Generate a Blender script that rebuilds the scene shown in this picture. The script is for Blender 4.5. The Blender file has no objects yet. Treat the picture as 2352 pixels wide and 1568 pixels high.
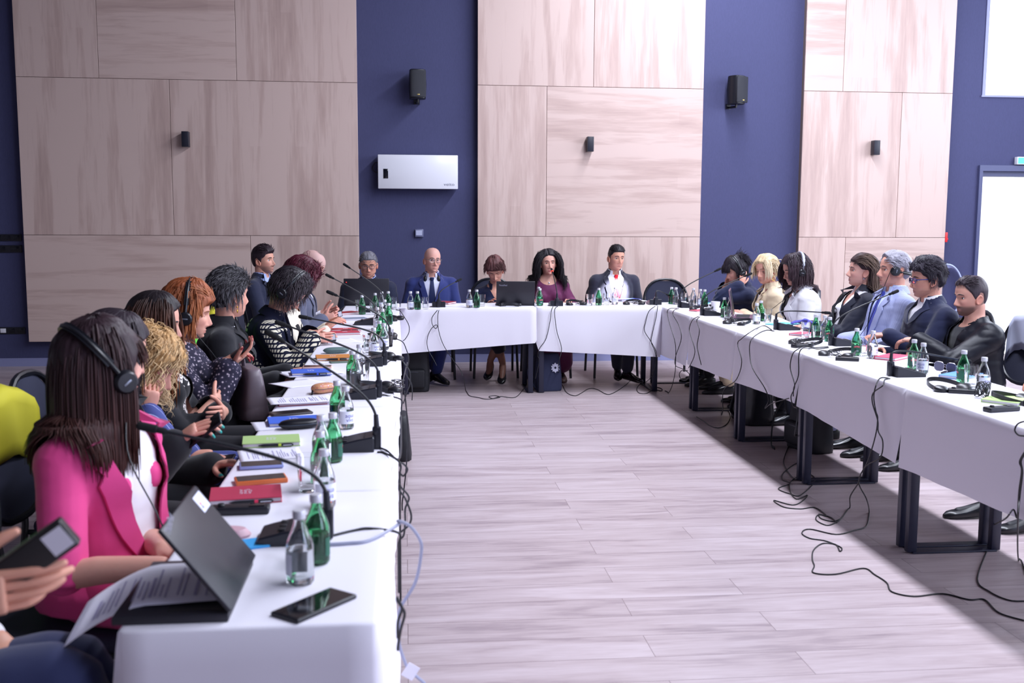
import bpy, bmesh, math, random
import numpy as np
from mathutils import Vector, Matrix, noise
from mathutils.bvhtree import BVHTree
random.seed(7); RNG = np.random.default_rng(7)
SC = bpy.context.scene; COL = SC.collection
PI = math.pi; R = math.radians

# ------------------------------------------------------------------ camera
F_PX, PITCH, YAW, ROLL, CAM_H = 2368.07, 0.1161, 0.1033, -0.0045, 1.5268
W_PX, H_PX = 2352, 1568
cd = bpy.data.cameras.new('camera'); cam = bpy.data.objects.new('camera', cd); COL.objects.link(cam)
cd.sensor_width = 36.0; cd.lens = 36.0*F_PX/W_PX; cd.clip_start = 0.05
cam.location = (0, 0, CAM_H)
_f = Vector((math.sin(YAW)*math.cos(PITCH), math.cos(YAW)*math.cos(PITCH), -math.sin(PITCH)))
_r = Vector((math.cos(YAW), -math.sin(YAW), 0)); _u = _r.cross(_f)
_r2 = _r*math.cos(ROLL) - _u*math.sin(ROLL); _u2 = _u*math.cos(ROLL) + _r*math.sin(ROLL)
cam.matrix_world = Matrix(((_r2.x,_u2.x,-_f.x,0),(_r2.y,_u2.y,-_f.y,0),(_r2.z,_u2.z,-_f.z,CAM_H),(0,0,0,1)))
cd.dof.use_dof = True; cd.dof.focus_distance = 7.6; cd.dof.aperture_fstop = 4.5
SC.camera = cam

# ------------------------------------------------------------------ light and exposure
SC.view_settings.view_transform = 'Standard'; SC.view_settings.look = 'None'
SC.view_settings.gamma = 1.0; SC.view_settings.exposure = 0.25; SC.view_settings.use_curve_mapping = False
SC.cycles.use_denoising = True; SC.cycles.max_bounces = 12; SC.cycles.transmission_bounces = 12; SC.cycles.transparent_max_bounces = 24
SC.cycles.sample_clamp_indirect = 8.0
wd = bpy.data.worlds.new('sky'); SC.world = wd; wd.use_nodes = True
wd.node_tree.nodes['Background'].inputs[0].default_value = (0.90, 0.92, 1.0, 1)
wd.node_tree.nodes['Background'].inputs[1].default_value = 1.35
def area(name, loc, target, sx, sy, power, col):
    l = bpy.data.lights.new(name, 'AREA'); l.shape = 'RECTANGLE'; l.size = sx; l.size_y = sy
    l.energy = power; l.color = col
    o = bpy.data.objects.new(name, l); COL.objects.link(o); o.location = loc
    o.rotation_euler = (Vector(target)-Vector(loc)).to_track_quat('-Z', 'Y').to_euler(); return o
# daylight through the tall glazing of the side wall, then an added cool fill
area('side_daylight_and_fill', (7.85, 7.0, 3.5), (0, 7.0, 2.6), 6.4, 3.0, 350, (0.78, 0.85, 1.0))
area('side_daylight_and_fill', (7.85, -1.9, 2.6), (0, 1.0, 1.2), 2.8, 3.8, 230, (0.62, 0.70, 1.0))  # cool fill with an unseen window, added for the near tablecloth
# long row of ceiling lamps above the window side tables
area('ceiling_lamp_row', (3.15, 5.2, 5.5), (3.15, 5.2, 0), .42, 10.4, 720, (0.83, 0.87, 1.0))
sp = bpy.data.lights.new('added_sun_patch_spot', 'SPOT'); sp.energy = 50000; sp.spot_size = R(2.7); sp.spot_blend = 0.4; sp.shadow_soft_size = 0.03  # unseen spot, added to throw the sun patch on the red tie man's chest
spo = bpy.data.objects.new('added_sun_patch_spot', sp); COL.objects.link(spo); spo.location = (4.4, 5.2, 5.3)
spo.rotation_euler = (Vector((2.05, 9.80, 0.86))-spo.location).to_track_quat('-Z', 'Y').to_euler()

# ------------------------------------------------------------------ picture point -> place
def _ray(px, py):
    x = (px-W_PX/2)/F_PX; y = -(py-H_PX/2)/F_PX
    d = _f + _r2*x + _u2*y; return d
def at(px, py, z):           # point on the level plane at height z
    d = _ray(px, py); t = (z-CAM_H)/d.z; return Vector((0,0,CAM_H)) + d*t
def atY(px, py, Y):
    d = _ray(px, py); return Vector((0,0,CAM_H)) + d*(Y/d.y)
def atX(px, py, X):
    d = _ray(px, py); return Vector((0,0,CAM_H)) + d*(X/d.x)

# ------------------------------------------------------------------ materials
def srgb(h):
    if isinstance(h, str):
        c = [int(h[i:i+2], 16)/255 for i in (0, 2, 4)]
    else: c = [v/255 for v in h]
    return tuple(v/12.92 if v <= .04045 else ((v+.055)/1.055)**2.4 for v in c)
MATS = {}
def mat(name, col, rough=.6, metal=0, spec=.5, emit=0, sheen=0, attr=None, bump=None, var=None):
    if name in MATS: return MATS[name]
    m = bpy.data.materials.new(name); m.use_nodes = True; nt = m.node_tree; b = nt.nodes['Principled BSDF']
    c = srgb(col) if isinstance(col, str) else col
    b.inputs['Base Color'].default_value = (*c, 1); b.inputs['Roughness'].default_value = rough
    b.inputs['Metallic'].default_value = metal; b.inputs['Specular IOR Level'].default_value = spec
    if sheen: b.inputs['Sheen Weight'].default_value = sheen
    if emit: b.inputs['Emission Color'].default_value = (*c, 1); b.inputs['Emission Strength'].default_value = emit
    if attr:
        a = nt.nodes.new('ShaderNodeAttribute'); a.attribute_name = attr
        nt.links.new(a.outputs['Color'], b.inputs['Base Color'])
    if var:      # (scale, amount): soft mottling of the colour
        tc = nt.nodes.new('ShaderNodeTexCoord'); n = nt.nodes.new('ShaderNodeTexNoise'); n.inputs['Scale'].default_value = var[0]
        n.inputs['Detail'].default_value = 6
        r = nt.nodes.new('ShaderNodeMapRange'); r.inputs[3].default_value = 1-var[1]; r.inputs[4].default_value = 1+var[1]
        h = nt.nodes.new('ShaderNodeHueSaturation'); h.inputs['Color'].default_value = (*c, 1)
        nt.links.new(tc.outputs['Object'], n.inputs['Vector']); nt.links.new(n.outputs['Fac'], r.inputs[0])
        nt.links.new(r.outputs[0], h.inputs['Value']); nt.links.new(h.outputs[0], b.inputs['Base Color'])
    if bump:     # (scale, strength)
        tc = nt.nodes.new('ShaderNodeTexCoord'); n = nt.nodes.new('ShaderNodeTexNoise'); n.inputs['Scale'].default_value = bump[0]
        n.inputs['Detail'].default_value = 5
        u = nt.nodes.new('ShaderNodeBump'); u.inputs['Strength'].default_value = bump[1]; u.inputs['Distance'].default_value = .01
        nt.links.new(tc.outputs['Object'], n.inputs['Vector']); nt.links.new(n.outputs['Fac'], u.inputs['Height'])
        nt.links.new(u.outputs[0], b.inputs['Normal'])
    MATS[name] = m; return m
def nodes_of(m): return m.node_tree, m.node_tree.nodes, m.node_tree.links, m.node_tree.nodes['Principled BSDF']

def glass_mat(name, tint, gloss=(1, 1, 1)):
    m = bpy.data.materials.new(name); m.use_nodes = True; nt = m.node_tree; N = nt.nodes; L = nt.links
    N.remove(N['Principled BSDF']); out = N['Material Output']
    t = N.new('ShaderNodeBsdfTransparent'); t.inputs[0].default_value = (*tint, 1)
    g = N.new('ShaderNodeBsdfGlossy'); g.inputs['Color'].default_value = (*gloss, 1); g.inputs['Roughness'].default_value = .03
    f = N.new('ShaderNodeFresnel'); f.inputs[0].default_value = 1.5
    mx = N.new('ShaderNodeMixShader'); L.new(f.outputs[0], mx.inputs[0]); L.new(t.outputs[0], mx.inputs[1]); L.new(g.outputs[0], mx.inputs[2])
    L.new(mx.outputs[0], out.inputs[0]); return m

def clear_mat(name, tint, ior):
    m = bpy.data.materials.new(name); m.use_nodes = True; b = m.node_tree.nodes['Principled BSDF']
    b.inputs['Base Color'].default_value = (*tint, 1); b.inputs['Roughness'].default_value = .0; b.inputs['Transmission Weight'].default_value = 1; b.inputs['IOR'].default_value = ior; return m
def wood_mat(name, vertical, pale, mid, dark):
    m = mat(name, pale, .55); nt, N, L, b = nodes_of(m)
    tc = N.new('ShaderNodeTexCoord'); oi = N.new('ShaderNodeObjectInfo')
    mul = N.new('ShaderNodeVectorMath'); mul.operation = 'SCALE'; L.new(oi.outputs['Random'], mul.inputs[3]); mul.inputs[0].default_value = (37, 11, 23)
    add = N.new('ShaderNodeVectorMath'); L.new(tc.outputs['Object'], add.inputs[0]); L.new(mul.outputs[0], add.inputs[1])
    mp = N.new('ShaderNodeMapping'); L.new(add.outputs[0], mp.inputs[0])
    mp.inputs['Scale'].default_value = (1, 1, .09) if vertical else (.09, 1, 1)
    def nz(scale, det, dist):
        n = N.new('ShaderNodeTexNoise'); n.inputs['Scale'].default_value = scale; n.inputs['Detail'].default_value = det
        n.inputs['Distortion'].default_value = dist; L.new(mp.outputs[0], n.inputs['Vector']); return n
    n1 = nz(5.5, 8, 1.0); n2 = nz(38, 6, .6); n3 = nz(2.2, 3, 2.2)
    a1 = N.new('ShaderNodeMath'); a1.operation = 'MULTIPLY_ADD'; L.new(n2.outputs['Fac'], a1.inputs[0]); a1.inputs[1].default_value = .35; L.new(n1.outputs['Fac'], a1.inputs[2])
    a2 = N.new('ShaderNodeMath'); a2.operation = 'MULTIPLY_ADD'; L.new(n3.outputs['Fac'], a2.inputs[0]); a2.inputs[1].default_value = .5; L.new(a1.outputs[0], a2.inputs[2])
    # plank sized change of tone along the board
    br = N.new('ShaderNodeTexBrick'); br.inputs['Color1'].default_value = (0, 0, 0, 1); br.inputs['Color2'].default_value = (1, 1, 1, 1)
    br.inputs['Mortar'].default_value = (.5, .5, .5, 1); br.inputs['Mortar Size'].default_value = 0; br.inputs['Scale'].default_value = 1
    br.inputs['Brick Width'].default_value = 3.3; br.inputs['Row Height'].default_value = .115
    sx = N.new('ShaderNodeSeparateXYZ'); cx = N.new('ShaderNodeCombineXYZ'); L.new(add.outputs[0], sx.inputs[0])
    L.new(sx.outputs['Z' if vertical else 'X'], cx.inputs['X']); L.new(sx.outputs['X' if vertical else 'Z'], cx.inputs['Y']); L.new(cx.outputs[0], br.inputs['Vector'])
    a3 = N.new('ShaderNodeMath'); a3.operation = 'MULTIPLY_ADD'; L.new(br.outputs['Color'], a3.inputs[0]); a3.inputs[1].default_value = .10; L.new(a2.outputs[0], a3.inputs[2])
    r = N.new('ShaderNodeValToRGB'); L.new(a3.outputs[0], r.inputs[0])
    e = r.color_ramp.elements; e[0].position = .55; e[0].color = (*srgb(dark), 1); e[1].position = 1.2; e[1].color = (*srgb(pale), 1)
    q = e.new(.86); q.color = (*srgb(mid), 1)
    L.new(r.outputs[0], b.inputs['Base Color'])
    return m

def floor_mat():
    m = mat('floor_planks', 'b8a5a8', .36, spec=.35); nt, N, L, b = nodes_of(m)
    tc = N.new('ShaderNodeTexCoord')
    br = N.new('ShaderNodeTexBrick'); br.inputs['Scale'].default_value = 1; br.inputs['Brick Width'].default_value = 1.38; br.inputs['Row Height'].default_value = .19
    br.inputs['Mortar Size'].default_value = .0012; br.inputs['Color1'].default_value = (0, 0, 0, 1); br.inputs['Color2'].default_value = (1, 1, 1, 1)
    br.inputs['Mortar'].default_value = (.5, .5, .5, 1); br.offset = .37; br.offset_frequency = 2
    L.new(tc.outputs['Object'], br.inputs['Vector'])
    sc = N.new('ShaderNodeVectorMath'); sc.operation = 'SCALE'; sc.inputs[3].default_value = 9.7; L.new(br.outputs['Color'], sc.inputs[0])
    ad = N.new('ShaderNodeVectorMath'); L.new(tc.outputs['Object'], ad.inputs[0]); L.new(sc.outputs[0], ad.inputs[1])
    mp = N.new('ShaderNodeMapping'); mp.inputs['Scale'].default_value = (.12, 1, 1); L.new(ad.outputs[0], mp.inputs[0])
    def nz(s, d, t):
        n = N.new('ShaderNodeTexNoise'); n.inputs['Scale'].default_value = s; n.inputs['Detail'].default_value = d; n.inputs['Distortion'].default_value = t
        L.new(mp.outputs[0], n.inputs['Vector']); return n
    n1 = nz(7, 9, 1.6); n2 = nz(60, 5, .4)
    a1 = N.new('ShaderNodeMath'); a1.operation = 'MULTIPLY_ADD'; L.new(n2.outputs['Fac'], a1.inputs[0]); a1.inputs[1].default_value = .45; L.new(n1.outputs['Fac'], a1.inputs[2])
    a2 = N.new('ShaderNodeMath'); a2.operation = 'MULTIPLY_ADD'; L.new(br.outputs['Color'], a2.inputs[0]); a2.inputs[1].default_value = .09; L.new(a1.outputs[0], a2.inputs[2])
    r = N.new('ShaderNodeValToRGB'); L.new(a2.outputs[0], r.inputs[0]); e = r.color_ramp.elements
    e[0].position = .48; e[0].color = (*srgb('8d7d83'), 1); e[1].position = 1.05; e[1].color = (*srgb('beb0b4'), 1)
    q = e.new(.70); q.color = (*srgb('ac9c9f'), 1)
    mx = N.new('ShaderNodeMix'); mx.data_type = 'RGBA'; L.new(br.outputs['Fac'], mx.inputs[0]); L.new(r.outputs[0], mx.inputs[6]); mx.inputs[7].default_value = (*srgb('6f5e60'), 1)
    L.new(mx.outputs[2], b.inputs['Base Color'])
    bp = N.new('ShaderNodeBump'); bp.inputs['Strength'].default_value = .12; bp.inputs['Distance'].default_value = .004; L.new(a1.outputs[0], bp.inputs['Height']); L.new(bp.outputs[0], b.inputs['Normal'])
    return m

# ------------------------------------------------------------------ mesh collecting
class G:
    def __init__(s): s.v = []; s.f = []; s.m = []
    def add(s, v, f, mi=0):
        o = len(s.v); s.v.extend([tuple(map(float, p)) for p in v]); s.f.extend([tuple(i+o for i in q) for q in f]); s.m.extend([mi]*len(f)); return s
    def join(s, g, mi=None):
        o = len(s.v); s.v.extend(g.v); s.f.extend([tuple(i+o for i in q) for q in g.f]); s.m.extend(g.m if mi is None else [mi]*len(g.f)); return s
    def move(s, M):
        s.v = [tuple(M @ Vector(p)) for p in s.v]; return s
    def box(s, x0, x1, y0, y1, z0, z1, mi=0, bev=0, seg=2):
        if bev <= 0:
            v = [(x, y, z) for z in (z0, z1) for y in (y0, y1) for x in (x0, x1)]
            return s.add(v, [(0,2,3,1),(4,5,7,6),(0,1,5,4),(2,6,7,3),(0,4,6,2),(1,3,7,5)], mi)
        bm = bmesh.new(); bmesh.ops.create_cube(bm, size=1)
        for w in bm.verts: w.co = ((x0+x1)/2+w.co.x*(x1-x0), (y0+y1)/2+w.co.y*(y1-y0), (z0+z1)/2+w.co.z*(z1-z0))
        bmesh.ops.bevel(bm, geom=bm.edges[:], offset=bev, segments=seg, affect='EDGES', profile=.5)
        bm.verts.index_update(); s.add([w.co[:] for w in bm.verts], [[w.index for w in f.verts] for f in bm.faces], mi); bm.free(); return s
    def lathe(s, prof, n=20, c=(0, 0, 0), mi=0, axis='z'):
        rings = []
        for r, z in prof:
            ring = []
            for k in range(n):
                a = 2*PI*k/n; p = (r*math.cos(a), r*math.sin(a), z)
                if axis == 'y': p = (p[0], p[2], p[1])
                if axis == 'x': p = (p[2], p[0], p[1])
                ring.append((p[0]+c[0], p[1]+c[1], p[2]+c[2]))
            rings.append(ring)
        return s.loft(rings, mi)
    def loft(s, rings, mi=0, cap=True):
        n = len(rings[0]); v = [p for r in rings for p in r]; f = []
        for i in range(len(rings)-1):
            for k in range(n):
                a = i*n+k; b = i*n+(k+1) % n; f.append((a, b, b+n, a+n))
        if cap:
            f.append(tuple(range(n-1, -1, -1))); f.append(tuple((len(rings)-1)*n+k for k in range(n)))
        return s.add(v, f, mi)
    def tube(s, pts, rad, n=10, mi=0, round_ends=True, flat=1.0, up=None):
        pts = [Vector(p) for p in pts]; m = len(pts)
        if not hasattr(rad, '__len__'): rad = [rad]*m
        T = []
        for i in range(m):
            t = pts[min(i+1, m-1)]-pts[max(i-1, 0)]; T.append(t.normalized() if t.length > 1e-9 else Vector((0, 0, 1)))
        u = Vector(up) if up is not None else (Vector((0, 0, 1)) if abs(T[0].z) < .9 else Vector((1, 0, 0)))
        rings = []
        P = list(zip(pts, rad, T))
        if round_ends:
            P = [(pts[0]-T[0]*rad[0]*k, rad[0]*math.sqrt(max(0, 1-k*k)), T[0]) for k in (.98, .75, .4)] + P + [(pts[-1]+T[-1]*rad[-1]*k, rad[-1]*math.sqrt(max(0, 1-k*k)), T[-1]) for k in (.4, .75, .98)]
        for p, r, t in P:
            u = (u-t*u.dot(t))
            u = u.normalized() if u.length > 1e-6 else t.orthogonal().normalized()
            w = t.cross(u)
            rings.append([p+u*(r*flat*math.cos(2*PI*k/n))+w*(r*math.sin(2*PI*k/n)) for k in range(n)])
        return s.loft(rings, mi)
    def ball(s, c, r, n=14, mi=0, M=None):
        rx, ry, rz = r if hasattr(r, '__len__') else (r, r, r); rings = []
        for i in range(n//2+1):
            a = -PI/2+PI*i/(n//2); a = max(-PI/2+.02, min(PI/2-.02, a))
            ring = [Vector((rx*math.cos(a)*math.cos(2*PI*k/n), ry*math.cos(a)*math.sin(2*PI*k/n), rz*math.sin(a))) for k in range(n)]
            if M is not None: ring = [M @ p for p in ring]
            rings.append([p+Vector(c) for p in ring])
        return s.loft(rings, mi)
def crom(pts, k=6):
    P = [Vector(p) for p in pts]
    if len(P) < 3: return P
    out = []
    for i in range(len(P)-1):
        a, b, c, d = P[max(i-1, 0)], P[i], P[i+1], P[min(i+2, len(P)-1)]
        for j in range(k):
            t = j/k; out.append(.5*((2*b)+(c-a)*t+(2*a-5*b+4*c-d)*t*t+(3*b-a-3*c+d)*t**3))
    return out+[P[-1]]
def tagp(o, label=None, cat=None, group=None, kind=None):
    if label: o['label'] = label
    if cat: o['category'] = cat
    if group: o['group'] = group
    if kind: o['kind'] = kind
    return o
def mesh_of(name, g, mats, smooth=True, tint=None):
    me = bpy.data.meshes.new(name); me.from_pydata(g.v, [], g.f)
    for m in (mats if isinstance(mats, (list, tuple)) else [mats]): me.materials.append(m)
    if any(g.m): me.polygons.foreach_set('material_index', g.m)
    if smooth: me.polygons.foreach_set('use_smooth', [True]*len(me.polygons))
    if tint is not None:
        a = me.color_attributes.new('tint', 'FLOAT_COLOR', 'POINT'); c = np.ones((len(g.v), 4), np.float32); c[:, :3] = tint
        a.data.foreach_set('color', c.ravel())
    me.update(); return me
def obj(name, g, mats, parent=None, smooth=True, tint=None, loc=None, rotz=None, sharp=35):
    me = mesh_of(name, g, mats, smooth, tint)
    if smooth and sharp:
        me.set_sharp_from_angle(angle=R(sharp))
    o = bpy.data.objects.new(name, me); COL.objects.link(o)
    if parent: o.parent = parent
    if loc is not None: o.location = loc
    if rotz is not None: o.rotation_euler = (0, 0, rotz)
    return o
def thing(name, label, cat, loc=(0, 0, 0), rotz=0, group=None):
    o = bpy.data.objects.new(name, None); COL.objects.link(o); o.empty_display_size = .1
    o.location = loc; o.rotation_euler = (0, 0, rotz); return tagp(o, label, cat, group)
def dup(root, loc=None, rotz=None, label=None, skip=()):
    r = root.copy(); COL.objects.link(r)
    if loc is not None: r.location = loc
    if rotz is not None: r.rotation_euler = (0, 0, rotz)
    if label: r['label'] = label
    for ch in list(root.children):
        if ch.name.split('.')[0] in skip: continue
        c = ch.copy(); COL.objects.link(c); c.parent = r
        for gch in list(ch.children):
            d = gch.copy(); COL.objects.link(d); d.parent = c
    return r
def text(name, s, size, m, parent, loc, rot, extrude=.0004, align='LEFT'):
    c = bpy.data.curves.new(name, 'FONT'); c.body = s; c.size = size; c.extrude = extrude; c.align_x = align
    t = bpy.data.objects.new('t', c); me = bpy.data.meshes.new_from_object(t); bpy.data.objects.remove(t); bpy.data.curves.remove(c); me.name = name; me.materials.clear(); me.materials.append(m)
    o = bpy.data.objects.new(name, me); COL.objects.link(o); o.parent = parent; o.location = loc; o.rotation_euler = rot; return o
# ------------------------------------------------------------------ the room
def struct(name, g, m, parent=None, smooth=False, **k):
    o = obj(name, g, m, parent, smooth=smooth, **k)
    if parent is None: o['kind'] = 'structure'
    return o
WY = 11.14; PY = 11.04; CEIL = 5.6
M_wall = mat('wall_fabric', '4d4f78', .85, bump=(420, .25))
nt, N, L, b = nodes_of(M_wall)
tc = N.new('ShaderNodeTexCoord'); w1 = N.new('ShaderNodeTexNoise'); w1.inputs['Scale'].default_value = 260
mpw = N.new('ShaderNodeMapping'); mpw.inputs['Scale'].default_value = (1, 1, .12); L.new(tc.outputs['Object'], mpw.inputs[0]); L.new(mpw.outputs[0], w1.inputs['Vector'])
hs = N.new('ShaderNodeHueSaturation'); hs.inputs['Color'].default_value = (*srgb('43456a'), 1)
mr = N.new('ShaderNodeMapRange'); mr.inputs[3].default_value = .8; mr.inputs[4].default_value = 1.2; L.new(w1.outputs['Fac'], mr.inputs[0]); L.new(mr.outputs[0], hs.inputs['Value']); L.new(hs.outputs[0], b.inputs['Base Color'])
M_ceil = mat('ceiling_paint', '4a4a56', .9); M_pale = mat('wall_paint', '8c8890', .85)
M_base = mat('baseboard_paint', '8d90b8', .5); M_black = mat('black_metal', '1c1d2b', .45); M_dframe = mat('door_frame_metal', '4a4e74', .5)
M_glass = glass_mat('window_glass', (.97, .98, 1))
g = G(); g.box(-7, 8.2, -4, 11.4, -.1, 0); struct('floor', g, floor_mat())
g = G(); g.box(-7, 8.2, -4, 11.4, CEIL, CEIL+.1); struct('ceiling', g, M_ceil)
g = G(); g.box(-7, 6.44, WY, WY+.25, 0, CEIL); g.box(6.44, 8.2, WY, WY+.25, 2.17, 2.94); g.box(6.44, 8.2, WY, WY+.25, 4.6, CEIL); g.box(8.0, 8.2, WY, WY+.25, 0, CEIL)
struct('wall_back', g, M_wall)
g = G(); g.box(-7.2, -7, -4, 11.4, 0, CEIL); struct('wall_left', g, M_pale)
g = G(); g.box(-7, 8.2, -4.2, -4, 0, CEIL); struct('wall_front', g, M_pale)
g = G()
for y0, y1 in ((-4, -3.4), (-.3, .1), (2.6, 2.75), (5.1, 5.25), (7.6, 7.75), (10.2, 11.4)): g.box(8.0, 8.2, y0, y1, 0, CEIL)
for y0, y1 in ((-3.4, -.3), (.1, 2.6), (2.75, 5.1), (5.25, 7.6), (7.75, 10.2)): g.box(8.0, 8.2, y0, y1, 0, .5); g.box(8.0, 8.2, y0, y1, 5.3, CEIL)
struct('wall_right', g, M_pale)
g = G()
for y0, y1 in ((-3.4, -.3), (.1, 2.6), (2.75, 5.1), (5.25, 7.6), (7.75, 10.2)): g.box(8.09, 8.1, y0, y1, .5, 5.3)
struct('window_3', g, M_glass)
# upper window and glazed door in the back wall
g = G(); g.box(6.44, 8.0, WY+.12, WY+.13, 2.94, 4.6); win = struct('window_1', g, M_glass)
g = G(); g.box(6.40, 8.0, WY-.02, WY+.05, 2.925, 2.945); g.box(6.41, 6.445, WY-.01, WY+.2, 2.94, 4.6); obj('window_frame', g, M_base, win, smooth=False)
g = G(); g.box(6.50, 8.0, WY+.12, WY+.13, 0.05, 2.05); dr = struct('door_1', g, M_glass)
g = G(); g.box(6.42, 8.0, WY-.03, WY+.2, 2.11, 2.175); g.box(6.46, 8.0, WY+.02, WY+.18, 2.055, 2.11); obj('door_header', g, M_dframe, dr, smooth=False)
g = G(); g.box(6.42, 6.46, WY-.03, WY+.2, 0, 2.11); obj('door_jamb', g, M_dframe, dr, smooth=False)
g = G()
for x0, x1 in ((-7, 6.42),):
    g.box(x0, x1, WY-.016, WY, 0, .065); g.box(x0, x1, WY-.009, WY, .065, .085)
struct('baseboard_back', g, M_base)
# timber cladding on the back wall
WV = wood_mat('cladding_grain_up', True, 'ceb6ad', 'c0a69d', 'a68d86'); WH = wood_mat('cladding_grain_across', False, 'ceb6ad', 'c0a69d', 'a68d86')
M_core = mat('cladding_core', '6a5a58', .8)
ZB, Z1, Z2, ZT = .264, 1.365, 2.945, CEIL-.05
def cladding(name, x0, x1, boards):
    g = G(); g.box(x0+.01, x1-.01, PY+.012, WY, ZB+.01, ZT-.01); t = struct(name, g, M_core)
    for (a, c, z0, z1, up) in boards:
        q = G(); e = .0022; q.box(0+e, c-a-e, 0, .02, e, z1-z0-e, bev=.0015, seg=1); o = obj('board', q, WV if up else WH, t, smooth=False); o.location = (a, PY, z0)
    return t
cladding('trim_1', -3.877, -.4804, [(-3.877, -3.07, Z2, ZT, 1), (-3.07, -1.705, Z2, ZT, 0), (-1.705, -.4804, Z2, ZT, 1), (-3.877, -2.38, Z1, Z2, 1), (-2.38, -.4804, Z1, Z2, 1), (-3.877, -1.606, ZB, Z1, 0), (-1.606, -.4804, ZB, Z1, 1)])
cladding('trim_2', .7693, 3.2025, [(.7693, 2.003, Z2, ZT, 1), (2.003, 3.2025, Z2, ZT, 1), (.7693, 1.505, Z1, Z2, 1), (1.505, 3.2025, Z1, Z2, 0), (.7693, 3.2025, ZB, Z1, 1)])
cladding('trim_3', 4.3189, 6.0151, [(4.3189, 4.755, Z2, ZT, 0), (4.755, 6.0151, Z2, ZT, 1), (4.3189, 5.435, Z1, Z2, 1), (5.435, 6.0151, Z1, Z2, 1), (4.3189, 4.856, ZB, Z1, 1), (4.856, 6.0151, ZB, Z1, 0)])

# ------------------------------------------------------------------ things on the back wall
M_bp = mat('black_plastic', '15161f', .4); M_gr = mat('speaker_grille', '23252f', .55, bump=(700, .5)); M_white = mat('white_enamel', 'e6e6ee', .25)
M_txt = mat('grey_print', '66667e', .6); M_lcd = mat('dark_display', '0d0f18', .12); M_gold = mat('gold_badge', 'c9b26a', .35, metal=.6)
def loudspeaker(px, label, yaw):
    c = atY(px, 0, WY-.14); zc = 2.935
    t = thing('loudspeaker', label, 'loudspeaker', (c.x, WY-.13, zc), yaw, 'black loudspeakers on the blue wall')
    g = G(); rings = []
    for z, w, d in ((-.15, .078, .075), (-.145, .084, .085), (0, .092, .1), (.145, .084, .085), (.15, .078, .075)):
        rings.append([(w*math.copysign(abs(math.cos(a))**.45, math.cos(a)), d*(.9*math.copysign(abs(math.sin(a))**.6, math.sin(a)) if math.sin(a) > 0 else 1.0*math.sin(a)**1.0*.85), z) for a in [2*PI*k/28 for k in range(28)]])
    g.loft(rings); obj('cabinet', g, M_bp, t)
    g = G(); rings = []
    for z in (-.135, -.128, 0, .128, .135):
        q = .078 if abs(z) > .13 else .083
        rings.append([(q*math.sin(a), -(.085+.018*math.cos(a*1.2)), z) for a in [R(-75+150*k/14) for k in range(15)]] + [(q*math.sin(a), -.07, z) for a in [R(75-150*k/14) for k in range(15)]])
    g.loft(rings); obj('grille', g, M_gr, t)
    g = G(); g.box(-.013, .013, -.106, -.1, -.118, -.108, bev=.002); obj('badge', g, M_gold, t)
    g = G(); g.tube([(0, 0, -.15), (0, .0, -.175), (0, .1, -.175)], .013, 10); g.box(-.03, .03, .11, .128, -.19, -.14); obj('bracket', g, M_bp, t)
loudspeaker(958, 'black loudspeaker above the white heater, facing straight into the room', R(4))
loudspeaker(1699, 'black loudspeaker beyond the middle timber cladding, turned aside to catch the daylight', R(28))
def sconce(px, label):
    c = atY(px, 325, PY-.05)
    t = thing('wall_sconce', label, 'wall lamp', (c.x, PY, 2.342), 0, 'black up and down wall lamps')
    g = G(); g.box(-.034, .034, -.1, -.012, -.078, .078, bev=.003); obj('lamp_housing', g, M_black, t)
    g = G(); g.box(-.028, .028, -.012, 0, -.05, .05); obj('back_plate', g, M_black, t)
    g = G(); g.box(-.025, .025, -.09, -.02, -.0795, -.077); obj('lens', g, mat('lamp_lens', '9a9790', .3), t)
sconce(427, 'black box wall lamp on the widest timber cladding'); sconce(1355, 'black box wall lamp above the man in the red tie'); sconce(2011, 'black box wall lamp on the narrow timber cladding near the windows')
t = thing('wall_heater', 'white wall mounted panel heater with small dark display', 'heater', (.141, WY, 1.86), 0)
g = G(); g.box(-.418, .418, -.145, -.03, 0, .352, bev=.006); obj('casing', g, M_white, t)
g = G(); g.box(-.35, .35, -.03, 0, .05, .3); obj('mounting_plate', g, M_black, t)
g = G(); g.box(-.362, -.312, -.1475, -.144, .105, .205, bev=.001); obj('display', g, M_lcd, t)
text('lettering', 'veito', .042, M_txt, t, (.268, -.1455, .035), (PI/2, 0, 0)).scale = (1.35, 1, 1)
g = G(); g.tube(crom([(-.418, -.06, .27), (-.45, -.05, .27), (-.475, -.03, .22), (-.45, -.02, .175), (-.41, -.04, .18)]), .005, 8); obj('power_cord', g, M_bp, t)
t = thing('thermostat', 'small grey wall thermostat with pale screen under the heater', 'thermostat', (.151, WY, 1.355), 0)
g = G(); g.box(-.044, .044, -.03, 0, 0, .082, bev=.004); obj('casing', g, mat('thermostat_grey', '6e7190', .4), t)
g = G(); g.box(-.034, .03, -.0315, -.029, .018, .07); obj('screen', g, mat('thermostat_screen', 'b9bdd8', .3), t)
def plate(x, z, w, h, n, label, white=None):
    t = thing('socket_plate', label, 'wall socket', (x, WY, z), 0, 'black plates on the blue wall')
    g = G(); g.box(-w/2, w/2, -.012, 0, -h/2, h/2, bev=.003); obj('plate', g, M_bp, t)
    for k in range(n):
        xx = -w/2+w*(k+.5)/n; q = G(); q.box(xx-w/n*.32, xx+w/n*.32, -.0145, -.011, -h*.32, h*.32, bev=.001)
        obj('insert', q, M_white if white is not None and k == white else M_lcd, t)
plate(-4.07, 1.335, .28, .07, 3, 'black switch plate higher on the dark blue wall, of two stacked')
plate(-4.07, 1.22, .28, .075, 2, 'black switch plate just below its twin on the dark blue wall')
plate(-4.07, .375, .26, .07, 3, 'low black socket plate with one white insert above the baseboard', 0)
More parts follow.
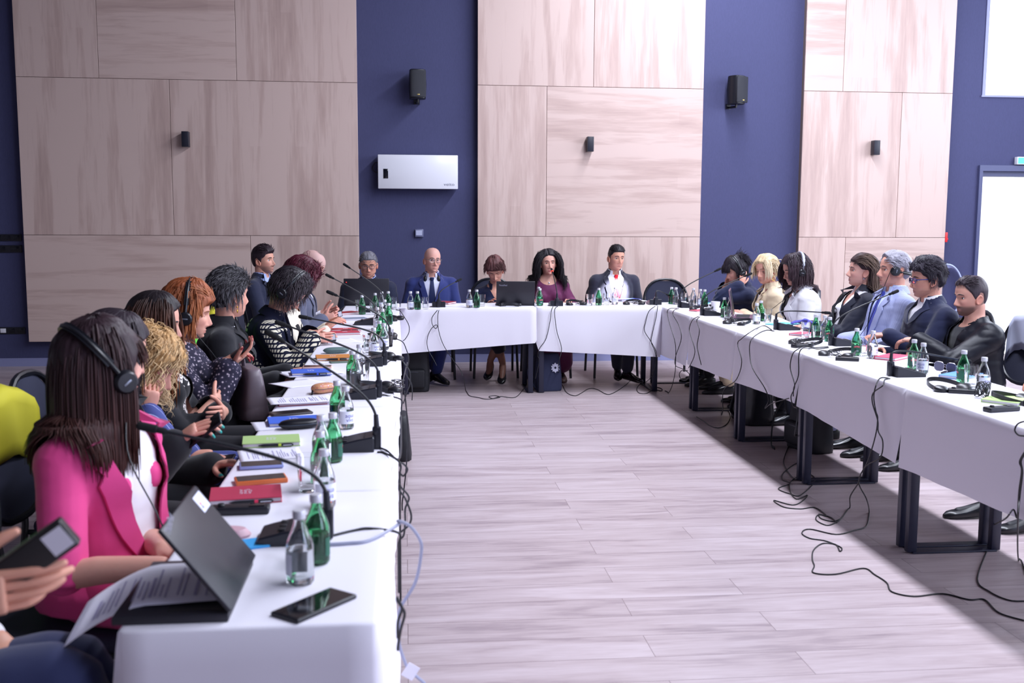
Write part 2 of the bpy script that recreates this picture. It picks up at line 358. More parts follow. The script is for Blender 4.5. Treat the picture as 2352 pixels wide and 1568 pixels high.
c = atY(2345, 366, WY-.03)
t = thing('exit_sign', 'green and white lit exit sign above the glazed door', 'exit sign', (c.x+.14, WY, 2.185), 0)
g = G(); g.box(-.2, .2, -.06, 0, 0, .085, bev=.004); obj('casing', g, M_white, t)
g = G(); g.box(-.19, .19, -.0625, -.06, .009, .076); obj('sign_face', g, mat('exit_green', '38e0a0', .4, emit=1.0), t)
g = G(); g.add([(-.10, -.0632, .043), (-.06, -.0632, .068), (-.06, -.0632, .05), (.02, -.0632, .05), (.02, -.0632, .036), (-.06, -.0632, .036), (-.06, -.0632, .018)], [(0, 6, 5, 4, 3, 2, 1)]); obj('arrow', g, mat('exit_white', 'f4fff8', .4, emit=1.2), t, smooth=False)
g = G(); g.box(0, .03, -.03, 0, -.055, .055, bev=.004); g.ball((.03, -.015, -.02), .014, 10)
tagp(obj('fire_alarm_button', g, mat('alarm_red', 'd8232a', .4), loc=(6.02, WY-.06, 1.37)), 'small red alarm button on the edge of the timber cladding', 'alarm button')
# coil of pale tubing hanging on the wall
g = G()
for k in range(4):
    a0 = k*.7; g.tube([(.16*math.cos(a)*(1+.08*k)-.02*k, -.02-.012*k, .27*math.sin(a)*(1+.04*k)) for a in [2*PI*i/40 for i in range(41)]], .009, 8)
c = atY(2180, 668, WY-.05); tagp(obj('tubing_coil', g, mat('pale_tubing', 'b9c6ee', .3), loc=(c.x, WY-.03, c.z)), 'coil of pale tubing hanging on the blue wall by the glazed door', 'tubing')
# ------------------------------------------------------------------ people
M_skin = mat('skin', 'd9a48f', .5, attr='tint', spec=.35); M_hair = mat('hair', '2a2024', .5, attr='tint', spec=.3)
_, N_, L_, b_ = nodes_of(M_skin); b_.inputs['Subsurface Weight'].default_value = .12; b_.inputs['Subsurface Radius'].default_value = (.012, .004, .002)
M_eye = mat('eye_white', 'e6e0e2', .15); M_iris = mat('iris', '33261f', .1); M_lens = glass_mat('spectacle_lens', (.93, .94, 1))
M_rim = mat('spectacle_rim', '2b2d38', .3, metal=.4)
def col(h): return np.array(srgb(h))
def smooth01(a, b, x): t = np.clip((x-a)/(b-a), 0, 1); return t*t*(3-2*t)
def ip(x, xs, ys): return np.interp(x, xs, ys)
def remesh(g, vox, sm=3):
    me = bpy.data.meshes.new('t'); me.from_pydata(g.v, [], g.f); ob = bpy.data.objects.new('t', me); COL.objects.link(ob)
    m = ob.modifiers.new('r', 'REMESH'); m.mode = 'VOXEL'; m.voxel_size = vox
    if sm: s = ob.modifiers.new('s', 'SMOOTH'); s.factor = .5; s.iterations = sm
    dg = bpy.context.evaluated_depsgraph_get(); e = ob.evaluated_get(dg); m2 = e.to_mesh()
    n = len(m2.vertices); V = np.empty(n*3, np.float32); m2.vertices.foreach_get('co', V)
    NN = np.empty(n*3, np.float32); m2.vertices.foreach_get('normal', NN)
    F = [tuple(p.vertices) for p in m2.polygons]; e.to_mesh_clear(); bpy.data.objects.remove(ob); bpy.data.meshes.remove(me)
    return V.reshape(-1, 3).astype(float), F, NN.reshape(-1, 3).astype(float)

def head_base(az, z, p):
    """point of the head surface for azimuth az (0 = face) and height z, head coordinates"""
    ax = np.abs(az); zt = .118
    Z = [-.118, -.108, -.092, -.07, -.045, -.02, 0, .03]; w = p['w']; j = p['jaw']
    hw = ip(z, Z, np.array([.012, .030*j, .047*j, .058*j, .066, .0705, .073, .0755])*w)
    fr = ip(z, Z, [.056, .074, .080, .083, .085, .087, .086, .090])
    bk = ip(z, Z, [.020, .035, .050, .068, .085, .097, .102, .104])
    k = np.sqrt(np.clip(1-((z-.03)/(zt-.03))**2, 0, 1)); up = z > .03; k = np.where(up, k**.86, 1)
    hw = hw*k; fr = fr*k; bk = bk*k
    c = np.cos(az); s = np.sin(az); e = .9
    x = hw*np.sign(s)*np.abs(s)**e; y = np.where(c > 0, fr, bk)*np.sign(c)*np.abs(c)**e
    front = np.clip(c, 0, 1)
    g = lambda x0, z0, sx, sz: np.exp(-((np.abs(x)-x0)/sx)**2-((z-z0)/sz)**2)
    nz = ip(z, [-.062, -.056, -.05, -.042, -.034, -.015, .004, .02], [0, .008, .021, .0275, .0235, .0125, .0055, 0])*p['nose']
    nw = ip(z, [-.06, -.045, -.02, .01], [.0165, .0125, .0085, .0085])
    d = nz*np.exp(-(x/nw)**2) + .006*g(.016, -.05, .007, .008)
    d += -.0105*g(.031, -.002, .016, .011)            # eye sockets
    d += .0045*g(.026, .019, .022, .008) + .002*g(0, .016, .012, .008)   # brow
    d += .005*g(.043, -.032, .018, .016)              # cheekbones
    d += .0055*g(0, -.073, .02, .0045) + .006*g(0, -.083, .017, .0055) - .003*g(0, -.0775, .022, .0025) - .003*g(0, -.0925, .02, .006)
    d += .005*g(0, -.104, .016, .009)                 # chin
    y = y+d*np.where(front > .15, 1, front/.15)
    return np.stack([x, y, z+0*az], -1)

def make_head(sp):
    p = sp['hp']; na, nv = 84, 62
    u = np.linspace(-1, 1, na, endpoint=False); az = PI*(.32*u+.68*u**3)
    t = np.linspace(0, 1, nv); zz = -.118+.236*(t+.0*np.sin(2*PI*t)); zz[-1] = .1179; zz[0] = -.1178
    A, Z = np.meshgrid(az, zz); P = head_base(A, Z, p); V = P.reshape(-1, 3)
    # ears are lofted separately, colour below
    skin = col(sp['skin']); C = np.tile(skin, (len(V), 1)); x, y, z = V.T; front = (y > .03)
    def blend(wt, c): C[:] = C*(1-wt[:, None])+np.asarray(c)*wt[:, None]
    lipw = np.exp(-(x/.021)**4-((z+.078)/.0085)**4)*front; blend(lipw*sp.get('lip_w', .55), col(sp.get('lip', 'a85a5c')))
    mouth = np.exp(-(x/.021)**4-((z+.0778)/.0016)**2)*front; blend(mouth*.6, col('5a2c2e'))
    blend(np.exp(-((np.abs(x)-.042)/.02)**2-((z+.04)/.02)**2)*front*.28, col('d4807a'))
    blend(np.exp(-(x/.014)**2-((z+.045)/.014)**2)*front*.2, col('d4807a'))
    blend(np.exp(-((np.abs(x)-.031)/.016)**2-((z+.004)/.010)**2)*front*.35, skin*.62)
    if sp.get('beard'):
        bd = smooth01(-.045, -.066, z)*smooth01(-.02, .02, y)+np.exp(-(x/.028)**4-((z+.063)/.006)**2)*front
        bd = np.clip(bd, 0, 1)*(1-lipw*.8); blend(bd*sp['beard'][1], col(sp['beard'][0]))
    if sp.get('scalp'):
        hl = sp['scalp'][2] if len(sp['scalp']) > 2 else .055
        zh = ip(np.abs(np.degrees(np.arctan2(x, y))), [0, 35, 60, 80, 95, 115, 150, 180], [hl, hl, .03, -.01, -.01, -.05, -.075, -.08])
        blend(smooth01(-.004, .012, z-zh)*sp['scalp'][1], col(sp['scalp'][0]))
    F = []
    for i in range(nv-1):
        for k in range(na): a = i*na+k; b = i*na+(k+1) % na; F.append((a, a+na, b+na, b))
    F.append(tuple(range(na-1, -1, -1))); F.append(tuple((nv-1)*na+k for k in range(na)))
    return V, F, C
def ear(g, s, w):
    rings = []
    for k, (r1, r2, dx) in enumerate(((.02, .030, -.006), (.021, .032, .004), (.0185, .029, .009), (.0155, .025, .0095), (.013, .021, .006), (.005, .009, .005))):
        rings.append([(s*(.0725*w+dx+.006*max(0, -math.cos(a)))*1.0, -.012+r1*math.cos(a)-.006*math.sin(a), -.018+r2*math.sin(a)*(1.0 if math.sin(a) > 0 else .95)) for a in [2*PI*i/18 for i in range(18)]])
    if s < 0: rings = [r[::-1] for r in rings]
    g.loft(rings)

def hand(gp, gf, W, d, n, right, curl=.5, sc=1.0, spread=1.0, thumb=.5, curls=None, nails=None):
    d = Vector(d).normalized(); n = Vector(n); n = (n-d*n.dot(d)).normalized(); t = d.cross(n) if right else n.cross(d)
    W = Vector(W); L = .088*sc
    rings = []
    for k, (q, w, h) in enumerate(((-.02, .026, .021), (.012, .029, .019), (.045, .038, .017), (.078, .040, .014), (.096, .036, .010))):
        c = W+d*q*sc
        rings.append([c+t*(w*sc*math.cos(a))+n*(h*sc*math.sin(a)-.002) for a in [2*PI*i/12 for i in range(12)]])
    gp.loft(rings)
    gp.tube([W+d*.012*sc+t*.018*sc, W+d*.04*sc+t*.036*sc+n*.01*sc], [.017*sc, .014*sc], 8)
    roots = ((.0285, .092, .043, .026, .022), (.0095, .097, .047, .030, .023), (-.0095, .094, .043, .028, .022), (-.028, .086, .034, .021, .019))
    tips = []
    for i, (a, q, l1, l2, l3) in enumerate(roots):
        c = (curls[i] if curls else curl*(1+.12*i-.1)); p = W+d*(q-.016)*sc+t*a*sc
        sd = t*(a*1.6*spread)
        ang = 0; pts = [p]; dirs = []
        for l, f in ((l1+.016, .75), (l2, 1.05), (l3, .7)):
            ang += c*f; v = (d*math.cos(ang)+n*math.sin(ang)+sd*math.cos(ang)).normalized(); p = p+v*l*sc; pts.append(p); dirs.append(v)
        r0 = (.0092 if i < 3 else .008)*sc
        gf.tube(crom(pts, 3), [r0*1.02, r0*1.0, r0*.95, r0*1.0, r0*.93, r0*.88, r0*.9, r0*.84, r0*.74, r0*.66][:len(crom(pts, 3))], 9)
        tips.append((pts[-1], dirs[-1], (n*math.cos(ang)-d*math.sin(ang)), r0))
    p = W+d*.03*sc+t*.028*sc+n*.006*sc; v0 = (d*.62+t*.72+n*(.15+.5*thumb)).normalized(); pts = [p]; v = v0
    for l, f in ((.042, 0), (.034, .35), (.028, .35)):
        v = (v+(d*.7-t*.35+n*.5*thumb)*f).normalized(); p = p+v*l*sc; pts.append(p)
    cp = crom(pts, 3); gf.tube(cp, [.0125*sc]*3+[.0112*sc, .0105*sc, .0108*sc, .0104*sc, .0098*sc, .0085*sc, .0072*sc][:len(cp)-3], 9)
    tips.append((pts[-1], v, n, .0095*sc))
    return W+d*.075*sc+n*.028*sc, d, n, t, tips

def ik(S, W, l1, l2, pole):
    S = Vector(S); W = Vector(W); D = W-S; L = min(D.length, (l1+l2)*.998); u = D.normalized(); W = S+u*L
    a = (l1*l1-l2*l2+L*L)/(2*L); h = math.sqrt(max(0, l1*l1-a*a)); p = Vector(pole); p = (p-u*p.dot(u)).normalized()
    return S+u*a+p*h, W
MALE = ((-.2, .10, .07, .09), (-.13, .158, .115, .14), (.0, .178, .14, .145), (.2, .168, .145, .125), (.42, .165, .135, .118), (.62, .178, .130, .125), (.78, .176, .118, .128), (.89, .150, .098, .108), (.96, .098, .072, .084), (1.02, .062, .058, .064))
FEMALE = ((-.2, .10, .07, .09), (-.13, .165, .115, .15), (.0, .180, .135, .15), (.2, .150, .118, .118), (.42, .138, .108, .106), (.62, .150, .112, .112), (.78, .152, .105, .115), (.89, .132, .088, .098), (.96, .085, .064, .074), (1.02, .054, .050, .056))

class Body: pass
def build_pose(sp):
    B = Body(); B.sp = sp; B.fem = sp.get('sex', 'f') == 'f'; w = sp.get('build', 1.0); B.w = w
    Hw = sp['head_at']; lean = R(sp.get('lean', 5)); side = R(sp.get('side', 0)); face = R(sp['face']); B.face = face
    B.hip = Vector((0, 0, sp.get('hip', .535))); yw, pt, rl = [R(a) for a in sp.get('head', (0, 0, 0))]
    B.s = Vector((math.sin(side), math.sin(lean)*math.cos(side), math.cos(lean)*math.cos(side))); B.x = Vector((math.cos(side), 0, -math.sin(side))); B.x = (B.x-B.s*B.x.dot(B.s)).normalized(); B.f = B.s.cross(B.x)
    tw = R(sp.get('twist', 0))
    B.Lt = (Hw.z-.158-B.hip.z)/B.s.z
    B.N = B.hip+B.s*B.Lt
    Rh = Matrix.Rotation(yw, 3, 'Z') @ Matrix.Rotation(pt+(-lean*.25), 3, 'X') @ Matrix.Rotation(rl, 3, 'Y')
    q = Rh @ Vector((0, .012, .075)); B.H = Vector((B.N.x+q.x, B.N.y+.022+q.y+.03*math.sin(lean), Hw.z))
    B.M = Matrix.Translation(B.H) @ Rh.to_4x4() @ Matrix.Scale(sp.get('hs', 1.0), 4); B.Rh = Rh
    Rz = Matrix.Rotation(face, 3, 'Z'); hv = Rz @ B.H
    B.loc = Vector((Hw.x-hv.x, Hw.y-hv.y, 0)); B.Rz = Rz
    B.root = thing('person', sp['label'], 'person', B.loc, face)
    B.X = Matrix.Translation(B.loc) @ Rz.to_4x4()
    sw = (.150 if B.fem else .178)*w*sp.get('shw', 1); B.sw = sw
    B.sh = {}; B.el = {}; B.wr = {}
    inv = B.X.inverted()
    B.hd = {}
    for k, sg in (('R', 1), ('L', -1)):
        S = B.N-B.s*(.085)+B.x*(sg*sw)
        T = sp.get('hand'+k, None); h = dict(T) if T else {}
        if 'w' in h: Wt = inv @ Vector(h['w'])
        else: Wt = Vector(h.get('p', (sg*.13, .30, .68)))
        pole = h.get('pole', (sg*.45, -.35, -1))
        E, W2 = ik(S, Wt, .285*sp.get('arm', 1), .25*sp.get('arm', 1), pole); B.sh[k] = S; B.el[k] = E; B.wr[k] = W2
        fd = (W2-E).normalized(); d = Vector(h['d']).normalized() if 'd' in h else fd
        n = Vector(h['n']) if 'n' in h else Vector((0, -.2, -1))
        h['d'] = d; h['n'] = n; B.hd[k] = h
    B.kn = {}; B.an = {}; B.tp = {}
    for k, sg in (('R', 1), ('L', -1)):
        lg = sp.get('leg'+k, {})
        B.kn[k] = Vector(lg.get('k', (sg*.12, .45, .535))); B.an[k] = Vector(lg.get('a', (sg*.12, .42, .10))); B.tp[k] = Vector(lg.get('t', (sg*.13, .58, .035)))
    return B
def torso(g, B, off, t0=-.3, t1=2, flare=0):
    ST = FEMALE if B.fem else MALE; rings = []
    for (t, hw, fr, bk) in ST:
        if t < t0 or t > t1: continue
        ww = B.w if t < .93 else 1
        by = B.sp.get('belly', 0)*math.exp(-((t-.22)/.22)**2)
        c = B.hip+B.s*(B.Lt*t)
        o = off if t < .98 else off*.6
        ring = []
        for i in range(26):
            a = 2*PI*i/26; ca, sa = math.cos(a), math.sin(a); ce = math.copysign(abs(ca)**.86, ca); se = math.copysign(abs(sa)**.86, sa)
            ring.append(c+B.x*((hw*ww+o)*ce)+B.f*(((fr*ww+by) if sa > 0 else bk*ww)*se+(o if sa > 0 else -o)*abs(se)))
        rings.append(ring)
    g.loft(rings)
    if B.fem and off >= 0:
        bu = B.sp.get('bust', .9)
        for sg in (1, -1): g.ball(B.hip+B.s*(B.Lt*.63)+B.x*(sg*.066*B.w)+B.f*(.078*B.w+off*.75), ((.064+off*.3)*bu, (.060+off*.3)*bu, (.068+off*.3)*bu), 14)
def traps(g, B, off):
    for k in 'RL':
        g.tube([B.N+B.s*.035, B.N-B.s*.016+(B.sh[k]-B.N)*.42, B.sh[k]+B.s*.004], [.05+off*.5, .054+off*.8, .054+off], 14)
def arm(g, B, k, off, cuff=0.0, sl=1.0, pad=0, wide=0):
    S, E, W = B.sh[k], B.el[k], B.wr[k]; m = 1.0 if not B.fem else .86; m *= .5+.5*B.w; pad = pad*(.4 if B.fem else 1)
    pts = [S+B.s*pad*.4, S.lerp(E, .3), S.lerp(E, .65), E, E.lerp(W, .35), E.lerp(W, .7), E.lerp(W, 1-cuff)]
    rad = [.055*m+off+pad, .051*m+off, .046*m+off, .042*m+off*1.1, .042*m+off+wide*.3, .036*m+off+wide*.6, .0295*m+off+wide]
    if sl < 1: n = 4 if sl > .5 else 3; pts = pts[:n]; rad = rad[:n]
    P = crom(pts, 3); rr = np.interp(np.linspace(0, len(pts)-1, len(P)), range(len(pts)), rad); g.tube(P, list(rr), 16)
def legs(g, B, off, stop=1.0, widen=0):
    for k, sg in (('R', 1), ('L', -1)):
        H = B.hip+Vector((sg*.085*B.w, .02, -.005)); K, A = B.kn[k], B.an[k]; m = (.94 if B.fem else 1)*(.5+.5*B.w)
        pts = [H, H.lerp(K, .5), K, K.lerp(A, .3), K.lerp(A, .7), K.lerp(A, stop)]; rad = [.098*m+off, .083*m+off, .061*m+off, .056*m+off, .043*m+off+widen*.5, .034*m+off+widen]
        P = crom(pts, 3); rr = np.interp(np.linspace(0, 5, len(P)), range(6), rad); g.tube(P, list(rr), 16)
def to_local(B, P):
    """torso coordinates of points: lateral x, height t, front y"""
    D = P-np.array(B.hip); return D@np.array(B.x), (D@np.array(B.s))/B.Lt, D@np.array(B.f)
def wrinkle(V, NN, amp, fr, seed, B=None):
    out = V.copy()
    joints = [np.array(B.el[k]) for k in 'RL'] if B else []
    for i in range(len(V)):
        p = Vector(V[i])*fr; a = noise.noise(p+Vector((seed, 0, 0))); b = abs(noise.noise(Vector((p.x*.8, p.y*.8, p.z*2.1))+Vector((0, seed, 3))))
        h = .55*a-.9*(.35-b if b < .35 else 0)
        for J in joints:
            q = np.linalg.norm(V[i]-J)
            if q < .11: h += (1-q/.11)*.9*math.sin((V[i][2]*.7+V[i][0]*.4+V[i][1]*.55)*190+seed)
        out[i] += NN[i]*(amp*h)
    return out
def garment(B, name, off, m, vox=.009, sleeves=True, cuff=.08, pad=0, vneck=None, hem=-.3, amp=.004, sl=1.0, wide=0, legson=False, skirt=None, sm=5, cut=None, neck=.985, color=None, round_neck=None, open_front=None):
    g = G(); torso(g, B, off, t0=hem); bv = BVHTree.FromPolygons([Vector(v) for v in g.v], g.f); traps(g, B, off*.9)
    if sleeves:
        for k in 'RL': arm(g, B, k, off*.85, cuff, sl, pad, wide)
    if skirt: skirt(g)
    V, F, NN = remesh(g, vox, sm)
    V = wrinkle(V, NN, amp, 9, random.random()*50, B)
    x, t, y = to_local(B, V); C = V[[f[0] for f in F]]; kill = np.zeros(len(F), bool)
    xs, ts, ys = to_local(B, np.array([V[list(f)].mean(0) for f in F]))
    # neck opening
    kill |= (ts > neck+.03) & (np.abs(xs) < .088)
    if vneck:
        t0, w0 = vneck; wv = w0*np.clip((ts-t0)/(.97-t0), 0, 1)**.85
        kill |= (np.abs(xs) < wv) & (ys > 0) & (ts > t0) & (ts < 1.1)
        if open_front: kill |= (np.abs(xs) < open_front*np.clip((t0-ts)/.5, 0, 1)) & (ys > .02) & (ts <= t0) & (ts > -.1)
    if round_neck: kill |= ((np.abs(xs)/round_neck[0])**2+((ts-1.0)*B.Lt/round_neck[1])**2 < 1) & (ys > 0)
    gone = {i for f, k in zip(F, kill) if k for i in f}; F = [f for f, k in zip(F, kill) if not k]; edge = gone & {i for f in F for i in f}
    for i in edge:          # straighten the cut edge
        if y[i] > 0 and vneck and t[i] > vneck[0]-.02 and t[i] < .97 and abs(x[i]) < vneck[1]*1.3:
            wv_ = vneck[1]*max(0, (t[i]-vneck[0])/(.97-vneck[0]))**.85; V[i] += np.array(B.x)*(math.copysign(wv_, x[i])-x[i])*.9
        elif y[i] > 0 and vneck and open_front and t[i] <= vneck[0]: V[i] += np.array(B.x)*(math.copysign(open_front*min(1, max(0, (vneck[0]-t[i])/.5)), x[i])-x[i])*.9
        elif round_neck and y[i] > 0:
            dz = (t[i]-1.0)*B.Lt; q = math.hypot(x[i]/round_neck[0], dz/round_neck[1])
            if .6 < q < 1.6: V[i] += (np.array(B.x)*x[i]+np.array(B.s)*dz)*(1/q-1)*.9
    used = sorted({i for f in F for i in f}); mp = {o: i for i, o in enumerate(used)}
    gg = G(); gg.add(V[used], [tuple(mp[i] for i in f) for f in F])
    o = obj(name, gg, m, B.root, sharp=None); return o, bv
def cast(B, bv, x, t, off=.0):
    c = B.hip+B.s*(B.Lt*t)+B.x*x; h = bv.ray_cast(c+B.f*.6, -B.f)
    return (h[0]+B.f*off) if h[0] is not None else c+B.f*(.1+off)
def strip(g, inn, out, th, nrm, mid=None):
    rings = []
    for q_, (a, b, n) in enumerate(zip(inn, out, nrm)):
        n = Vector(n).normalized(); m_ = (a+b)/2+n*th*.5
        if mid and mid[q_] is not None and (mid[q_]-m_).dot(n) > 0: m_ = mid[q_]
        rings.append([a, b, b+n*th, m_+n*th*.8, a+n*th])
    g.loft(rings)
def lapels(B, bv, vneck, m, wid=.05, th=.005, name='collar', notch=True):
    t0, w0 = vneck; g = G()
    for sg in (1, -1):
        inn, out, nr, md = [], [], [], []
        for i in range(15):
            u = i/14; t = t0+(.955-t0)*u; x = w0*max(0, (t-t0)/(.97-t0))**.85
            ww = wid*min(1, .25+u*2.2)*(1 if u < .72 or not notch else (.62 if u < .8 else .85))
            inn.append(cast(B, bv, sg*(x-.004), t, .004)); out.append(cast(B, bv, sg*(x+ww), t-.012, .006)); nr.append(B.f); md.append(cast(B, bv, sg*(x+ww*.5), t-.006, .005))
        for i in range(8):
            a = R(40+i*140/7); ca, sa = math.cos(a), math.sin(a)
            c = B.N+B.s*.005
            inn.append(c+B.s*(.045)+B.x*(sg*.064*sa)+B.f*(.062*ca-.006)); out.append(c-B.s*(.005)+B.x*(sg*.092*sa)+B.f*(.088*ca-.008)); nr.append(B.x*(sg*sa)+B.f*ca+B.s*.4); md.append(None)
        if sg < 0: inn, out = out, inn
        strip(g, inn, out, th, nr, md)
    return obj(name, g, m, B.root)
def shirt_collar(B, m, r=.058, h=.042, gap=28, pts=.05, name='shirt_collar', open_=0):
    g = G(); rings = []; nn = 22
    for i in range(nn+1):
        a = R(gap+(360-2*gap)*i/nn); sa, ca = math.sin(a), math.cos(a); fr = max(0, ca)
        c = B.N+B.s*(.012-.022*fr); rr = r+.004
        P = lambda q, z: c+B.x*((q)*sa)+B.f*(q*ca+.004)+B.s*z
        drop = pts*math.exp(-((min(i, nn-i))/2.2)**2)
        rings.append([P(rr-.004, h), P(rr+.002, h+.002), P(rr+.015+open_*fr, -.004-drop), P(rr+.010+open_*fr, -.008-drop), P(rr-.002, .0)])
    g.loft(rings); return obj(name, g, m, B.root)
def tie(B, bv, m, t0=.955, t1=.2, w=.036):
    g = G(); rings = []
    for i in range(16):
        u = i/15; t = t0+(t1-t0)*u; ww = (.014+(w-.014)*min(1, u*1.6))*(1 if u < .97 else .1)
        a = cast(B, bv, -ww, t, .004); b = cast(B, bv, ww, t, .004); c_ = cast(B, bv, 0, t, .010)
        rings.append([a, b, b+B.f*.004, c_, a+B.f*.004])
    g.loft(rings[::-1]); k = cast(B, bv, 0, t0, .008)
    rr = []
    for z, q, d in ((.022, .019, .010), (.008, .020, .013), (-.014, .013, .010), (-.02, .008, .006)):
        rr.append([k+B.s*z+B.x*(q*math.cos(a))+B.f*(d*math.sin(a)) for a in [2*PI*i/12 for i in range(12)]])
    g.loft(rr[::-1]); return obj('tie', g, m, B.root)
def buttons(B, bv, ts, m, x=0.0):
    for t in ts:
        p = cast(B, bv, x, t, .002); g = G(); g.ball((0, 0, 0), (.007, .003, .007), 10); o = obj('button', g, m, B.root); o.location = p

def shoe(B, k, m, high=False, name='shoe'):
    A, T = B.an[k], B.tp[k]; d = (T-A); L = d.length; dh = Vector((d.x, d.y, 0)).normalized(); sd = Vector((dh.y, -dh.x, 0)); g = G(); rings = []
    heel = A-dh*.055; toe = T+dh*.075
    for i in range(13):
        u = i/12; c = heel.lerp(toe, u); w = ip(u, [0, .08, .3, .65, .85, .96, 1], [.018, .032, .034, .044, .04, .026, .010]); 
        zt = ip(u, [0, .1, .3, .45, .7, .95, 1], [.07, .085, .085, .07, .045, .032, .02]) if not high else ip(u, [0, .1, .3, .5, .75, .95, 1], [.07, .08, .05, .03, .03, .026, .016])
        base = A.z*(1-min(1, u*1.1))+(T.z-.0)*min(1, u*1.1); zb = base-(.085 if u < .35 else .085+(.03-.085)*min(1, (u-.35)/.5)) if not high else base-.06+.035*min(1, u/.8)
        zb = (A.z-.095)*(1-u)+(T.z-.033)*u
        ring = []
        for j in range(14):
            a = 2*PI*j/14; ca, sa = math.cos(a), math.sin(a)
            z = zb+(zt*(.5+.5*math.copysign(abs(sa)**.7, sa))); p = Vector((c.x, c.y, 0))+sd*(w*math.copysign(abs(ca)**.8, ca)); p.z = z; ring.append(p)
        rings.append(ring)
    g.loft(rings)
    if high: g.tube([heel+dh*.012+Vector((0, 0, -.02)), Vector((heel.x+dh.x*.01, heel.y+dh.y*.01, max(.01, A.z-.095)))], [.014, .007], 8)
    else:
        q = [Vector((p.x, p.y, 0)) for p in (heel, toe)]
    return obj(name, g, m, B.root)

def hair_cap(B, sp, hl, th, seed=0, groove=.25, part=None, na=168, nv=34, lift=None):
    """hair lying on the skull: hl = [(deg, hairline height)], th = [(deg, thickness)], symmetric"""
    p = sp['hp']; az = np.linspace(-PI, PI, na, endpoint=False); v = np.linspace(0, 1, nv); ad = np.abs(np.degrees(az))
    zh = ip(ad, *zip(*hl)); tk = ip(ad, *zip(*th)); g = G(); V = []; C = []; base = col(sp['hair']); tip2 = col(sp.get('hair2', sp['hair']))
    for i in range(nv):
        z = zh+(.1178-zh)*(1-(1-v[i])**1.35)
        P = head_base(az, z, p); c = P-np.array([0, -.006, .0]); c[:, 2] = np.maximum(c[:, 2], -.0)*1.0; nrm = c/np.linalg.norm(c, axis=1)[:, None]
        w = smooth01(0, .16, v[i]); e = smooth01(.5, 1, v[i]); top = lift if lift is not None else tk.mean()
        for k in range(na):
            x, y, zz = P[k]
            gr = noise.noise(Vector((x*70+seed, y*16, zz*22)))*.6+noise.noise(Vector((math.atan2(x, y+.02)*46, math.hypot(x, y)*30+seed, zz*16)))*.55
            t = (tk[k]*(1-e)+top*e)*w*(1+groove*gr)-.002*(1-w)
            if part is not None and zz > .04: t -= .006*math.exp(-((x-part)/.006)**2)
            V.append(P[k]+nrm[k]*t); C.append((base*(1+.8*gr)).clip(0, 1)*(1)+0*tip2)
    F = []
    for i in range(nv-1):
        for k in range(na): a = i*na+k; b = i*na+(k+1) % na; F.append((a, a+na, b+na, b))
    F.append(tuple((nv-1)*na+k for k in range(na)))
    return np.array(V), F, np.array(C).clip(0, 1)
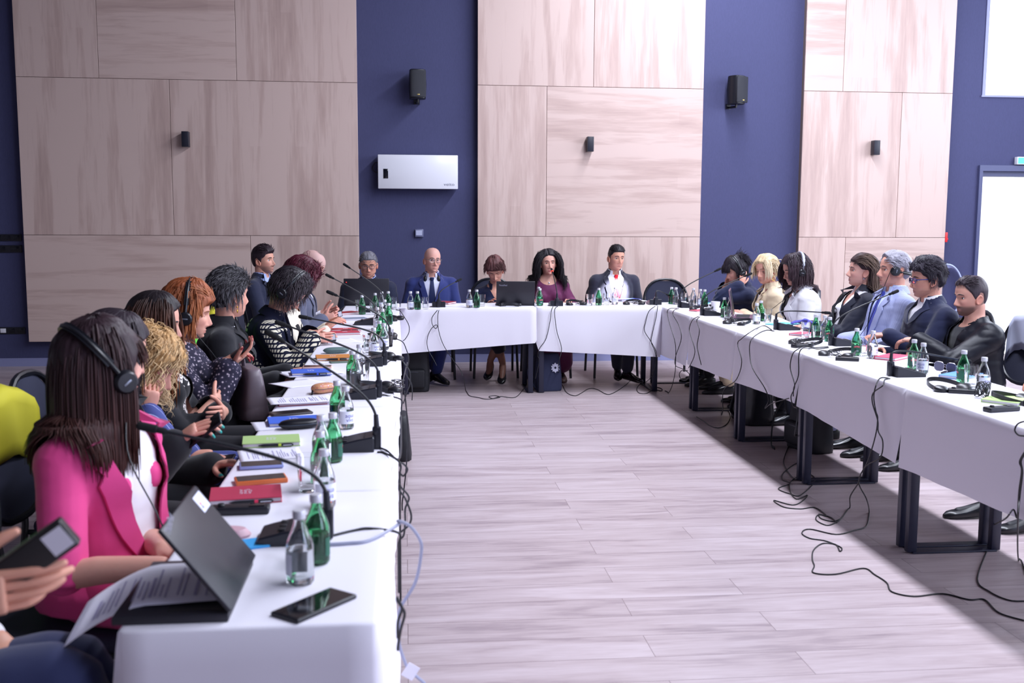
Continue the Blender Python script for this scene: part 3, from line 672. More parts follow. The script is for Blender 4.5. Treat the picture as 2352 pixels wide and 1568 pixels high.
def locks(B, sp, n, azr, zr, length, rad, th=.012, curl=0, cfreq=30, flow='down', seed=1, steps=11, sides=5, rough=.2, both=True, hair=None, hair2=None, stiff=.5, out=.25):
    n = int(n*4.2); rad = rad*.36; sides = 4; rng = np.random.default_rng(seed); p = sp['hp']; g = G(); C = []; base = col(hair or sp['hair']); tipc = col(hair2 or sp.get('hair2', hair or sp['hair']))
    Mi = B.M.inverted(); R3 = B.M.to_3x3(); sh = [(B.N-B.s*.03, B.sh[k]+B.s*.0) for k in 'RL']
    def push(q, off):
        h = Mi @ q; e = Vector((h.x/(.079+off), (h.y+.006)/(.097+off), (h.z-.004)/(.119+off))); l = e.length
        if h.z > -.06 and l < 1 and l > 1e-4:
            e = e/l; q = B.M @ Vector((e.x*(.079+off), e.y*(.097+off)-.006, e.z*(.119+off)+.004))
        # neck and shoulders
        for a, b in sh:
            ab = b-a; t = max(0, min(1, (q-a).dot(ab)/ab.dot(ab))); c = a+ab*t; d = q-c; r = .082+off
            if d.length < r: q = c+d.normalized()*r
        d = q-B.N; a_ = d.dot(B.s)
        if -.3 < a_ < .02:
            lx, ly = d.dot(B.x), d.dot(B.f); rr = math.hypot(lx/.19, ly/.135)
            if rr < 1 and rr > 1e-3: q = B.N+B.s*a_+B.x*(lx/rr)+B.f*(ly/rr)
        return q
    for i in range(n):
        a = R(rng.uniform(*azr))*(rng.choice([-1, 1]) if both else 1); z = zr[0]+(zr[1]-zr[0])*rng.uniform()**.6
        P = Vector(head_base(np.array([a]), np.array([z]), p)[0]); nr = Vector((P.x, P.y+.006, max(P.z, -.02)*.9)).normalized()
        dn = Vector((0, 0, -1)); tdown = (dn-nr*dn.dot(nr)); tdown = tdown.normalized() if tdown.length > .05 else Vector((0, -1, 0))
        if flow == 'down':
            sgn = 1 if a > 0 else -1; fr = max(0, math.cos(a))
            fl = tdown+Vector((sgn*1.3, -.7, 0))*fr
        elif flow == 'back': fl = Vector((0, -1, .15))-nr*(-nr.y+.15*nr.z)
        elif flow == 'bangs': fl = tdown+Vector((.15*rng.normal(), .1, 0))
        elif flow == 'side': fl = Vector((1.0, .25, -.1))
        elif flow == 'sideL': fl = Vector((-1.0, .25, -.1))
        elif flow == 'up': fl = nr*.9+Vector((0, .2, .3))
        elif flow == 'mess': fl = tdown*.6+Vector(rng.normal(size=3))*.6
        else: fl = tdown
        fl = (fl.normalized()+nr*out+Vector(rng.normal(size=3))*rough*.5).normalized()
        q = B.M @ (P+nr*th*.6); d = (R3 @ fl).normalized(); Ln = length*rng.uniform(.85, 1.1); st = Ln/steps; pts = [q]; ph = rng.uniform(0, 6.28); off = th*rng.uniform(.4, 1.1)
        for s_ in range(steps):
            u = (s_+1)/steps; grav = Vector((0, 0, -1))*(1-stiff)*min(1, .25+u)
            d = (d*(stiff+.35)+grav+Vector(rng.normal(size=3))*.06*rough).normalized(); q = push(q+d*st, off); pts.append(q)
        if curl:
            w = Vector((1, 0, 0)); out_ = []
            for s_, q in enumerate(pts):
                k = min(1, s_/2); t_ = cfreq*s_*st+ph; tt = (pts[min(s_+1, len(pts)-1)]-pts[max(s_-1, 0)]).normalized(); e1 = tt.orthogonal().normalized(); e2 = tt.cross(e1)
                out_.append(q+(e1*math.cos(t_)+e2*math.sin(t_))*curl*k)
            pts = out_
        r0 = rad*rng.uniform(.7, 1.2); rr = [r0*min(1, .4+k*.35)*(1-.8*(k/steps)**4) for k in range(steps+1)]; nv0 = len(g.v)
        g.tube(pts, rr, sides, round_ends=False, flat=.6)
        tone = rng.uniform(.65, 1.35); m = len(g.v)-nv0; per = m//(steps+1)
        for k in range(m): u = min(1, (k//sides)/steps); C.append((base*(1-u)+tipc*u)*tone)
    return np.array(g.v).reshape(-1, 3), g.f, np.array(C).clip(0, 1).reshape(-1, 3)
def add_hair(B, pieces, name='hair'):
    g = G(); C = []
    for V, F, c, inhead in pieces:
        if inhead:
            M = np.array(B.M); V = V@M[:3, :3].T+M[:3, 3]
        g.add(V, F); C.append(c)
    return obj(name, g, M_hair, B.root, tint=np.concatenate(C), sharp=None)

def face_details(B, sp):
    p = sp['hp']; brow = sp.get('brow', sp['hair']); lid = sp.get('lid', .35)
    for sg in (1, -1):
        P = head_base(np.array([R(22.0)*sg]), np.array([-.003]), p)[0]; c = Vector((sg*.031, float(P[1])-.0075, -.003)); g = G()
        rings = []; n = 16
        look = Matrix.Rotation(R(sp.get('gaze', 0)), 3, 'Z') @ Matrix.Rotation(R(sp.get('gaze_v', 0)), 3, 'X')
        for i in range(11):
            a = PI*i/10; a = min(max(a, .03), PI-.03)
            rings.append([c+look @ Vector((.0122*math.sin(a)*math.cos(2*PI*k/n), .0122*math.cos(a), .0122*math.sin(a)*math.sin(2*PI*k/n))) for k in range(n)])
        for i in range(10):
            f = [(i*n+k, (i+1)*n+k, (i+1)*n+(k+1) % n, i*n+(k+1) % n) for k in range(n)]
        g.loft(rings); g.m = [1 if (fi//n) < 2 or fi == 160 else 0 for fi in range(len(g.f))]
        # upper lid: part of a slightly larger ball
        lidv = []; m = 12; r = .0135
        for i in range(6):
            el = R(95-(95+10-0)*(i/5)*(.45+.75*lid)); lidv.append([c+Vector((r*math.cos(el)*math.sin(b), r*math.cos(el)*math.cos(b), r*math.sin(el))) for b in [R(-80+160*k/m) for k in range(m+1)]])
        o0 = len(g.v); g.add([q for rr in lidv for q in rr], [(i*(m+1)+k, i*(m+1)+k+1, (i+1)*(m+1)+k+1, (i+1)*(m+1)+k) for i in range(5) for k in range(m)], 2)
        g.v = [tuple(B.M @ Vector(v)) for v in g.v]
        sk = mat('eyelid_'+sp['skin'], tuple(col(sp['skin'])*.8), .5)
        obj('eye', g, [M_eye, M_iris, sk], B.root, sharp=None)
        g = G(); pts = []
        for i in range(8):
            u = i/7; a = R(8+31*u)*sg; z = .0165+.006*math.sin(PI*(u*.8+.1))-.004*u; P = head_base(np.array([a]), np.array([z]), p)[0]; pts.append(B.M @ Vector((P[0], P[1]+.0005, P[2])))
        g.tube(pts, [.0018, .003, .0034, .0034, .003, .0026, .002, .001], 6, flat=1.0); obj('eyebrow', g, M_hair, B.root, tint=np.tile(col(brow), (len(g.v), 1)), sharp=None)
def spectacles(B, sp, m=None, w=.024, h=.017, rimr=.0016):
    p = sp['hp']; m = m or M_rim; g = G(); yc = .0985; gl = G()
    for sg in (1, -1):
        c = Vector((sg*.032, yc-.003, -.005)); pts = []
        for i in range(25):
            a = 2*PI*i/24; x = w*math.copysign(abs(math.cos(a))**.6, math.cos(a)); z = h*math.copysign(abs(math.sin(a))**.6, math.sin(a)); pts.append(c+Vector((x, -.0035*(abs(x*sg+.0)/.024)**2*(1 if x*sg > 0 else 0), z)))
        g.tube(pts, rimr, 6, round_ends=False)
        gl.add([q for q in pts[:-1]], [tuple(range(24)) if sg > 0 else tuple(range(23, -1, -1))])
        g.tube([c+Vector((sg*w, -.004, .006)), Vector((sg*.0725*p['w']+sg*.006, .06, .004)), Vector((sg*.0745*p['w']+sg*.004, -.005, .003)), Vector((sg*.074*p['w']+sg*.003, -.022, -.014))], rimr*1.2, 6)
    g.tube([(-.009, yc+.0, 0), (0, yc+.003, .003), (.009, yc+.0, 0)], rimr, 6)
    for q in (g, gl): q.v = [tuple(B.M @ Vector(v)) for v in q.v]
    o = obj('spectacles', g, m, B.root); l = obj('lens', gl, M_lens, o, smooth=False); return o
M_hp = mat('headphone_black', '17181f', .35); M_hpad = mat('headphone_pad', '22242c', .75); M_hpg = mat('headphone_badge', '8a8f9c', .3, metal=.5)
def headset(B, label, tilt=0, w=.0, off=.012, band=None, group='interpretation headphones', roll=0, cord=None):
    M = B.X @ B.M @ Matrix.Rotation(R(tilt), 4, 'X')
    t = thing('headphones', label, 'headphones', group=group); t.matrix_world = Matrix.Translation(M.translation) @ M.to_euler().to_matrix().to_4x4()
    hw = .078+off+w; g = G(); pts = []
    for i in range(25):
        a = R(-8+196*i/24); pts.append((hw*math.cos(a), -.008, .0+(.128+off)*math.sin(a)))
    g.tube(pts, [.0065]*25, 8, flat=1.0); rings = []
    g2 = G()
    for i in range(3, 22):
        a = R(-8+196*i/24); c = Vector((hw*math.cos(a), -.008, (.128+off)*math.sin(a))); n = Vector((math.cos(a), 0, math.sin(a)))
        rings.append([c+Vector((0, y, 0))+n*q for y, q in ((-.011, -.004), (.011, -.004), (.011, .003), (-.011, .003))])
    g2.loft(rings); g.join(g2); obj('headband', g, band or M_hp, t)
    for sg in (1, -1):
        g = G(); g.lathe([(.004, .012), (.026, .011), (.032, .004), (.033, -.006), (.028, -.010), (.004, -.0105)][::-1], 22, axis='x'); 
        if sg < 0: g.v = [(-x, y, z) for x, y, z in g.v]; g.f = [f[::-1] for f in g.f]
        e = obj('earpiece', g, M_hp, t); e.location = (sg*(hw+.002), -.008, -.018)
        q = G(); q.lathe([(.012, -.010), (.03, -.011), (.033, -.017), (.028, -.024), (.012, -.022)][::-1], 20, axis='x')
        if sg < 0: q.v = [(-x, y, z) for x, y, z in q.v]; q.f = [f[::-1] for f in q.f]
        obj('ear_cushion', q, M_hpad, e)
        q = G(); q.box(.0115 if sg > 0 else -.0135, .0135 if sg > 0 else -.0115, -.012, .012, -.003, .003, bev=.0008); obj('badge', q, M_hpg, e)
    if cord:
        g = G(); iv = t.matrix_world.inverted(); g.tube(crom([Vector((.08*cord[0], .01, -.05))]+[iv @ Vector(q) for q in cord[1]], 6), .0022, 6); obj('cord', g, M_hp, t)
    return t

def bare(B, sp):
    """the whole body as one skin"""
    g = G(); torso(g, B, -.004 if B.fem else 0); traps(g, B, 0); gf = G()
    for k in 'RL': arm(g, B, k, 0)
    legs(g, B, 0)
    nb = B.M @ Vector((0, -.028, -.055)); g.tube([B.N-B.s*.05, B.N.lerp(nb, .5), nb], [.058 if B.fem else .066, .050 if B.fem else .060, .053 if B.fem else .062], 16)
    B.grip = {}; tips = []
    for k in 'RL':
        h = B.hd[k]; B.grip[k] = hand(g, gf, B.wr[k], h['d'], h['n'], k == 'R', h.get('curl', .45), sp.get('hand_s', .86 if B.fem else .95), h.get('spread', 1), h.get('thumb', .5), h.get('curls')); tips += B.grip[k][4]
        A, T = B.an[k], B.tp[k]; dh = (T-A).normalized(); g.tube([A-Vector((0, 0, .03)), A+dh*.06-Vector((0, 0, .035)), T], [.036, .034, .022], 10)
    V, F, NN = remesh(g, sp.get('vox', .009), 2); gg = G(); gg.add(V, F); C = [np.tile(col(sp.get('leg_skin', sp['skin'])), (len(V), 1))]
    if 'leg_skin' in sp: C[0][V[:, 2] > .62] = col(sp['skin'])
    elif not sp.get('bare_feet'): C[0][V[:, 2] < .24] = col('15161f')
    Vh, Fh, Ch = make_head(sp); M = np.array(B.M); gg.add(Vh@M[:3, :3].T+M[:3, 3], Fh); C.append(Ch)
    ge = G(); ear(ge, 1, sp['hp']['w']); ear(ge, -1, sp['hp']['w']); ge.v = [tuple(B.M @ Vector(v)) for v in ge.v]; gg.join(ge); C.append(np.tile(col(sp['skin'])*np.array([1, .86, .84]), (len(ge.v), 1)))
    gg.join(gf); cf = np.tile(col(sp['skin'])*np.array([1, .93, .92]), (len(gf.v), 1))
    if sp.get('nails'):
        FV = np.array(gf.v)
        for tp, d, n, r0 in tips:
            q = FV-np.array(tp); m = (np.linalg.norm(q, axis=1) < .0135) & (q@np.array(n) < .001); cf[m] = col(sp['nails'])
    C.append(cf)
    return obj('body', gg, M_skin, B.root, tint=np.concatenate(C), sharp=None)
def HP(**k):
    d = dict(w=1.0, jaw=1.0, nose=1.0); d.update(k); return d
M_shoe = mat('black_leather', '0f1016', .3)
def trousers(B, m, vox=.012, stop=.96, widen=.012, name='trousers'):
    g = G(); torso(g, B, .012, t1=.3); legs(g, B, .012, stop, widen)
    V, F, NN = remesh(g, vox, 4); V = wrinkle(V, NN, .004, 8, random.random()*40); gg = G(); gg.add(V, F); return obj(name, gg, m, B.root, sharp=None)
# ------------------------------------------------------------------ cloth kinds
def fab(name, c, rough=.8, sheen=.2, bump=(500, .15)): return mat('cloth_'+name, c, rough, sheen=sheen, spec=.25, bump=bump)
def patt(name, base, build, rough=.8):
    m = mat('cloth_'+name, base, rough, spec=.25); nt, N, L, b = nodes_of(m); tc = N.new('ShaderNodeTexCoord')
    L.new(build(N, L, tc.outputs['Object']), b.inputs['Base Color']); return m
def ramp(N, L, fac, stops, const=False):
    r = N.new('ShaderNodeValToRGB'); L.new(fac, r.inputs[0]); e = r.color_ramp.elements
    if const: r.color_ramp.interpolation = 'CONSTANT'
    while len(e) < len(stops): e.new(.5)
    for q, (p, c) in zip(e, stops): q.position = p; q.color = (*srgb(c), 1)
    return r.outputs[0]
def stripes(axis, period, duty, c0, c1):
    def f(N, L, v):
        s = N.new('ShaderNodeSeparateXYZ'); L.new(v, s.inputs[0]); m = N.new('ShaderNodeMath'); m.operation = 'MULTIPLY'; m.inputs[1].default_value = 1/period; L.new(s.outputs[axis], m.inputs[0])
        q = N.new('ShaderNodeMath'); q.operation = 'FRACT'; L.new(m.outputs[0], q.inputs[0]); return ramp(N, L, q.outputs[0], [(0, c0), (1-duty, c1)], True)
    return f
def floral(N, L, v):
    a = N.new('ShaderNodeTexVoronoi'); a.inputs['Scale'].default_value = 62; L.new(v, a.inputs['Vector'])
    return ramp(N, L, a.outputs['Distance'], [(0, 'd9cfd6'), (.24, '9a8d9c'), (.36, '2d2a40'), (1, '201e30')])
def leopard(N, L, v):
    a = N.new('ShaderNodeTexNoise'); a.inputs['Scale'].default_value = 95; a.inputs['Detail'].default_value = 1; L.new(v, a.inputs['Vector'])
    return ramp(N, L, a.outputs['Fac'], [(0, '2a2528'), (.47, 'e2dcdc'), (1, 'f0eaea')], True)
def knit(N, L, v):
    s = N.new('ShaderNodeSeparateXYZ'); L.new(v, s.inputs[0])
    def frac(out, k, off=None):
        m = N.new('ShaderNodeMath'); m.operation = 'MULTIPLY_ADD'; m.inputs[1].default_value = k; L.new(out, m.inputs[0]); m.inputs[2].default_value = 0
        if off is not None: L.new(off, m.inputs[2])
        q = N.new('ShaderNodeMath'); q.operation = 'FRACT'; L.new(m.outputs[0], q.inputs[0]); return m.outputs[0], q.outputs[0]
    sm = N.new('ShaderNodeMath'); sm.operation = 'ADD'; L.new(s.outputs['X'], sm.inputs[0]); L.new(s.outputs['Y'], sm.inputs[1])
    zr, zf = frac(s.outputs['Z'], 36)
    fl = N.new('ShaderNodeMath'); fl.operation = 'FLOOR'; L.new(zr, fl.inputs[0]); hf = N.new('ShaderNodeMath'); hf.operation = 'MULTIPLY'; hf.inputs[1].default_value = .5; L.new(fl.outputs[0], hf.inputs[0])
    _, xf = frac(sm.outputs[0], 52, hf.outputs[0])
    c1 = N.new('ShaderNodeMath'); c1.operation = 'LESS_THAN'; c1.inputs[1].default_value = .62; L.new(xf, c1.inputs[0])
    c2 = N.new('ShaderNodeMath'); c2.operation = 'LESS_THAN'; c2.inputs[1].default_value = .6; L.new(zf, c2.inputs[0])
    mu = N.new('ShaderNodeMath'); mu.operation = 'MULTIPLY'; L.new(c1.outputs[0], mu.inputs[0]); L.new(c2.outputs[0], mu.inputs[1])
    w = N.new('ShaderNodeTexWave'); w.inputs['Scale'].default_value = 1.15; w.inputs['Distortion'].default_value = 3.2; w.inputs['Detail'].default_value = 0; w.bands_direction = 'DIAGONAL'; L.new(v, w.inputs['Vector'])
    g = N.new('ShaderNodeMath'); g.operation = 'GREATER_THAN'; g.inputs[1].default_value = .42; L.new(w.outputs['Fac'], g.inputs[0])
    m2 = N.new('ShaderNodeMath'); m2.operation = 'MULTIPLY'; L.new(mu.outputs[0], m2.inputs[0]); L.new(g.outputs[0], m2.inputs[1])
    return ramp(N, L, m2.outputs[0], [(0, '14162c'), (.5, 'd8d0bc')], True)
SUIT_NAVY = fab('navy_wool', '23273f'); SUIT_BLUE = fab('blue_wool', '2c3670'); SUIT_DARK = fab('charcoal_wool', '2b2b3b'); SUIT_GREY = fab('grey_wool', '55586e')
SUIT_LIGHT = patt('light_pinstripe', 'aab0d0', stripes('X', .010, .2, '9fa6cc', 'b0b6da')); BLACK = fab('black_cloth', '14141c'); NAVY = fab('navy_cloth', '1a2040'); INK = fab('ink_cloth', '191b2c', .6)
WHITE = fab('white_cotton', 'e8e6ee', .8); LBLUE = fab('pale_blue_cotton', 'a9b8ee'); CREAM = fab('cream_cloth', 'e6dccb'); PINK = fab('pink_crepe', 'dd4689', .75, .1); PLUM = fab('plum_cloth', '662750', .65, .1)
BEIGE = fab('beige_linen', 'd8c4a6'); BOMBER = fab('black_nylon', '1a1b24', .38, 0); RED = fab('red_silk', 'd8202e', .45, 0); TIE_B = fab('blue_silk', '4a55b4', .45, 0); TIE_N = fab('dark_blue_silk', '1f2950', .45, 0)
STRIPED = patt('blue_pinstripe', '4a5590', stripes('X', .035, .07, '434c86', 'aab0da')); FLORAL = patt('dark_floral', '201e30', floral); LEOPARD = patt('leopard_print', 'e2dcdc', leopard); KNIT = patt('knitted_pattern', '14162c', knit, .95)
GREYTEE = fab('dark_tee', '24252f')
SKIN = dict(f='d8a08c', fp='e0ac98', ft='c98f78', m='cf9680', mp='dba794', mt='c08670')
PEOPLE = {}
HL_M = [(0, .056), (28, .054), (48, .048), (60, .026), (76, .012), (84, -.026), (92, -.02), (100, .022), (112, .014), (124, -.05), (150, -.075), (180, -.08)]
HL_F = [(0, .068), (25, .062), (45, .044), (60, .022), (78, -.004), (90, -.03), (110, -.06), (150, -.085), (180, -.088)]
HL_REC = [(0, .088), (20, .080), (38, .070), (55, .045), (70, .018), (84, -.024), (92, -.018), (100, .022), (112, .014), (124, -.05), (150, -.075), (180, -.08)]
def cap(B, sp, hl, th, **k): V, F, C = hair_cap(B, sp, hl, th, **k); return (V, F, C, True)
def lk(B, sp, *a, **k): V, F, C = locks(B, sp, *a, **k); return (V, F, C, False)
def start(key, **sp):
    sp.setdefault('hp', HP()); sp.setdefault('skin', SKIN['f'] if sp.get('sex', 'f') == 'f' else SKIN['m'])
    B = build_pose(sp); bare(B, sp); face_details(B, sp); PEOPLE[key] = B; return B, sp
def man_suit(B, suit, shirt, tie_m=None, v=(.42, .085), trouser=None, collar_open=0, wid=.05):
    _, sb = garment(B, 'shirt', .008, shirt, sleeves=True, cuff=.03, amp=.001, neck=.97)
    _, jb = garment(B, 'jacket', .021, suit, cuff=.09, pad=.007, vneck=v, amp=.004, wide=.010, neck=.96, open_front=.05)
    lapels(B, jb, v, suit, wid); shirt_collar(B, shirt, .062 if not B.fem else .053, open_=collar_open)
    if tie_m: tie(B, sb, tie_m)
    if trouser is not False: trousers(B, trouser or suit)
    return sb, jb
def shoes(B, m=None):
    for k in 'RL': shoe(B, k, m or M_shoe)

# ------------------------------------------------------------------ behind the far tables
B, s = start('B1', label='man with rimless spectacles and navy jacket behind the wide black laptop', sex='m', head_at=atY(846, 607, 9.98), face=180, head=(2, -8, 0), lean=9, hair='6d6c74', brow='3a3436', lid=.8, hp=HP(w=1.08, jaw=1.14),
    handR=dict(p=(.16, .30, .70)), handL=dict(p=(-.14, .30, .70)), scalp=('77747a', .7), build=1.08)
man_suit(B, SUIT_NAVY, LBLUE, None, (.5, .085), False, .01); trousers(B, SUIT_DARK); spectacles(B, s, mat('thin_rim', '6b6f7e', .3, metal=.6)); shoes(B)
add_hair(B, [cap(B, s, HL_M, [(0, .006), (60, .004), (90, .002), (180, .004)], lift=.009, groove=.35), lk(B, s, 260, (0, 180), (.02, .114), .024, .004, .008, flow='back', stiff=.9, rough=.25, out=.04, seed=51, steps=5)])
B, s = start('B2', label='bald man in blue suit with headphones around his neck', sex='m', head_at=atY(993, 597, 9.98), face=180, head=(16, 3, -2), lean=5, hair='8a8288', brow='6a5c58', lid=.2, hp=HP(w=.99, jaw=1.04, nose=1.1), scalp=('c39a92', .35), skin='d6a091',
    handR=dict(p=(.16, .28, .68)), handL=dict(p=(-.14, .28, .68)), legR=dict(k=(.10, .44, .53), a=(-.02, .30, .14), t=(.04, .42, .05)), legL=dict(k=(-.12, .45, .53), a=(-.03, .40, .12), t=(-.10, .52, .045)))
man_suit(B, SUIT_BLUE, fab('white_striped', 'd2d4ea'), TIE_N, (.36, .088)); spectacles(B, s, mat('light_rim', '9a8f86', .3, metal=.7)); shoes(B)
B, s = start('B3', label='woman with cropped auburn hair looking down at the open laptop, in a navy blouse', head_at=atY(1137, 620, 9.95), face=180, head=(-6, -27, 4), lean=12, hair='5c3a3a', brow='4a3030', lid=.95, leg_skin='8f6657',
    handR=dict(p=(.10, .30, .72), curl=.3), handL=dict(p=(-.12, .30, .72), curl=.3), legR=dict(k=(.05, .44, .55), a=(-.05, .34, .17), t=(-.03, .46, .03)), legL=dict(k=(-.07, .46, .58), a=(.07, .34, .20), t=(.10, .45, .07)))
_, jb = garment(B, 'blouse', .016, NAVY, cuff=.06, vneck=(.72, .06), amp=.005, neck=.97); shirt_collar(B, NAVY, .056, .036, 34, .05, 'collar', .012); shoe(B, 'R', M_shoe, True); shoe(B, 'L', M_shoe, True)
def sk(g): legs(g, B, .02, .18, .03); g.tube([(.06, .1, .53), (.0, .42, .55)], [.15, .13], 14)
g = G(); torso(g, B, .014, t1=.35); legs(g, B, .022, .20, .0); g.tube([(0, .05, .53), (0, .42, .54)], [.13, .10], 14, flat=.8); V, F, NN = remesh(g, .012, 6); q = G(); q.add(V, F); obj('skirt', q, fab('black_skirt', '1c1b26'), B.root, sharp=None)
add_hair(B, [cap(B, s, [(0, .040), (40, .036), (60, .012), (80, -.004), (95, -.004), (112, -.035), (150, -.06), (180, -.07)], [(0, .022), (60, .022), (90, .018), (180, .028)], lift=.030, groove=.35), lk(B, s, 170, (50, 180), (.02, .112), .06, .007, .02, rough=.3, flow='down', stiff=.75, seed=3, out=.04), lk(B, s, 80, (0, 60), (.06, .108), .055, .006, .022, flow='sideL', stiff=.8, seed=4, out=.15)])
B, s = start('B4', label='woman with long dark wavy hair speaking, in a plum dress', head_at=atY(1259, 603, 10.0), face=180, head=(4, 2, 2), lean=4, hair='1d181e', brow='2a2024', lid=.35, skin='d9a493', lip='b04858', lip_w=.8, build=1.04,
    handR=dict(p=(.20, .22, .74)), handL=dict(p=(-.20, .22, .74)), legR=dict(k=(.10, .44, .53), a=(.02, .30, .10), t=(.02, .42, .035)), legL=dict(k=(-.10, .44, .53), a=(-.10, .30, .10), t=(-.10, .42, .035)))
def cape(g):
    for k, sg in (('R', 1), ('L', -1)): g.tube([B.sh[k]-B.x*(sg*.02), B.sh[k]+B.x*(sg*.05)-B.s*.15+B.f*.02, B.sh[k]+B.x*(sg*.10)-B.s*.34+B.f*.06], [.072, .085, .115], 16)
_, jb = garment(B, 'dress_top', .016, PLUM, cuff=.02, amp=.006, neck=.97, round_neck=(.085, .05), skirt=cape, wide=.03)
g = G(); torso(g, B, .014, t1=.35); legs(g, B, .05, .80, .03); V, F, NN = remesh(g, .012, 6); V = wrinkle(V, NN, .008, 9, 4); q = G(); q.add(V, F); obj('dress_skirt', q, PLUM, B.root, sharp=None); shoes(B, mat('tan_leather', '5b3f3a', .5))
g = G(); p = cast(B, jb, .0, .93, .004); g.ball((0, 0, 0), (.009, .004, .009), 10); o = obj('pendant', g, mat('silver', 'c8c8d4', .2, metal=.9), B.root); o.location = p
add_hair(B, [cap(B, s, HL_F, [(0, .010), (60, .022), (90, .026), (180, .03)], lift=.022, part=.012), lk(B, s, 340, (64, 178), (-.02, .112), .30, .009, .023, curl=.010, cfreq=26, seed=5, rough=.3, stiff=.32), lk(B, s, 90, (30, 75), (.055, .105), .29, .008, .020, curl=.010, cfreq=26, seed=6, stiff=.35)])
B, s = start('B5', label='man in dark suit with red tie sitting in a bright patch of light', sex='m', head_at=atY(1415, 592, 9.98), face=180, head=(14, 0, -2), lean=3, hair='241f24', brow='2a2224', lid=.35, hp=HP(w=.96, jaw=1.06, nose=1.05), skin='cc957f', scalp=('6a5650', .55),
    handR=dict(p=(.12, .28, .68)), handL=dict(p=(-.16, .28, .68)), legR=dict(k=(.07, .46, .53), a=(.02, .34, .14), t=(.04, .46, .06)), legL=dict(k=(-.08, .46, .56), a=(-.04, .50, .13), t=(-.11, .62, .055)))
man_suit(B, SUIT_DARK, WHITE, RED, (.36, .088)); shoes(B, mat('polished_leather', '1a1218', .16))
add_hair(B, [cap(B, s, HL_M, [(0, .010), (60, .004), (90, .001), (180, .002)], lift=.013, groove=.2), lk(B, s, 220, (0, 75), (.055, .114), .045, .005, .014, flow='back', stiff=.85, rough=.15, out=.06, seed=52, steps=6)])

# ------------------------------------------------------------------ along the row against the timber cladding
B, s = start('L1', label='woman in bright pink blazer over a white top wearing headphones', head_at=atY(238, 842, 2.9), face=-112, head=(60, 9, 4), lean=-2, hs=.95, bust=.72, chair=-86, hair='2f2026', hair2='4a2a24', brow='2f2026', lid=.3, skin='dca493', lip='b0585e', lip_w=.8, vox=.006, build=1.04,
    handR=dict(w=atY(372, 1300, 2.60), d=(.12, .9, .0), n=(0, .1, -1), pole=(.6, -.5, -.8), curl=.35), handL=dict(w=atY(372, 1262, 2.72), d=(.3, .9, 0), n=(0, .1, -1), curl=.4))
garment(B, 'white_top', .009, WHITE, vox=.007, sleeves=False, amp=.003, round_neck=(.085, .05), neck=.96)
_, jb = garment(B, 'blazer', .024, PINK, vox=.007, cuff=.08, pad=.012, sl=.6, wide=.018, vneck=(.0, .125), amp=.004, neck=.95, open_front=.10); lapels(B, jb, (.0, .125), PINK, .052, .006); trousers(B, PINK, .010); shoes(B)
g = G(); P = B.M @ Vector((.078, -.004, -.075))
for i in range(5): g.ball(P-Vector((0, 0, .014*i)), .006-.0006*i, 8)
obj('earring', g, mat('silver', 'c8c8d4', .2, metal=.9), B.root)
add_hair(B, [cap(B, s, [(0, .044), (40, .036), (60, .0), (78, -.05), (110, -.08), (180, -.09)], [(0, .018), (60, .03), (90, .034), (180, .04)], lift=.036, na=140, nv=34), lk(B, s, 620, (74, 180), (-.03, .114), .275, .010, .036, seed=11, rough=.12, stiff=.24, steps=13), lk(B, s, 130, (0, 55), (.05, .088), .075, .007, .02, flow='bangs', stiff=.75, seed=12, out=.12)])
headset(B, 'black headphones worn by the woman in the pink blazer', tilt=27, w=.022, off=.028, cord=(1, [B.X @ Vector((.09, .14, .92)), B.X @ Vector((.06, .2, .75)), B.X @ Vector((.1, .3, .62))]))
B, s = start('L2', label='woman in black blazer and white blouse hidden behind the pink blazer, holding a phone', head_at=atY(262, 806, 3.5), face=-98, head=(20, -20, 0), lean=-3, hair='2a2028', lid=.7, skin='d8a08e', vox=.007, nails='2fa39a',
    handR=dict(w=atY(405, 1018, 3.32), d=(-.1, .75, .6), n=(-.4, .5, -.5), curls=(.5, .55, .6, .65), pole=(.5, -.4, -1)), handL=dict(p=(-.12, .32, .68)))
garment(B, 'white_blouse', .009, WHITE, sleeves=False, amp=.004, vneck=(.6, .06), neck=.96)
_, jb = garment(B, 'blazer', .024, BLACK, cuff=.06, pad=.01, wide=.014, vneck=(.1, .095), amp=.004, neck=.95, open_front=.07); lapels(B, jb, (.1, .095), BLACK, .05); trousers(B, BLACK); shoes(B)
g = G(); W = B.wr['R']; fd = (W-B.el['R']).normalized(); g.tube([W-fd*.03+(fd.orthogonal()*math.cos(a)+fd.cross(fd.orthogonal())*math.sin(a))*.034 for a in [2*PI*i/20 for i in range(21)]], .004, 8, round_ends=False); obj('bracelet', g, mat('gold', 'd8a84a', .25, metal=.9), B.root)
add_hair(B, [cap(B, s, HL_F, [(0, .014), (90, .02), (180, .024)], lift=.022), lk(B, s, 200, (55, 180), (-.02, .112), .20, .009, .022, seed=14, stiff=.3)])
B, s = start('L3', label='woman with curly blond hair in a blue pinstriped suit, hand to her cheek', head_at=atY(340, 842, 4.0), face=-94, head=(-2, -22, 0), lean=10, hair='b08a5c', hair2='dcc096', brow='8a6a4a', lid=.8, skin='d69a88', vox=.007, nails='b890c8',
    handR=dict(w=atY(338, 945, 3.85), d=(-.05, .25, 1), n=(-.75, -.4, .1), curls=(.9, 1.0, 1.1, 1.2), pole=(.5, .2, -1)), handL=dict(w=atY(455, 1062, 3.62), d=(-.1, 1, .1), n=(0, .1, -1), curl=.5))
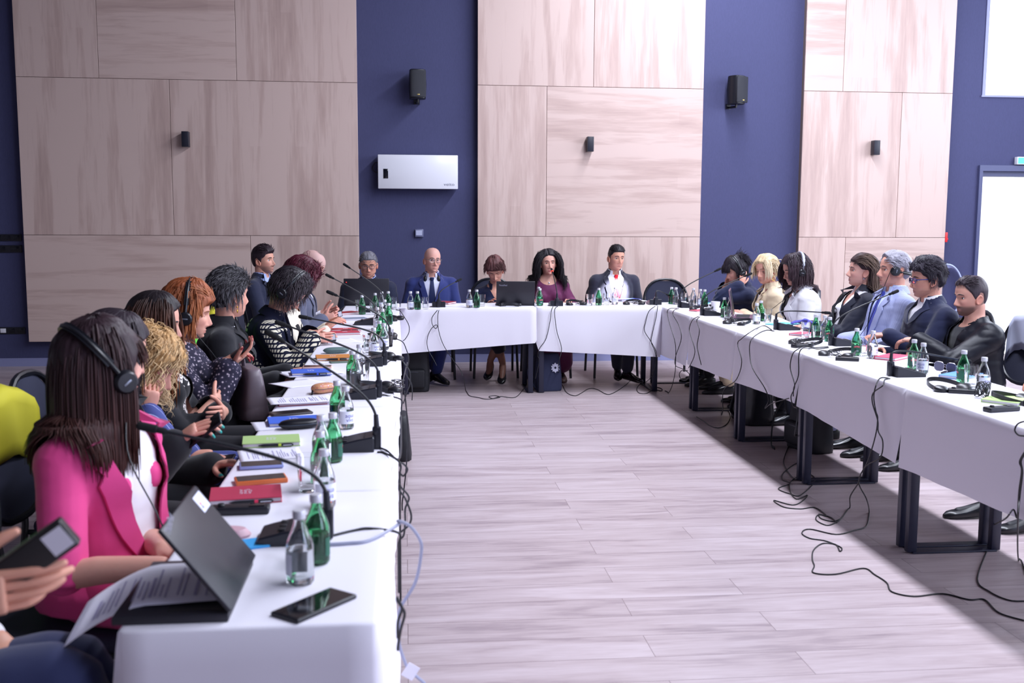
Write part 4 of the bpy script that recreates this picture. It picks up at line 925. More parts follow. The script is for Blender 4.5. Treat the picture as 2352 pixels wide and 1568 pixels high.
_, jb = garment(B, 'striped_jacket', .02, STRIPED, cuff=.07, pad=.006, wide=.01, amp=.006, neck=.97, vneck=(.5, .07)); lapels(B, jb, (.5, .07), STRIPED, .045); trousers(B, patt('blue_pinstripe_trousers', '4a5590', stripes('X', .04, .06, '454e8a', 'aab0da')), widen=.03); garment(B, 'camisole', .008, WHITE, sleeves=False, amp=.001, neck=.9); shoes(B)
add_hair(B, [cap(B, s, [(0, .05), (40, .044), (60, .01), (78, -.03), (110, -.07), (180, -.088)], [(0, .026), (60, .04), (90, .045), (180, .045)], lift=.035, groove=.5), lk(B, s, 400, (94, 180), (-.02, .113), .26, .0068, .045, curl=.016, cfreq=75, seed=15, rough=.8, stiff=.4, steps=22, out=.5), lk(B, s, 200, (15, 94), (.06, .113), .06, .006, .03, curl=.014, cfreq=85, seed=16, rough=1.0, stiff=.45, steps=18, out=.5)])
B, s = start('L4', label='woman with long dark hair, black cardigan and leopard print top, arms crossed', head_at=atY(358, 742, 4.5), face=-90, head=(4, -10, 0), lean=-8, hair='1f181c', hair2='8a4f2c', lid=.5, skin='d79f8c', vox=.008,
    handR=dict(p=(-.09, .20, .73), d=(-1, .1, 0), n=(0, -1, 0), curl=.25, thumb=0, pole=(.6, 0, -1)), handL=dict(p=(.09, .27, .72), d=(1, .1, .1), n=(0, -1, 0), pole=(-.6, 0, -1)))
garment(B, 'leopard_top', .010, LEOPARD, sleeves=False, amp=.004, round_neck=(.08, .06), neck=.96); garment(B, 'cardigan', .024, BLACK, cuff=.14, wide=.01, vneck=(-.05, .10), amp=.006, neck=.95, open_front=.08); trousers(B, BLACK, widen=.03); shoes(B)
add_hair(B, [cap(B, s, HL_F, [(0, .016), (60, .022), (90, .024), (180, .026)], lift=.022, part=.0), lk(B, s, 330, (50, 180), (-.02, .112), .42, .010, .024, seed=17, rough=.15, stiff=.22, steps=13), lk(B, s, 60, (40, 80), (.03, .10), .40, .009, .02, seed=18, stiff=.3, steps=13)])
B, s = start('L5', label='ginger haired woman in dark floral blouse wearing headphones', head_at=atY(434, 718, 5.0), face=-88, head=(6, -9, 0), lean=-4, hair='8a4a2c', hair2='b8744a', brow='8a5a40', lid=.8, skin='dba28e', lip='b8605e', nails='8c1f2c', vox=.008,
    handR=dict(w=atY(530, 835, 4.85), d=(-.1, .8, .55), n=(.1, -.5, .8), curls=(.35, .4, .45, .5), pole=(.6, -.3, -1)), handL=dict(w=atY(515, 832, 4.95), d=(.2, .8, .5), n=(.3, .2, -1), curl=.5))
_, jb = garment(B, 'floral_blouse', .016, FLORAL, cuff=.18, wide=.03, amp=.008, neck=1.0); trousers(B, BLACK); shoes(B)
g = G(); c = B.N+B.s*.03; g.loft([[c+B.s*z+B.x*(r*math.sin(a)*(1+.06*math.sin(a*9)))+B.f*(r*math.cos(a)*(1+.06*math.sin(a*9))) for a in [2*PI*i/60 for i in range(60)]] for z, r in ((-.03, .07), (.0, .06), (.03, .066), (.03, .063), (-.02, .05))]); obj('frilled_collar', g, FLORAL, B.root)
g = G(); W = B.wr['R']; fd = (W-B.el['R']).normalized(); e1 = fd.orthogonal().normalized(); e2 = fd.cross(e1); g.loft([[W-fd*(.035+q)+(e1*math.cos(a)+e2*math.sin(a))*r for a in [2*PI*i/20 for i in range(20)]] for q, r in ((.009, .031), (.009, .035), (-.009, .035), (-.009, .031))]); nn = (B.Rz.inverted() @ Vector((0, -1, .3))).normalized(); cc = W-fd*.035+nn*.034; g.ball(cc, (.017, .017, .017), 12); obj('wristwatch', g, mat('watch_steel', 'b9bcc8', .25, metal=.8), B.root)
add_hair(B, [cap(B, s, [(0, .045), (40, .040), (60, .01), (78, -.035), (110, -.07), (180, -.085)], [(0, .03), (60, .03), (90, .034), (180, .042)], lift=.046, groove=.35), lk(B, s, 330, (78, 180), (-.02, .113), .15, .009, .036, curl=.006, cfreq=22, seed=19, rough=.3, stiff=.45), lk(B, s, 110, (0, 60), (.05, .11), .075, .007, .036, seed=20, rough=.2, flow='back', stiff=.92, out=.02), lk(B, s, 60, (60, 80), (.045, .08), .08, .008, .026, seed=21, stiff=.6)])
headset(B, 'black headphones worn by the ginger haired woman', tilt=2, w=.022, off=.034, cord=(1, [B.X @ Vector((.12, .12, .93)), B.X @ Vector((.16, .2, .86)), B.X @ Vector((.08, .32, .90))]))
B, s = start('L6', label='woman with cropped grey and black hair in a black blazer with gold earring', head_at=atY(528, 676, 5.5), face=-84, head=(36, 0, 0), lean=2, hair='262428', hair2='6f6c72', lid=.3, skin='d59c88', vox=.008,
    handR=dict(w=atY(640, 874, 5.15), d=(-.05, 1, -.15), n=(0, -.1, -1), curl=.35, pole=(.15, -.6, -1)), handL=dict(p=(-.16, .34, .70), curl=.4))
garment(B, 'shirt', .008, WHITE, sleeves=False, amp=.001, neck=1.0); _, jb = garment(B, 'blazer', .024, BLACK, cuff=.07, pad=.012, wide=.012, vneck=(.5, .07), amp=.005, neck=.97); lapels(B, jb, (.5, .07), BLACK, .05); trousers(B, BLACK); shoes(B)
W = B.wr['R'].lerp(B.el['R'], .2); g = G()
for i in range(3): g.ball(W+(B.el['R']-W).normalized()*(.02*i)+(B.Rz.inverted() @ Vector((0, -1, .1))).normalized()*.045, .0075, 10)
obj('cuff_button', g, mat('gold', 'd8a84a', .25, metal=.9), B.root)
g = G(); P = B.M @ Vector((.079, -.008, -.062)); g.ball(P, .005, 8); g.ball(P-Vector((0, 0, .02)), (.009, .004, .011), 10); obj('earring', g, mat('gold', 'd8a84a', .25, metal=.9), B.root)
add_hair(B, [cap(B, s, [(0, .055), (50, .046), (66, .014), (80, -.018), (92, .004), (100, .012), (114, -.02), (130, -.065), (180, -.085)], [(0, .022), (60, .016), (90, .016), (180, .03)], lift=.03, groove=.5), lk(B, s, 420, (0, 180), (.03, .114), .055, .0052, .022, seed=22, rough=.5, flow='back', stiff=.8, out=.3, steps=7), lk(B, s, 160, (80, 180), (-.04, .06), .05, .005, .012, seed=23, rough=.3, stiff=.7, steps=7)])
B, s = start('L7', label='woman with dark curly hair, spectacles and a black and cream knitted jacket', head_at=atY(664, 668, 6.4), face=-92, head=(-4, -40, 0), lean=18, hair='221c22', hair2='5a5058', lid=.9, skin='d69c8a',
    handR=dict(w=atY(716, 778, 6.3), d=(-.2, 1, .1), n=(-.9, .1, -.4), curl=.35, pole=(.6, -.2, -1)), handL=dict(w=atY(712, 765, 6.45), d=(.15, 1, 0), n=(.6, .1, -.8), curl=.45))
_, jb = garment(B, 'knitted_jacket', .026, KNIT, cuff=.05, pad=.006, wide=.02, amp=.006, neck=.98, vneck=(.45, .06)); lapels(B, jb, (.45, .06), KNIT, .05, .008, notch=False); trousers(B, BLACK); garment(B, 'cream_top', .01, CREAM, sleeves=False, amp=.001, neck=.95); shoes(B); spectacles(B, s)
add_hair(B, [cap(B, s, [(0, .05), (40, .044), (60, .015), (78, -.02), (110, -.06), (180, -.088)], [(0, .022), (60, .03), (90, .03), (180, .036)], lift=.028, groove=.5), lk(B, s, 400, (70, 180), (-.03, .113), .13, .006, .030, curl=.006, cfreq=50, seed=24, rough=.4, stiff=.45, steps=12), lk(B, s, 90, (0, 70), (.05, .11), .06, .006, .028, curl=.004, cfreq=60, flow='back', seed=25, rough=.4, stiff=.85, out=.05)])
headset(B, 'black headphones worn by the woman in the knitted jacket', tilt=2, w=.018, off=.026)
B, s = start('L8', label='woman with burgundy hair and cream top bending over the table', head_at=atY(690, 637, 7.1), face=-92, head=(0, -38, 0), lean=16, hair='4a1626', hair2='5c1c30', lid=.9, skin='d49a86',
    handR=dict(p=(.08, .40, .80)), handL=dict(p=(-.12, .38, .80)))
garment(B, 'cream_top', .012, CREAM, cuff=.05, amp=.005, neck=.96, round_neck=(.08, .05)); trousers(B, BLACK); shoes(B)
add_hair(B, [cap(B, s, HL_F, [(0, .022), (60, .03), (90, .03), (180, .036)], lift=.03, groove=.5), lk(B, s, 360, (60, 180), (-.02, .113), .12, .006, .030, curl=.006, cfreq=50, seed=26, rough=.5, stiff=.5, steps=12), lk(B, s, 90, (0, 60), (.05, .11), .06, .006, .028, curl=.005, cfreq=60, flow='back', seed=56, rough=.5, stiff=.8, out=.1)])
B, s = start('L9', label='grey haired balding man in grey suit looking down at a phone', sex='m', head_at=atY(714, 611, 7.8), face=-90, head=(-8, -34, 0), lean=14, hair='a8a0a6', brow='7a6a66', lid=.9, skin='d39a8a', scalp=('b09a9a', .6), build=1.08, hp=HP(w=1.03, jaw=1.1),
    handR=dict(w=atY(742, 733, 7.7), d=(-.2, 1, .25), n=(-.7, .3, .3), curl=.7, pole=(.6, -.2, -1)), handL=dict(w=atY(738, 722, 7.8), d=(.2, 1, .2), n=(.7, .2, .2), curl=.6))
man_suit(B, SUIT_GREY, WHITE, None, (.3, .09)); shoes(B)
B, s = start('L10', label='bearded man in navy suit and open blue shirt sitting beside the timber cladding', sex='m', head_at=atY(606, 598, 9.45), face=-112, head=(-2, 4, 0), lean=-4, hair='30232a', brow='2c2226', lid=.25, skin='d49c88', beard=('5a4440', .5), hp=HP(w=.98, nose=1.1),
    handR=dict(p=(.14, .32, .66)), handL=dict(p=(-.12, .32, .66)))
man_suit(B, SUIT_NAVY, LBLUE, None, (.3, .095), None, .012); shoes(B)
add_hair(B, [cap(B, s, HL_M, [(0, .03), (60, .012), (90, .008), (180, .012)], lift=.028, groove=.3), lk(B, s, 90, (0, 70), (.06, .112), .06, .008, .026, seed=27, flow='back', stiff=.85, rough=.3, out=.2)])
B, s = start('L0', label='person in navy trousers at the table end, only lap and hand visible', sex='m', head_at=Vector((-1.10, 2.0, 1.24)), face=-88, head=(20, 0, 0), lean=0, hair='4a4040', skin='d09a84', vox=.006,
    handR=dict(w=atY(-135, 1372, 1.56), d=(-.05, 1, .02), n=(-1, .05, .1), curls=(.22, .34, .42, .5), pole=(.5, -.3, -1), thumb=.2, spread=.3), handL=dict(p=(-.12, .30, .66)), legR=dict(k=(.06, .46, .66), a=(-.05, .60, .30), t=(-.02, .74, .26)), legL=dict(k=(-.12, .46, .60), a=(-.12, .44, .10), t=(-.13, .60, .035)))
garment(B, 'shirt', .014, WHITE, cuff=.12, amp=.004); trousers(B, fab('navy_twill', '20264a')); shoes(B); add_hair(B, [cap(B, s, HL_M, [(0, .014), (90, .01), (180, .012)], lift=.016)])

# ------------------------------------------------------------------ along the window side
B, s = start('R1', label='dark haired woman in navy jacket pressing a hand to her headphones', head_at=atY(1690, 620, 9.4), face=86, head=(12, -14, -4), lean=16, hair='211b24', lid=.98, skin='d79d8c', lip='b04a58',
    handL=dict(w=atY(1702, 655, 9.28), d=(.15, -.25, 1), n=(.95, .15, 0), curl=.35, pole=(-.08, .05, -1)), handR=dict(w=atY(1668, 655, 9.5), d=(-.3, -.1, 1), n=(-.6, -.6, 0), curl=.5, pole=(.2, .2, -1)))
_, jb = garment(B, 'jacket', .024, NAVY, cuff=.10, pad=.008, wide=.016, amp=.008, neck=.99, vneck=(.6, .06)); lapels(B, jb, (.6, .06), NAVY, .045); trousers(B, BLACK); shoes(B)
add_hair(B, [cap(B, s, [(0, .046), (40, .04), (60, .008), (78, -.02), (110, -.055), (180, -.08)], [(0, .02), (60, .02), (90, .018), (180, .026)], lift=.024, groove=.4), lk(B, s, 90, (0, 45), (.05, .085), .07, .006, .016, flow='bangs', stiff=.75, seed=31), lk(B, s, 130, (120, 180), (.04, .112), .09, .006, .03, flow='back', rough=.9, stiff=.75, seed=32, out=.5), lk(B, s, 80, (65, 180), (-.05, .05), .07, .006, .012, seed=33, stiff=.6)])
headset(B, 'black headphones held to the ear by the woman in the navy jacket', tilt=-8, w=.012, off=.018)
B, s = start('R2', label='blond woman in a beige jacket with gold earring', head_at=atY(1760, 620, 8.9), face=80, head=(38, -4, 3), lean=8, hair='cdb48e', hair2='ecdcc2', brow='8a6c56', lid=.6, skin='d9a18f', build=1.1, hp=HP(w=1.04, jaw=1.12),
    handR=dict(p=(.12, .28, .70)), handL=dict(p=(-.10, .28, .70)))
garment(B, 'white_top', .010, WHITE, sleeves=False, amp=.001, round_neck=(.085, .05), neck=.97); _, jb = garment(B, 'jacket', .024, BEIGE, cuff=.06, pad=.008, wide=.012, vneck=(.25, .095), amp=.006, neck=.96); lapels(B, jb, (.25, .095), BEIGE, .05); trousers(B, BEIGE); shoes(B)
g = G(); P = B.M @ Vector((-.079, -.004, -.065)); g.tube([P+Vector((0, .013*math.cos(a), -.014+.018*math.sin(a))) for a in [2*PI*i/16 for i in range(17)]], .003, 6); obj('earring', g, mat('gold', 'd8a84a', .25, metal=.9), B.root)
add_hair(B, [cap(B, s, HL_F, [(0, .018), (60, .022), (90, .022), (180, .03)], lift=.03, part=-.02), lk(B, s, 200, (60, 180), (-.03, .112), .12, .009, .022, seed=34, flow='back', stiff=.6, rough=.2), lk(B, s, 90, (30, 75), (.04, .105), .14, .009, .02, seed=35, stiff=.45, rough=.15)])
B, s = start('R3', label='woman with dark bob in white jacket wearing headphones', head_at=atY(1826, 620, 8.25), face=84, head=(10, -12, 0), lean=6, hair='2a1f28', hair2='46343c', lid=.6, skin='cf9686', build=1.08,
    handR=dict(p=(.12, .28, .70)), handL=dict(p=(-.12, .28, .70)))
garment(B, 'black_top', .010, BLACK, sleeves=False, amp=.002, round_neck=(.08, .06), neck=.96); _, jb = garment(B, 'jacket', .026, WHITE, cuff=.05, pad=.01, wide=.014, vneck=(.05, .10), amp=.007, neck=.96, open_front=.06); lapels(B, jb, (.05, .10), WHITE, .055); trousers(B, BLACK); shoes(B); buttons(B, jb, (.12,), M_bp, -.06)
add_hair(B, [cap(B, s, HL_F, [(0, .016), (60, .026), (90, .03), (180, .036)], lift=.026, part=.02), lk(B, s, 330, (55, 180), (-.02, .113), .19, .010, .032, curl=.006, cfreq=26, seed=36, rough=.25, stiff=.38), lk(B, s, 80, (35, 65), (.05, .10), .16, .009, .02, seed=37, stiff=.5)])
headset(B, 'black headphones with a pale band worn by the woman with the dark bob', tilt=26, w=.018, off=.026, band=mat('pale_band', 'a9adc4', .35), cord=(-1, [B.X @ Vector((-.08, .16, .94)), B.X @ Vector((-.06, .24, .86)), B.X @ Vector((-.02, .30, .80))]))
B, s = start('R4', label='brown haired woman in navy blazer over a white shirt, leaning back', head_at=atY(1979, 622, 7.55), face=88, head=(-6, 3, 0), lean=-16, hair='3a2a2c', hair2='7a6456', lid=.35, skin='dba696', lip='c0787a',
    handR=dict(p=(.10, .30, .72), d=(-.5, 1, 0)), handL=dict(p=(-.06, .30, .74), d=(.6, .8, 0), n=(0, -.6, -1)))
_, sb = garment(B, 'white_shirt', .012, WHITE, cuff=.03, amp=.006, vneck=(.62, .065), neck=.96); shirt_collar(B, WHITE, .056, .036, 36, .05, 'shirt_collar', .014); _, jb = garment(B, 'blazer', .026, INK, cuff=.10, pad=.01, wide=.012, vneck=(-.1, .12), amp=.005, neck=.95, open_front=.12); lapels(B, jb, (-.1, .12), INK, .05); trousers(B, INK); shoes(B)
g = G(); g.ball(B.M @ Vector((-.079, -.004, -.055)), .006, 8); obj('earring', g, mat('silver', 'c8c8d4', .2, metal=.9), B.root)
add_hair(B, [cap(B, s, [(0, .058), (40, .054), (60, .034), (78, .008), (92, .006), (102, .0), (118, -.05), (180, -.088)], [(0, .012), (60, .016), (90, .014), (180, .03)], lift=.022, groove=.2), lk(B, s, 120, (20, 100), (.03, .108), .15, .008, .016, seed=38, flow='back', stiff=.75, rough=.12, out=.08), lk(B, s, 240, (105, 180), (-.05, .09), .30, .009, .026, curl=.008, cfreq=20, seed=39, stiff=.3, rough=.25)])
B, s = start('R5', label='grey haired man in pale blue suit with headphones worn low', sex='m', head_at=atY(2052, 620, 7.0), face=88, head=(0, 4, 0), lean=-6, hair='8f8c98', hair2='c8c8d6', brow='3a3034', lid=.35, skin='d59d8b', hp=HP(w=.98, nose=1.12), hs=1.03,
    handR=dict(p=(.12, .28, .68)), handL=dict(p=(-.12, .28, .68)))
man_suit(B, SUIT_LIGHT, fab('pale_shirt', 'cfdcfa'), TIE_B, (.25, .095)); shoes(B)
add_hair(B, [cap(B, s, HL_REC, [(0, .018), (60, .014), (90, .012), (180, .02)], lift=.02, groove=.4), lk(B, s, 150, (20, 180), (.02, .112), .05, .006, .014, seed=40, flow='back', stiff=.8, rough=.3, out=.1)])
headset(B, 'black headphones with the band behind the neck of the grey haired man', tilt=94, w=.004, off=.004, cord=(-1, [B.X @ Vector((-.06, .13, .90)), B.X @ Vector((-.05, .17, .80)), B.X @ Vector((-.04, .22, .72))]))
B, s = start('R6', label='dark haired man with blue spectacles, navy cardigan and white collar', sex='m', head_at=atY(2128, 641, 6.5), face=90, head=(-6, -2, 0), lean=2, hair='2a2630', hair2='4a4450', brow='2a2428', lid=.35, skin='d49c8a', beard=('9a7a74', .2), build=1.08, hp=HP(w=1.03, jaw=1.08),
    handR=dict(p=(.12, .28, .68)), handL=dict(p=(-.12, .36, .80), d=(.4, 1, 0)))
garment(B, 'white_shirt', .009, WHITE, sleeves=False, amp=.001, neck=1.0); shirt_collar(B, WHITE, .064, .044, 30, .055, 'shirt_collar', .012); _, jb = garment(B, 'cardigan', .022, NAVY, cuff=.04, pad=.004, wide=.008, vneck=(.72, .07), amp=.006, neck=.98); lapels(B, jb, (.72, .07), NAVY, .05, notch=False); buttons(B, jb, (.5, .3, .12), M_bp); trousers(B, INK); shoes(B)
spectacles(B, s, mat('blue_rim', '2c3f8c', .3), rimr=.0024)
add_hair(B, [cap(B, s, HL_M, [(0, .03), (60, .022), (90, .018), (180, .026)], lift=.038, groove=.5), lk(B, s, 340, (0, 180), (.04, .114), .06, .006, .026, seed=41, rough=.55, flow='back', stiff=.75, out=.25, steps=7), lk(B, s, 130, (85, 180), (-.04, .06), .035, .005, .010, seed=44, rough=.3, stiff=.7, steps=7), lk(B, s, 70, (0, 55), (.075, .105), .05, .006, .02, seed=45, flow='sideL', stiff=.8, out=.25, steps=7)])
B, s = start('R7', label='man with short hair and dark beard in a black bomber jacket', sex='m', head_at=atY(2229, 681, 6.1), face=88, head=(4, -3, 0), lean=2, hair='3a3038', brow='2a2226', lid=.35, skin='d59f8e', beard=('3a2e30', .75), scalp=('6a5652', .6), hp=HP(w=1.0, jaw=1.04),
    handR=dict(p=(.06, .36, .74), d=(-.8, .6, 0)), handL=dict(p=(-.04, .40, .80), d=(.8, .5, 0), pole=(-.8, -.1, -.8)))
garment(B, 'dark_tee', .010, GREYTEE, sleeves=False, amp=.001, neck=1.0, round_neck=(.07, .03)); _, jb = garment(B, 'bomber_jacket', .03, BOMBER, cuff=.05, pad=.012, wide=.012, vneck=(.3, .075), amp=.011, neck=1.0)
g = G(); c = B.N+B.s*.004; rings = []
for i in range(23):
    a = R(30+300*i/22); e = B.x*math.sin(a)+B.f*math.cos(a); q = c-B.s*(.05*max(0, math.cos(a))); rings.append([q+e*.066+B.s*.03, q+e*.074+B.s*.034, q+e*.095-B.s*.02, q+e*.084-B.s*.022])
g.loft(rings); obj('ribbed_collar', g, BOMBER, B.root); trousers(B, INK); shoes(B)
add_hair(B, [cap(B, s, HL_REC, [(0, .016), (60, .008), (90, .003), (180, .004)], lift=.014, groove=.35), lk(B, s, 110, (0, 80), (.06, .112), .04, .007, .014, seed=42, flow='back', stiff=.85, rough=.3, out=.15)])
B, s = start('R8', label='person of whom only dark trousers and shoes show under the window side cloth', sex='m', head_at=Vector((3.62, 4.95, 1.12)), face=90, head=(0, 0, 0), lean=0, hair='3a3038', legR=dict(k=(.10, .50, .535), a=(.02, .62, .10), t=(.02, .80, .035)), legL=dict(k=(-.12, .50, .535), a=(-.24, .52, .10), t=(-.25, .68, .035)))
garment(B, 'sweater', .018, INK, cuff=.05, amp=.004); trousers(B, INK); shoes(B); add_hair(B, [cap(B, s, HL_M, [(0, .014), (90, .01), (180, .012)], lift=.016)])
B2 = PEOPLE['B2']; Mh = B2.H
# ------------------------------------------------------------------ tables and cloths
TH = .77
M_cloth = mat('tablecloth_white', 'e4e1ec', .85, sheen=.1, bump=(300, .05)); M_top = mat('table_laminate', 'b9a48f', .5); M_leg = mat('table_steel', '23253a', .4)
def table(x0, x1, y0, y1, along, label):
    t = thing('conference_table', label, 'table', ((x0+x1)/2, (y0+y1)/2, 0), 0, 'conference tables under white cloths'); hx, hy = (x1-x0)/2-.02, (y1-y0)/2-.02
    g = G(); g.box(-hx, hx, -hy, hy, TH-.034, TH-.008, bev=.003); obj('tabletop', g, M_top, t)
    ix, iy = hx-.028, hy-.022
    for sx in (1, -1):
        for sy in (1, -1):
            g = G(); g.box(sx*ix-.022, sx*ix+.022, sy*iy-.018, sy*iy+.018, .004, TH-.034, bev=.003); obj('leg', g, M_leg, t)
    for s in (1, -1):
        g = G()
        if along == 'y': g.box(-ix, ix, s*iy-.03, s*iy+.03, 0, .008, bev=.002)
        else: g.box(s*ix-.03, s*ix+.03, -iy, iy, 0, .008, bev=.002)
        obj('foot_bar', g, M_leg, t)
    return t
def cloth(x0, x1, y0, y1, hems, label, seed=0, flare=.012, wave=.010):
    """hems: heights of the hem on the sides x0, x1, y0, y1; a pair runs along the side"""
    e = .003; x0 += e; x1 -= e; y0 += e; y1 -= e; P = []; r = .014
    def side(p, q, n, hem):
        k = max(2, int((Vector(q)-Vector(p)).length/.045)); h0, h1 = hem if hasattr(hem, '__len__') else (hem, hem)
        for i in range(k+1):
            u = i/k; P.append((p[0]+(q[0]-p[0])*u, p[1]+(q[1]-p[1])*u, n, h0+(h1-h0)*u))
    side((x0+r, y0), (x1-r, y0), (0, -1), hems[2])
    side((x1, y0+r), (x1, y1-r), (1, 0), hems[1])
    side((x1-r, y1), (x0+r, y1), (0, 1), hems[3][::-1] if hasattr(hems[3], '__len__') else hems[3])
    side((x0, y1-r), (x0, y0+r), (-1, 0), hems[0][::-1] if hasattr(hems[0], '__len__') else hems[0])
    n = len(P); g = G(); rows = []
    rows.append([(p[0]-p[2][0]*.012, p[1]-p[2][1]*.012, TH) for p in P]); rows.append([(p[0]-p[2][0]*.004, p[1]-p[2][1]*.004, TH-.0012) for p in P]); rows.append([(p[0], p[1], TH-.006) for p in P])
    for k in range(1, 11):
        u = k/10; row = []
        for i, (x, y, nn, h) in enumerate(P):
            s = x*nn[1]*-1+y*nn[0]; w = noise.noise(Vector((s*3.1+seed*7, u*.9, seed)))*1.2+.5*noise.noise(Vector((s*9+seed, u*.7, 5)))
            cx = min(abs(x-x0), abs(x1-x)) if nn[0] == 0 else min(abs(y-y0), abs(y1-y)); cr = math.exp(-(cx/.06)**2)
            d = .002+(flare*u+wave*w*u**.8)*(1-.3*cr)+.01*cr*u
            z = TH-.006-(TH-.006-h)*u; row.append((x+nn[0]*max(d, .001), y+nn[1]*max(d, .001), z))
        rows.append(row)
    g.loft([r for r in rows[::-1]], cap=False); top = len(rows)-1
    g.f.append(tuple(top*n+k for k in range(n))); g.m.append(0)
    return tagp(obj('tablecloth', g, M_cloth, sharp=50), label, 'tablecloth', 'white tablecloths')
XL0, XL1, XR0, XR1, YB0, YB1 = -.540, -.052, 2.288, 2.795, 9.02, 9.56
wl = ['under the half closed laptop and phone', 'in front of the blue pinstriped suit and leopard print top', 'in front of the ginger haired woman', 'in front of the woman with cropped grey and black hair', 'in front of the knitted jacket', 'in front of the man in the grey suit', 'in the corner by the bearded man']
yl = [1.89, 2.87, 4.2, 5.3, 6.5, 7.7, 8.9, 9.56]
for i, w in enumerate(wl):
    table(XL0, XL1, yl[i], yl[i+1], 'y', 'steel legged conference table '+w)
    near = .12 if i == 0 else TH-.03
    cloth(XL0, XL1, yl[i], yl[i+1], (.45, (.16, .28) if i == 0 else (.36+.05*(i % 2), .33+.05*(i % 3)), near, TH-.03 if i < 6 else .45), 'white tablecloth '+w, i, .03 if i == 0 else .014)
for i, (a, c, w, hm) in enumerate(((XL1, 1.155, 'before the bald man', (.37, .455)), (1.155, XR0, 'before the man in the red tie', (.385, .32)))):
    table(a, c, YB0, YB1, 'x', 'steel legged conference table '+w); cloth(a, c, YB0, YB1, (.5, .5, hm, .45), 'white tablecloth '+w, 20+i, .012)
yr = [3.25, 4.495, 5.76, 6.95, 8.12, 9.56]
wr = ['under the pale green notebook', 'in front of the bearded man in the bomber jacket', 'in front of the pale blue suit and navy blazer', 'in front of the woman in the white jacket', 'in front of the woman holding her headphones']
for i, w in enumerate(wr):
    table(XR0, XR1, yr[i], yr[i+1], 'y', 'steel legged conference table '+w)
    cloth(XR0, XR1, yr[i], yr[i+1], ((.44, .38), (.40, .43), (.44, .46), (.39, .38), (.36, .33))[i] and (((.44, .40), (.41, .46), (.47, .42), (.42, .38), (.36, .33))[i], .5, TH-.03, TH-.03 if i < 4 else .45), 'white tablecloth '+w, 40+i, .012)

# ------------------------------------------------------------------ chairs
M_seat = mat('chair_fabric', '2c2e44', .85, bump=(500, .2)); M_fr = mat('chair_frame', '16171f', .35)
def chair_proto():
    t = thing('conference_chair', 'x', 'chair', (0, 0, 0), 0, 'black framed conference chairs')
    g = G(); g.box(-.215, .215, -.20, .23, .385, .436, bev=.022, seg=3); obj('seat', g, M_seat, t)
    g = G(); rings = []
    for k in range(9):
        u = k/8; z = .53+.40*u; y = -.235-.055*u; w = .205*math.sqrt(max(.05, 1-(abs(u-.42)/.62)**3.2))
        rings.append([(w*math.cos(a), y-.03*(abs(math.cos(a))**2-1)*-.6+.017*math.sin(a), z) for a in [2*PI*i/20 for i in range(20)]])
    g.loft(rings); b = obj('backrest', g, M_seat, t)
    g = G(); pts = []
    for k in range(33):
        a = R(-80+340*k/32) if False else 2*PI*k/32; x = .222*math.copysign(abs(math.cos(a))**.8, math.cos(a)); zz = .735+.212*math.sin(a); pts.append((x, -.262-.055*(zz-.73)/.4+.018*(abs(x)/.22)**2, zz))
    g.tube(pts, .0125, 8, round_ends=False); obj('back_frame', g, M_fr, b)
    for sx in (1, -1):
        g = G(); g.tube([(sx*.20, .21, .40), (sx*.215, .235, 0.002)], .0125, 10, round_ends=False); obj('leg', g, M_fr, t)
        g = G(); g.tube(crom([(sx*.205, -.245, .62), (sx*.208, -.225, .42), (sx*.213, -.27, .15), (sx*.215, -.29, 0.002)], 4), .0125, 10, round_ends=False); obj('leg', g, M_fr, t)
    g = G(); g.tube([(-.21, .2, .378), (.21, .2, .378)], .010, 8); g.tube([(-.21, -.2, .378), (.21, -.2, .378)], .010, 8); g.tube([(-.2, .2, .378), (-.2, -.24, .39)], .010, 8); g.tube([(.2, .2, .378), (.2, -.24, .39)], .010, 8); obj('seat_frame', g, M_fr, t)
    return t
CH = chair_proto(); chn = [0]
who = dict(B1='the man behind the wide laptop', B2='the bald man in the blue suit', B3='the woman with cropped auburn hair', B4='the woman in plum', B5='the man in the red tie', L0='the person in navy trousers at the table end', L1='the woman in the pink blazer', L2='the woman in black blazer beside the pink one', L3='the curly blond woman', L4='the woman in black cardigan', L5='the ginger haired woman', L6='the woman with cropped grey hair', L7='the woman in the knitted jacket', L8='the burgundy haired woman', L9='the man in the grey suit', L10='the bearded man in navy suit', R1='the woman holding her headphones', R2='the blond woman in beige', R3='the woman in the white jacket', R4='the woman leaning back in navy blazer', R5='the man in the pale blue suit', R6='the man in the navy cardigan', R7='the man in the bomber jacket', R8='the dark trousers and shoes of the hidden sitter')
CHAIRS = {}
for k, B in PEOPLE.items():
    b0 = B.hip; off = -.055-max(0, -B.sp.get('lean', 0))*.006
    p = B.loc+B.Rz @ Vector((0, off, 0))
    CHAIRS[k] = o = CH if chn[0] == 0 else dup(CH); chn[0] += 1
    cf = R(B.sp['chair']) if 'chair' in B.sp else B.face
    if 'chair' in B.sp: p = B.loc+Matrix.Rotation(cf, 3, 'Z') @ Vector((0, off-.05, 0))
    o.location = p; o.rotation_euler = (0, 0, cf); o['label'] = 'dark upholstered chair under '+who[k]
c = atY(1541, 700, 9.95); o = dup(CH, (c.x, 9.98, 0), PI, 'empty dark upholstered chair beside the man in the red tie'); o.rotation_euler.z = R(176)
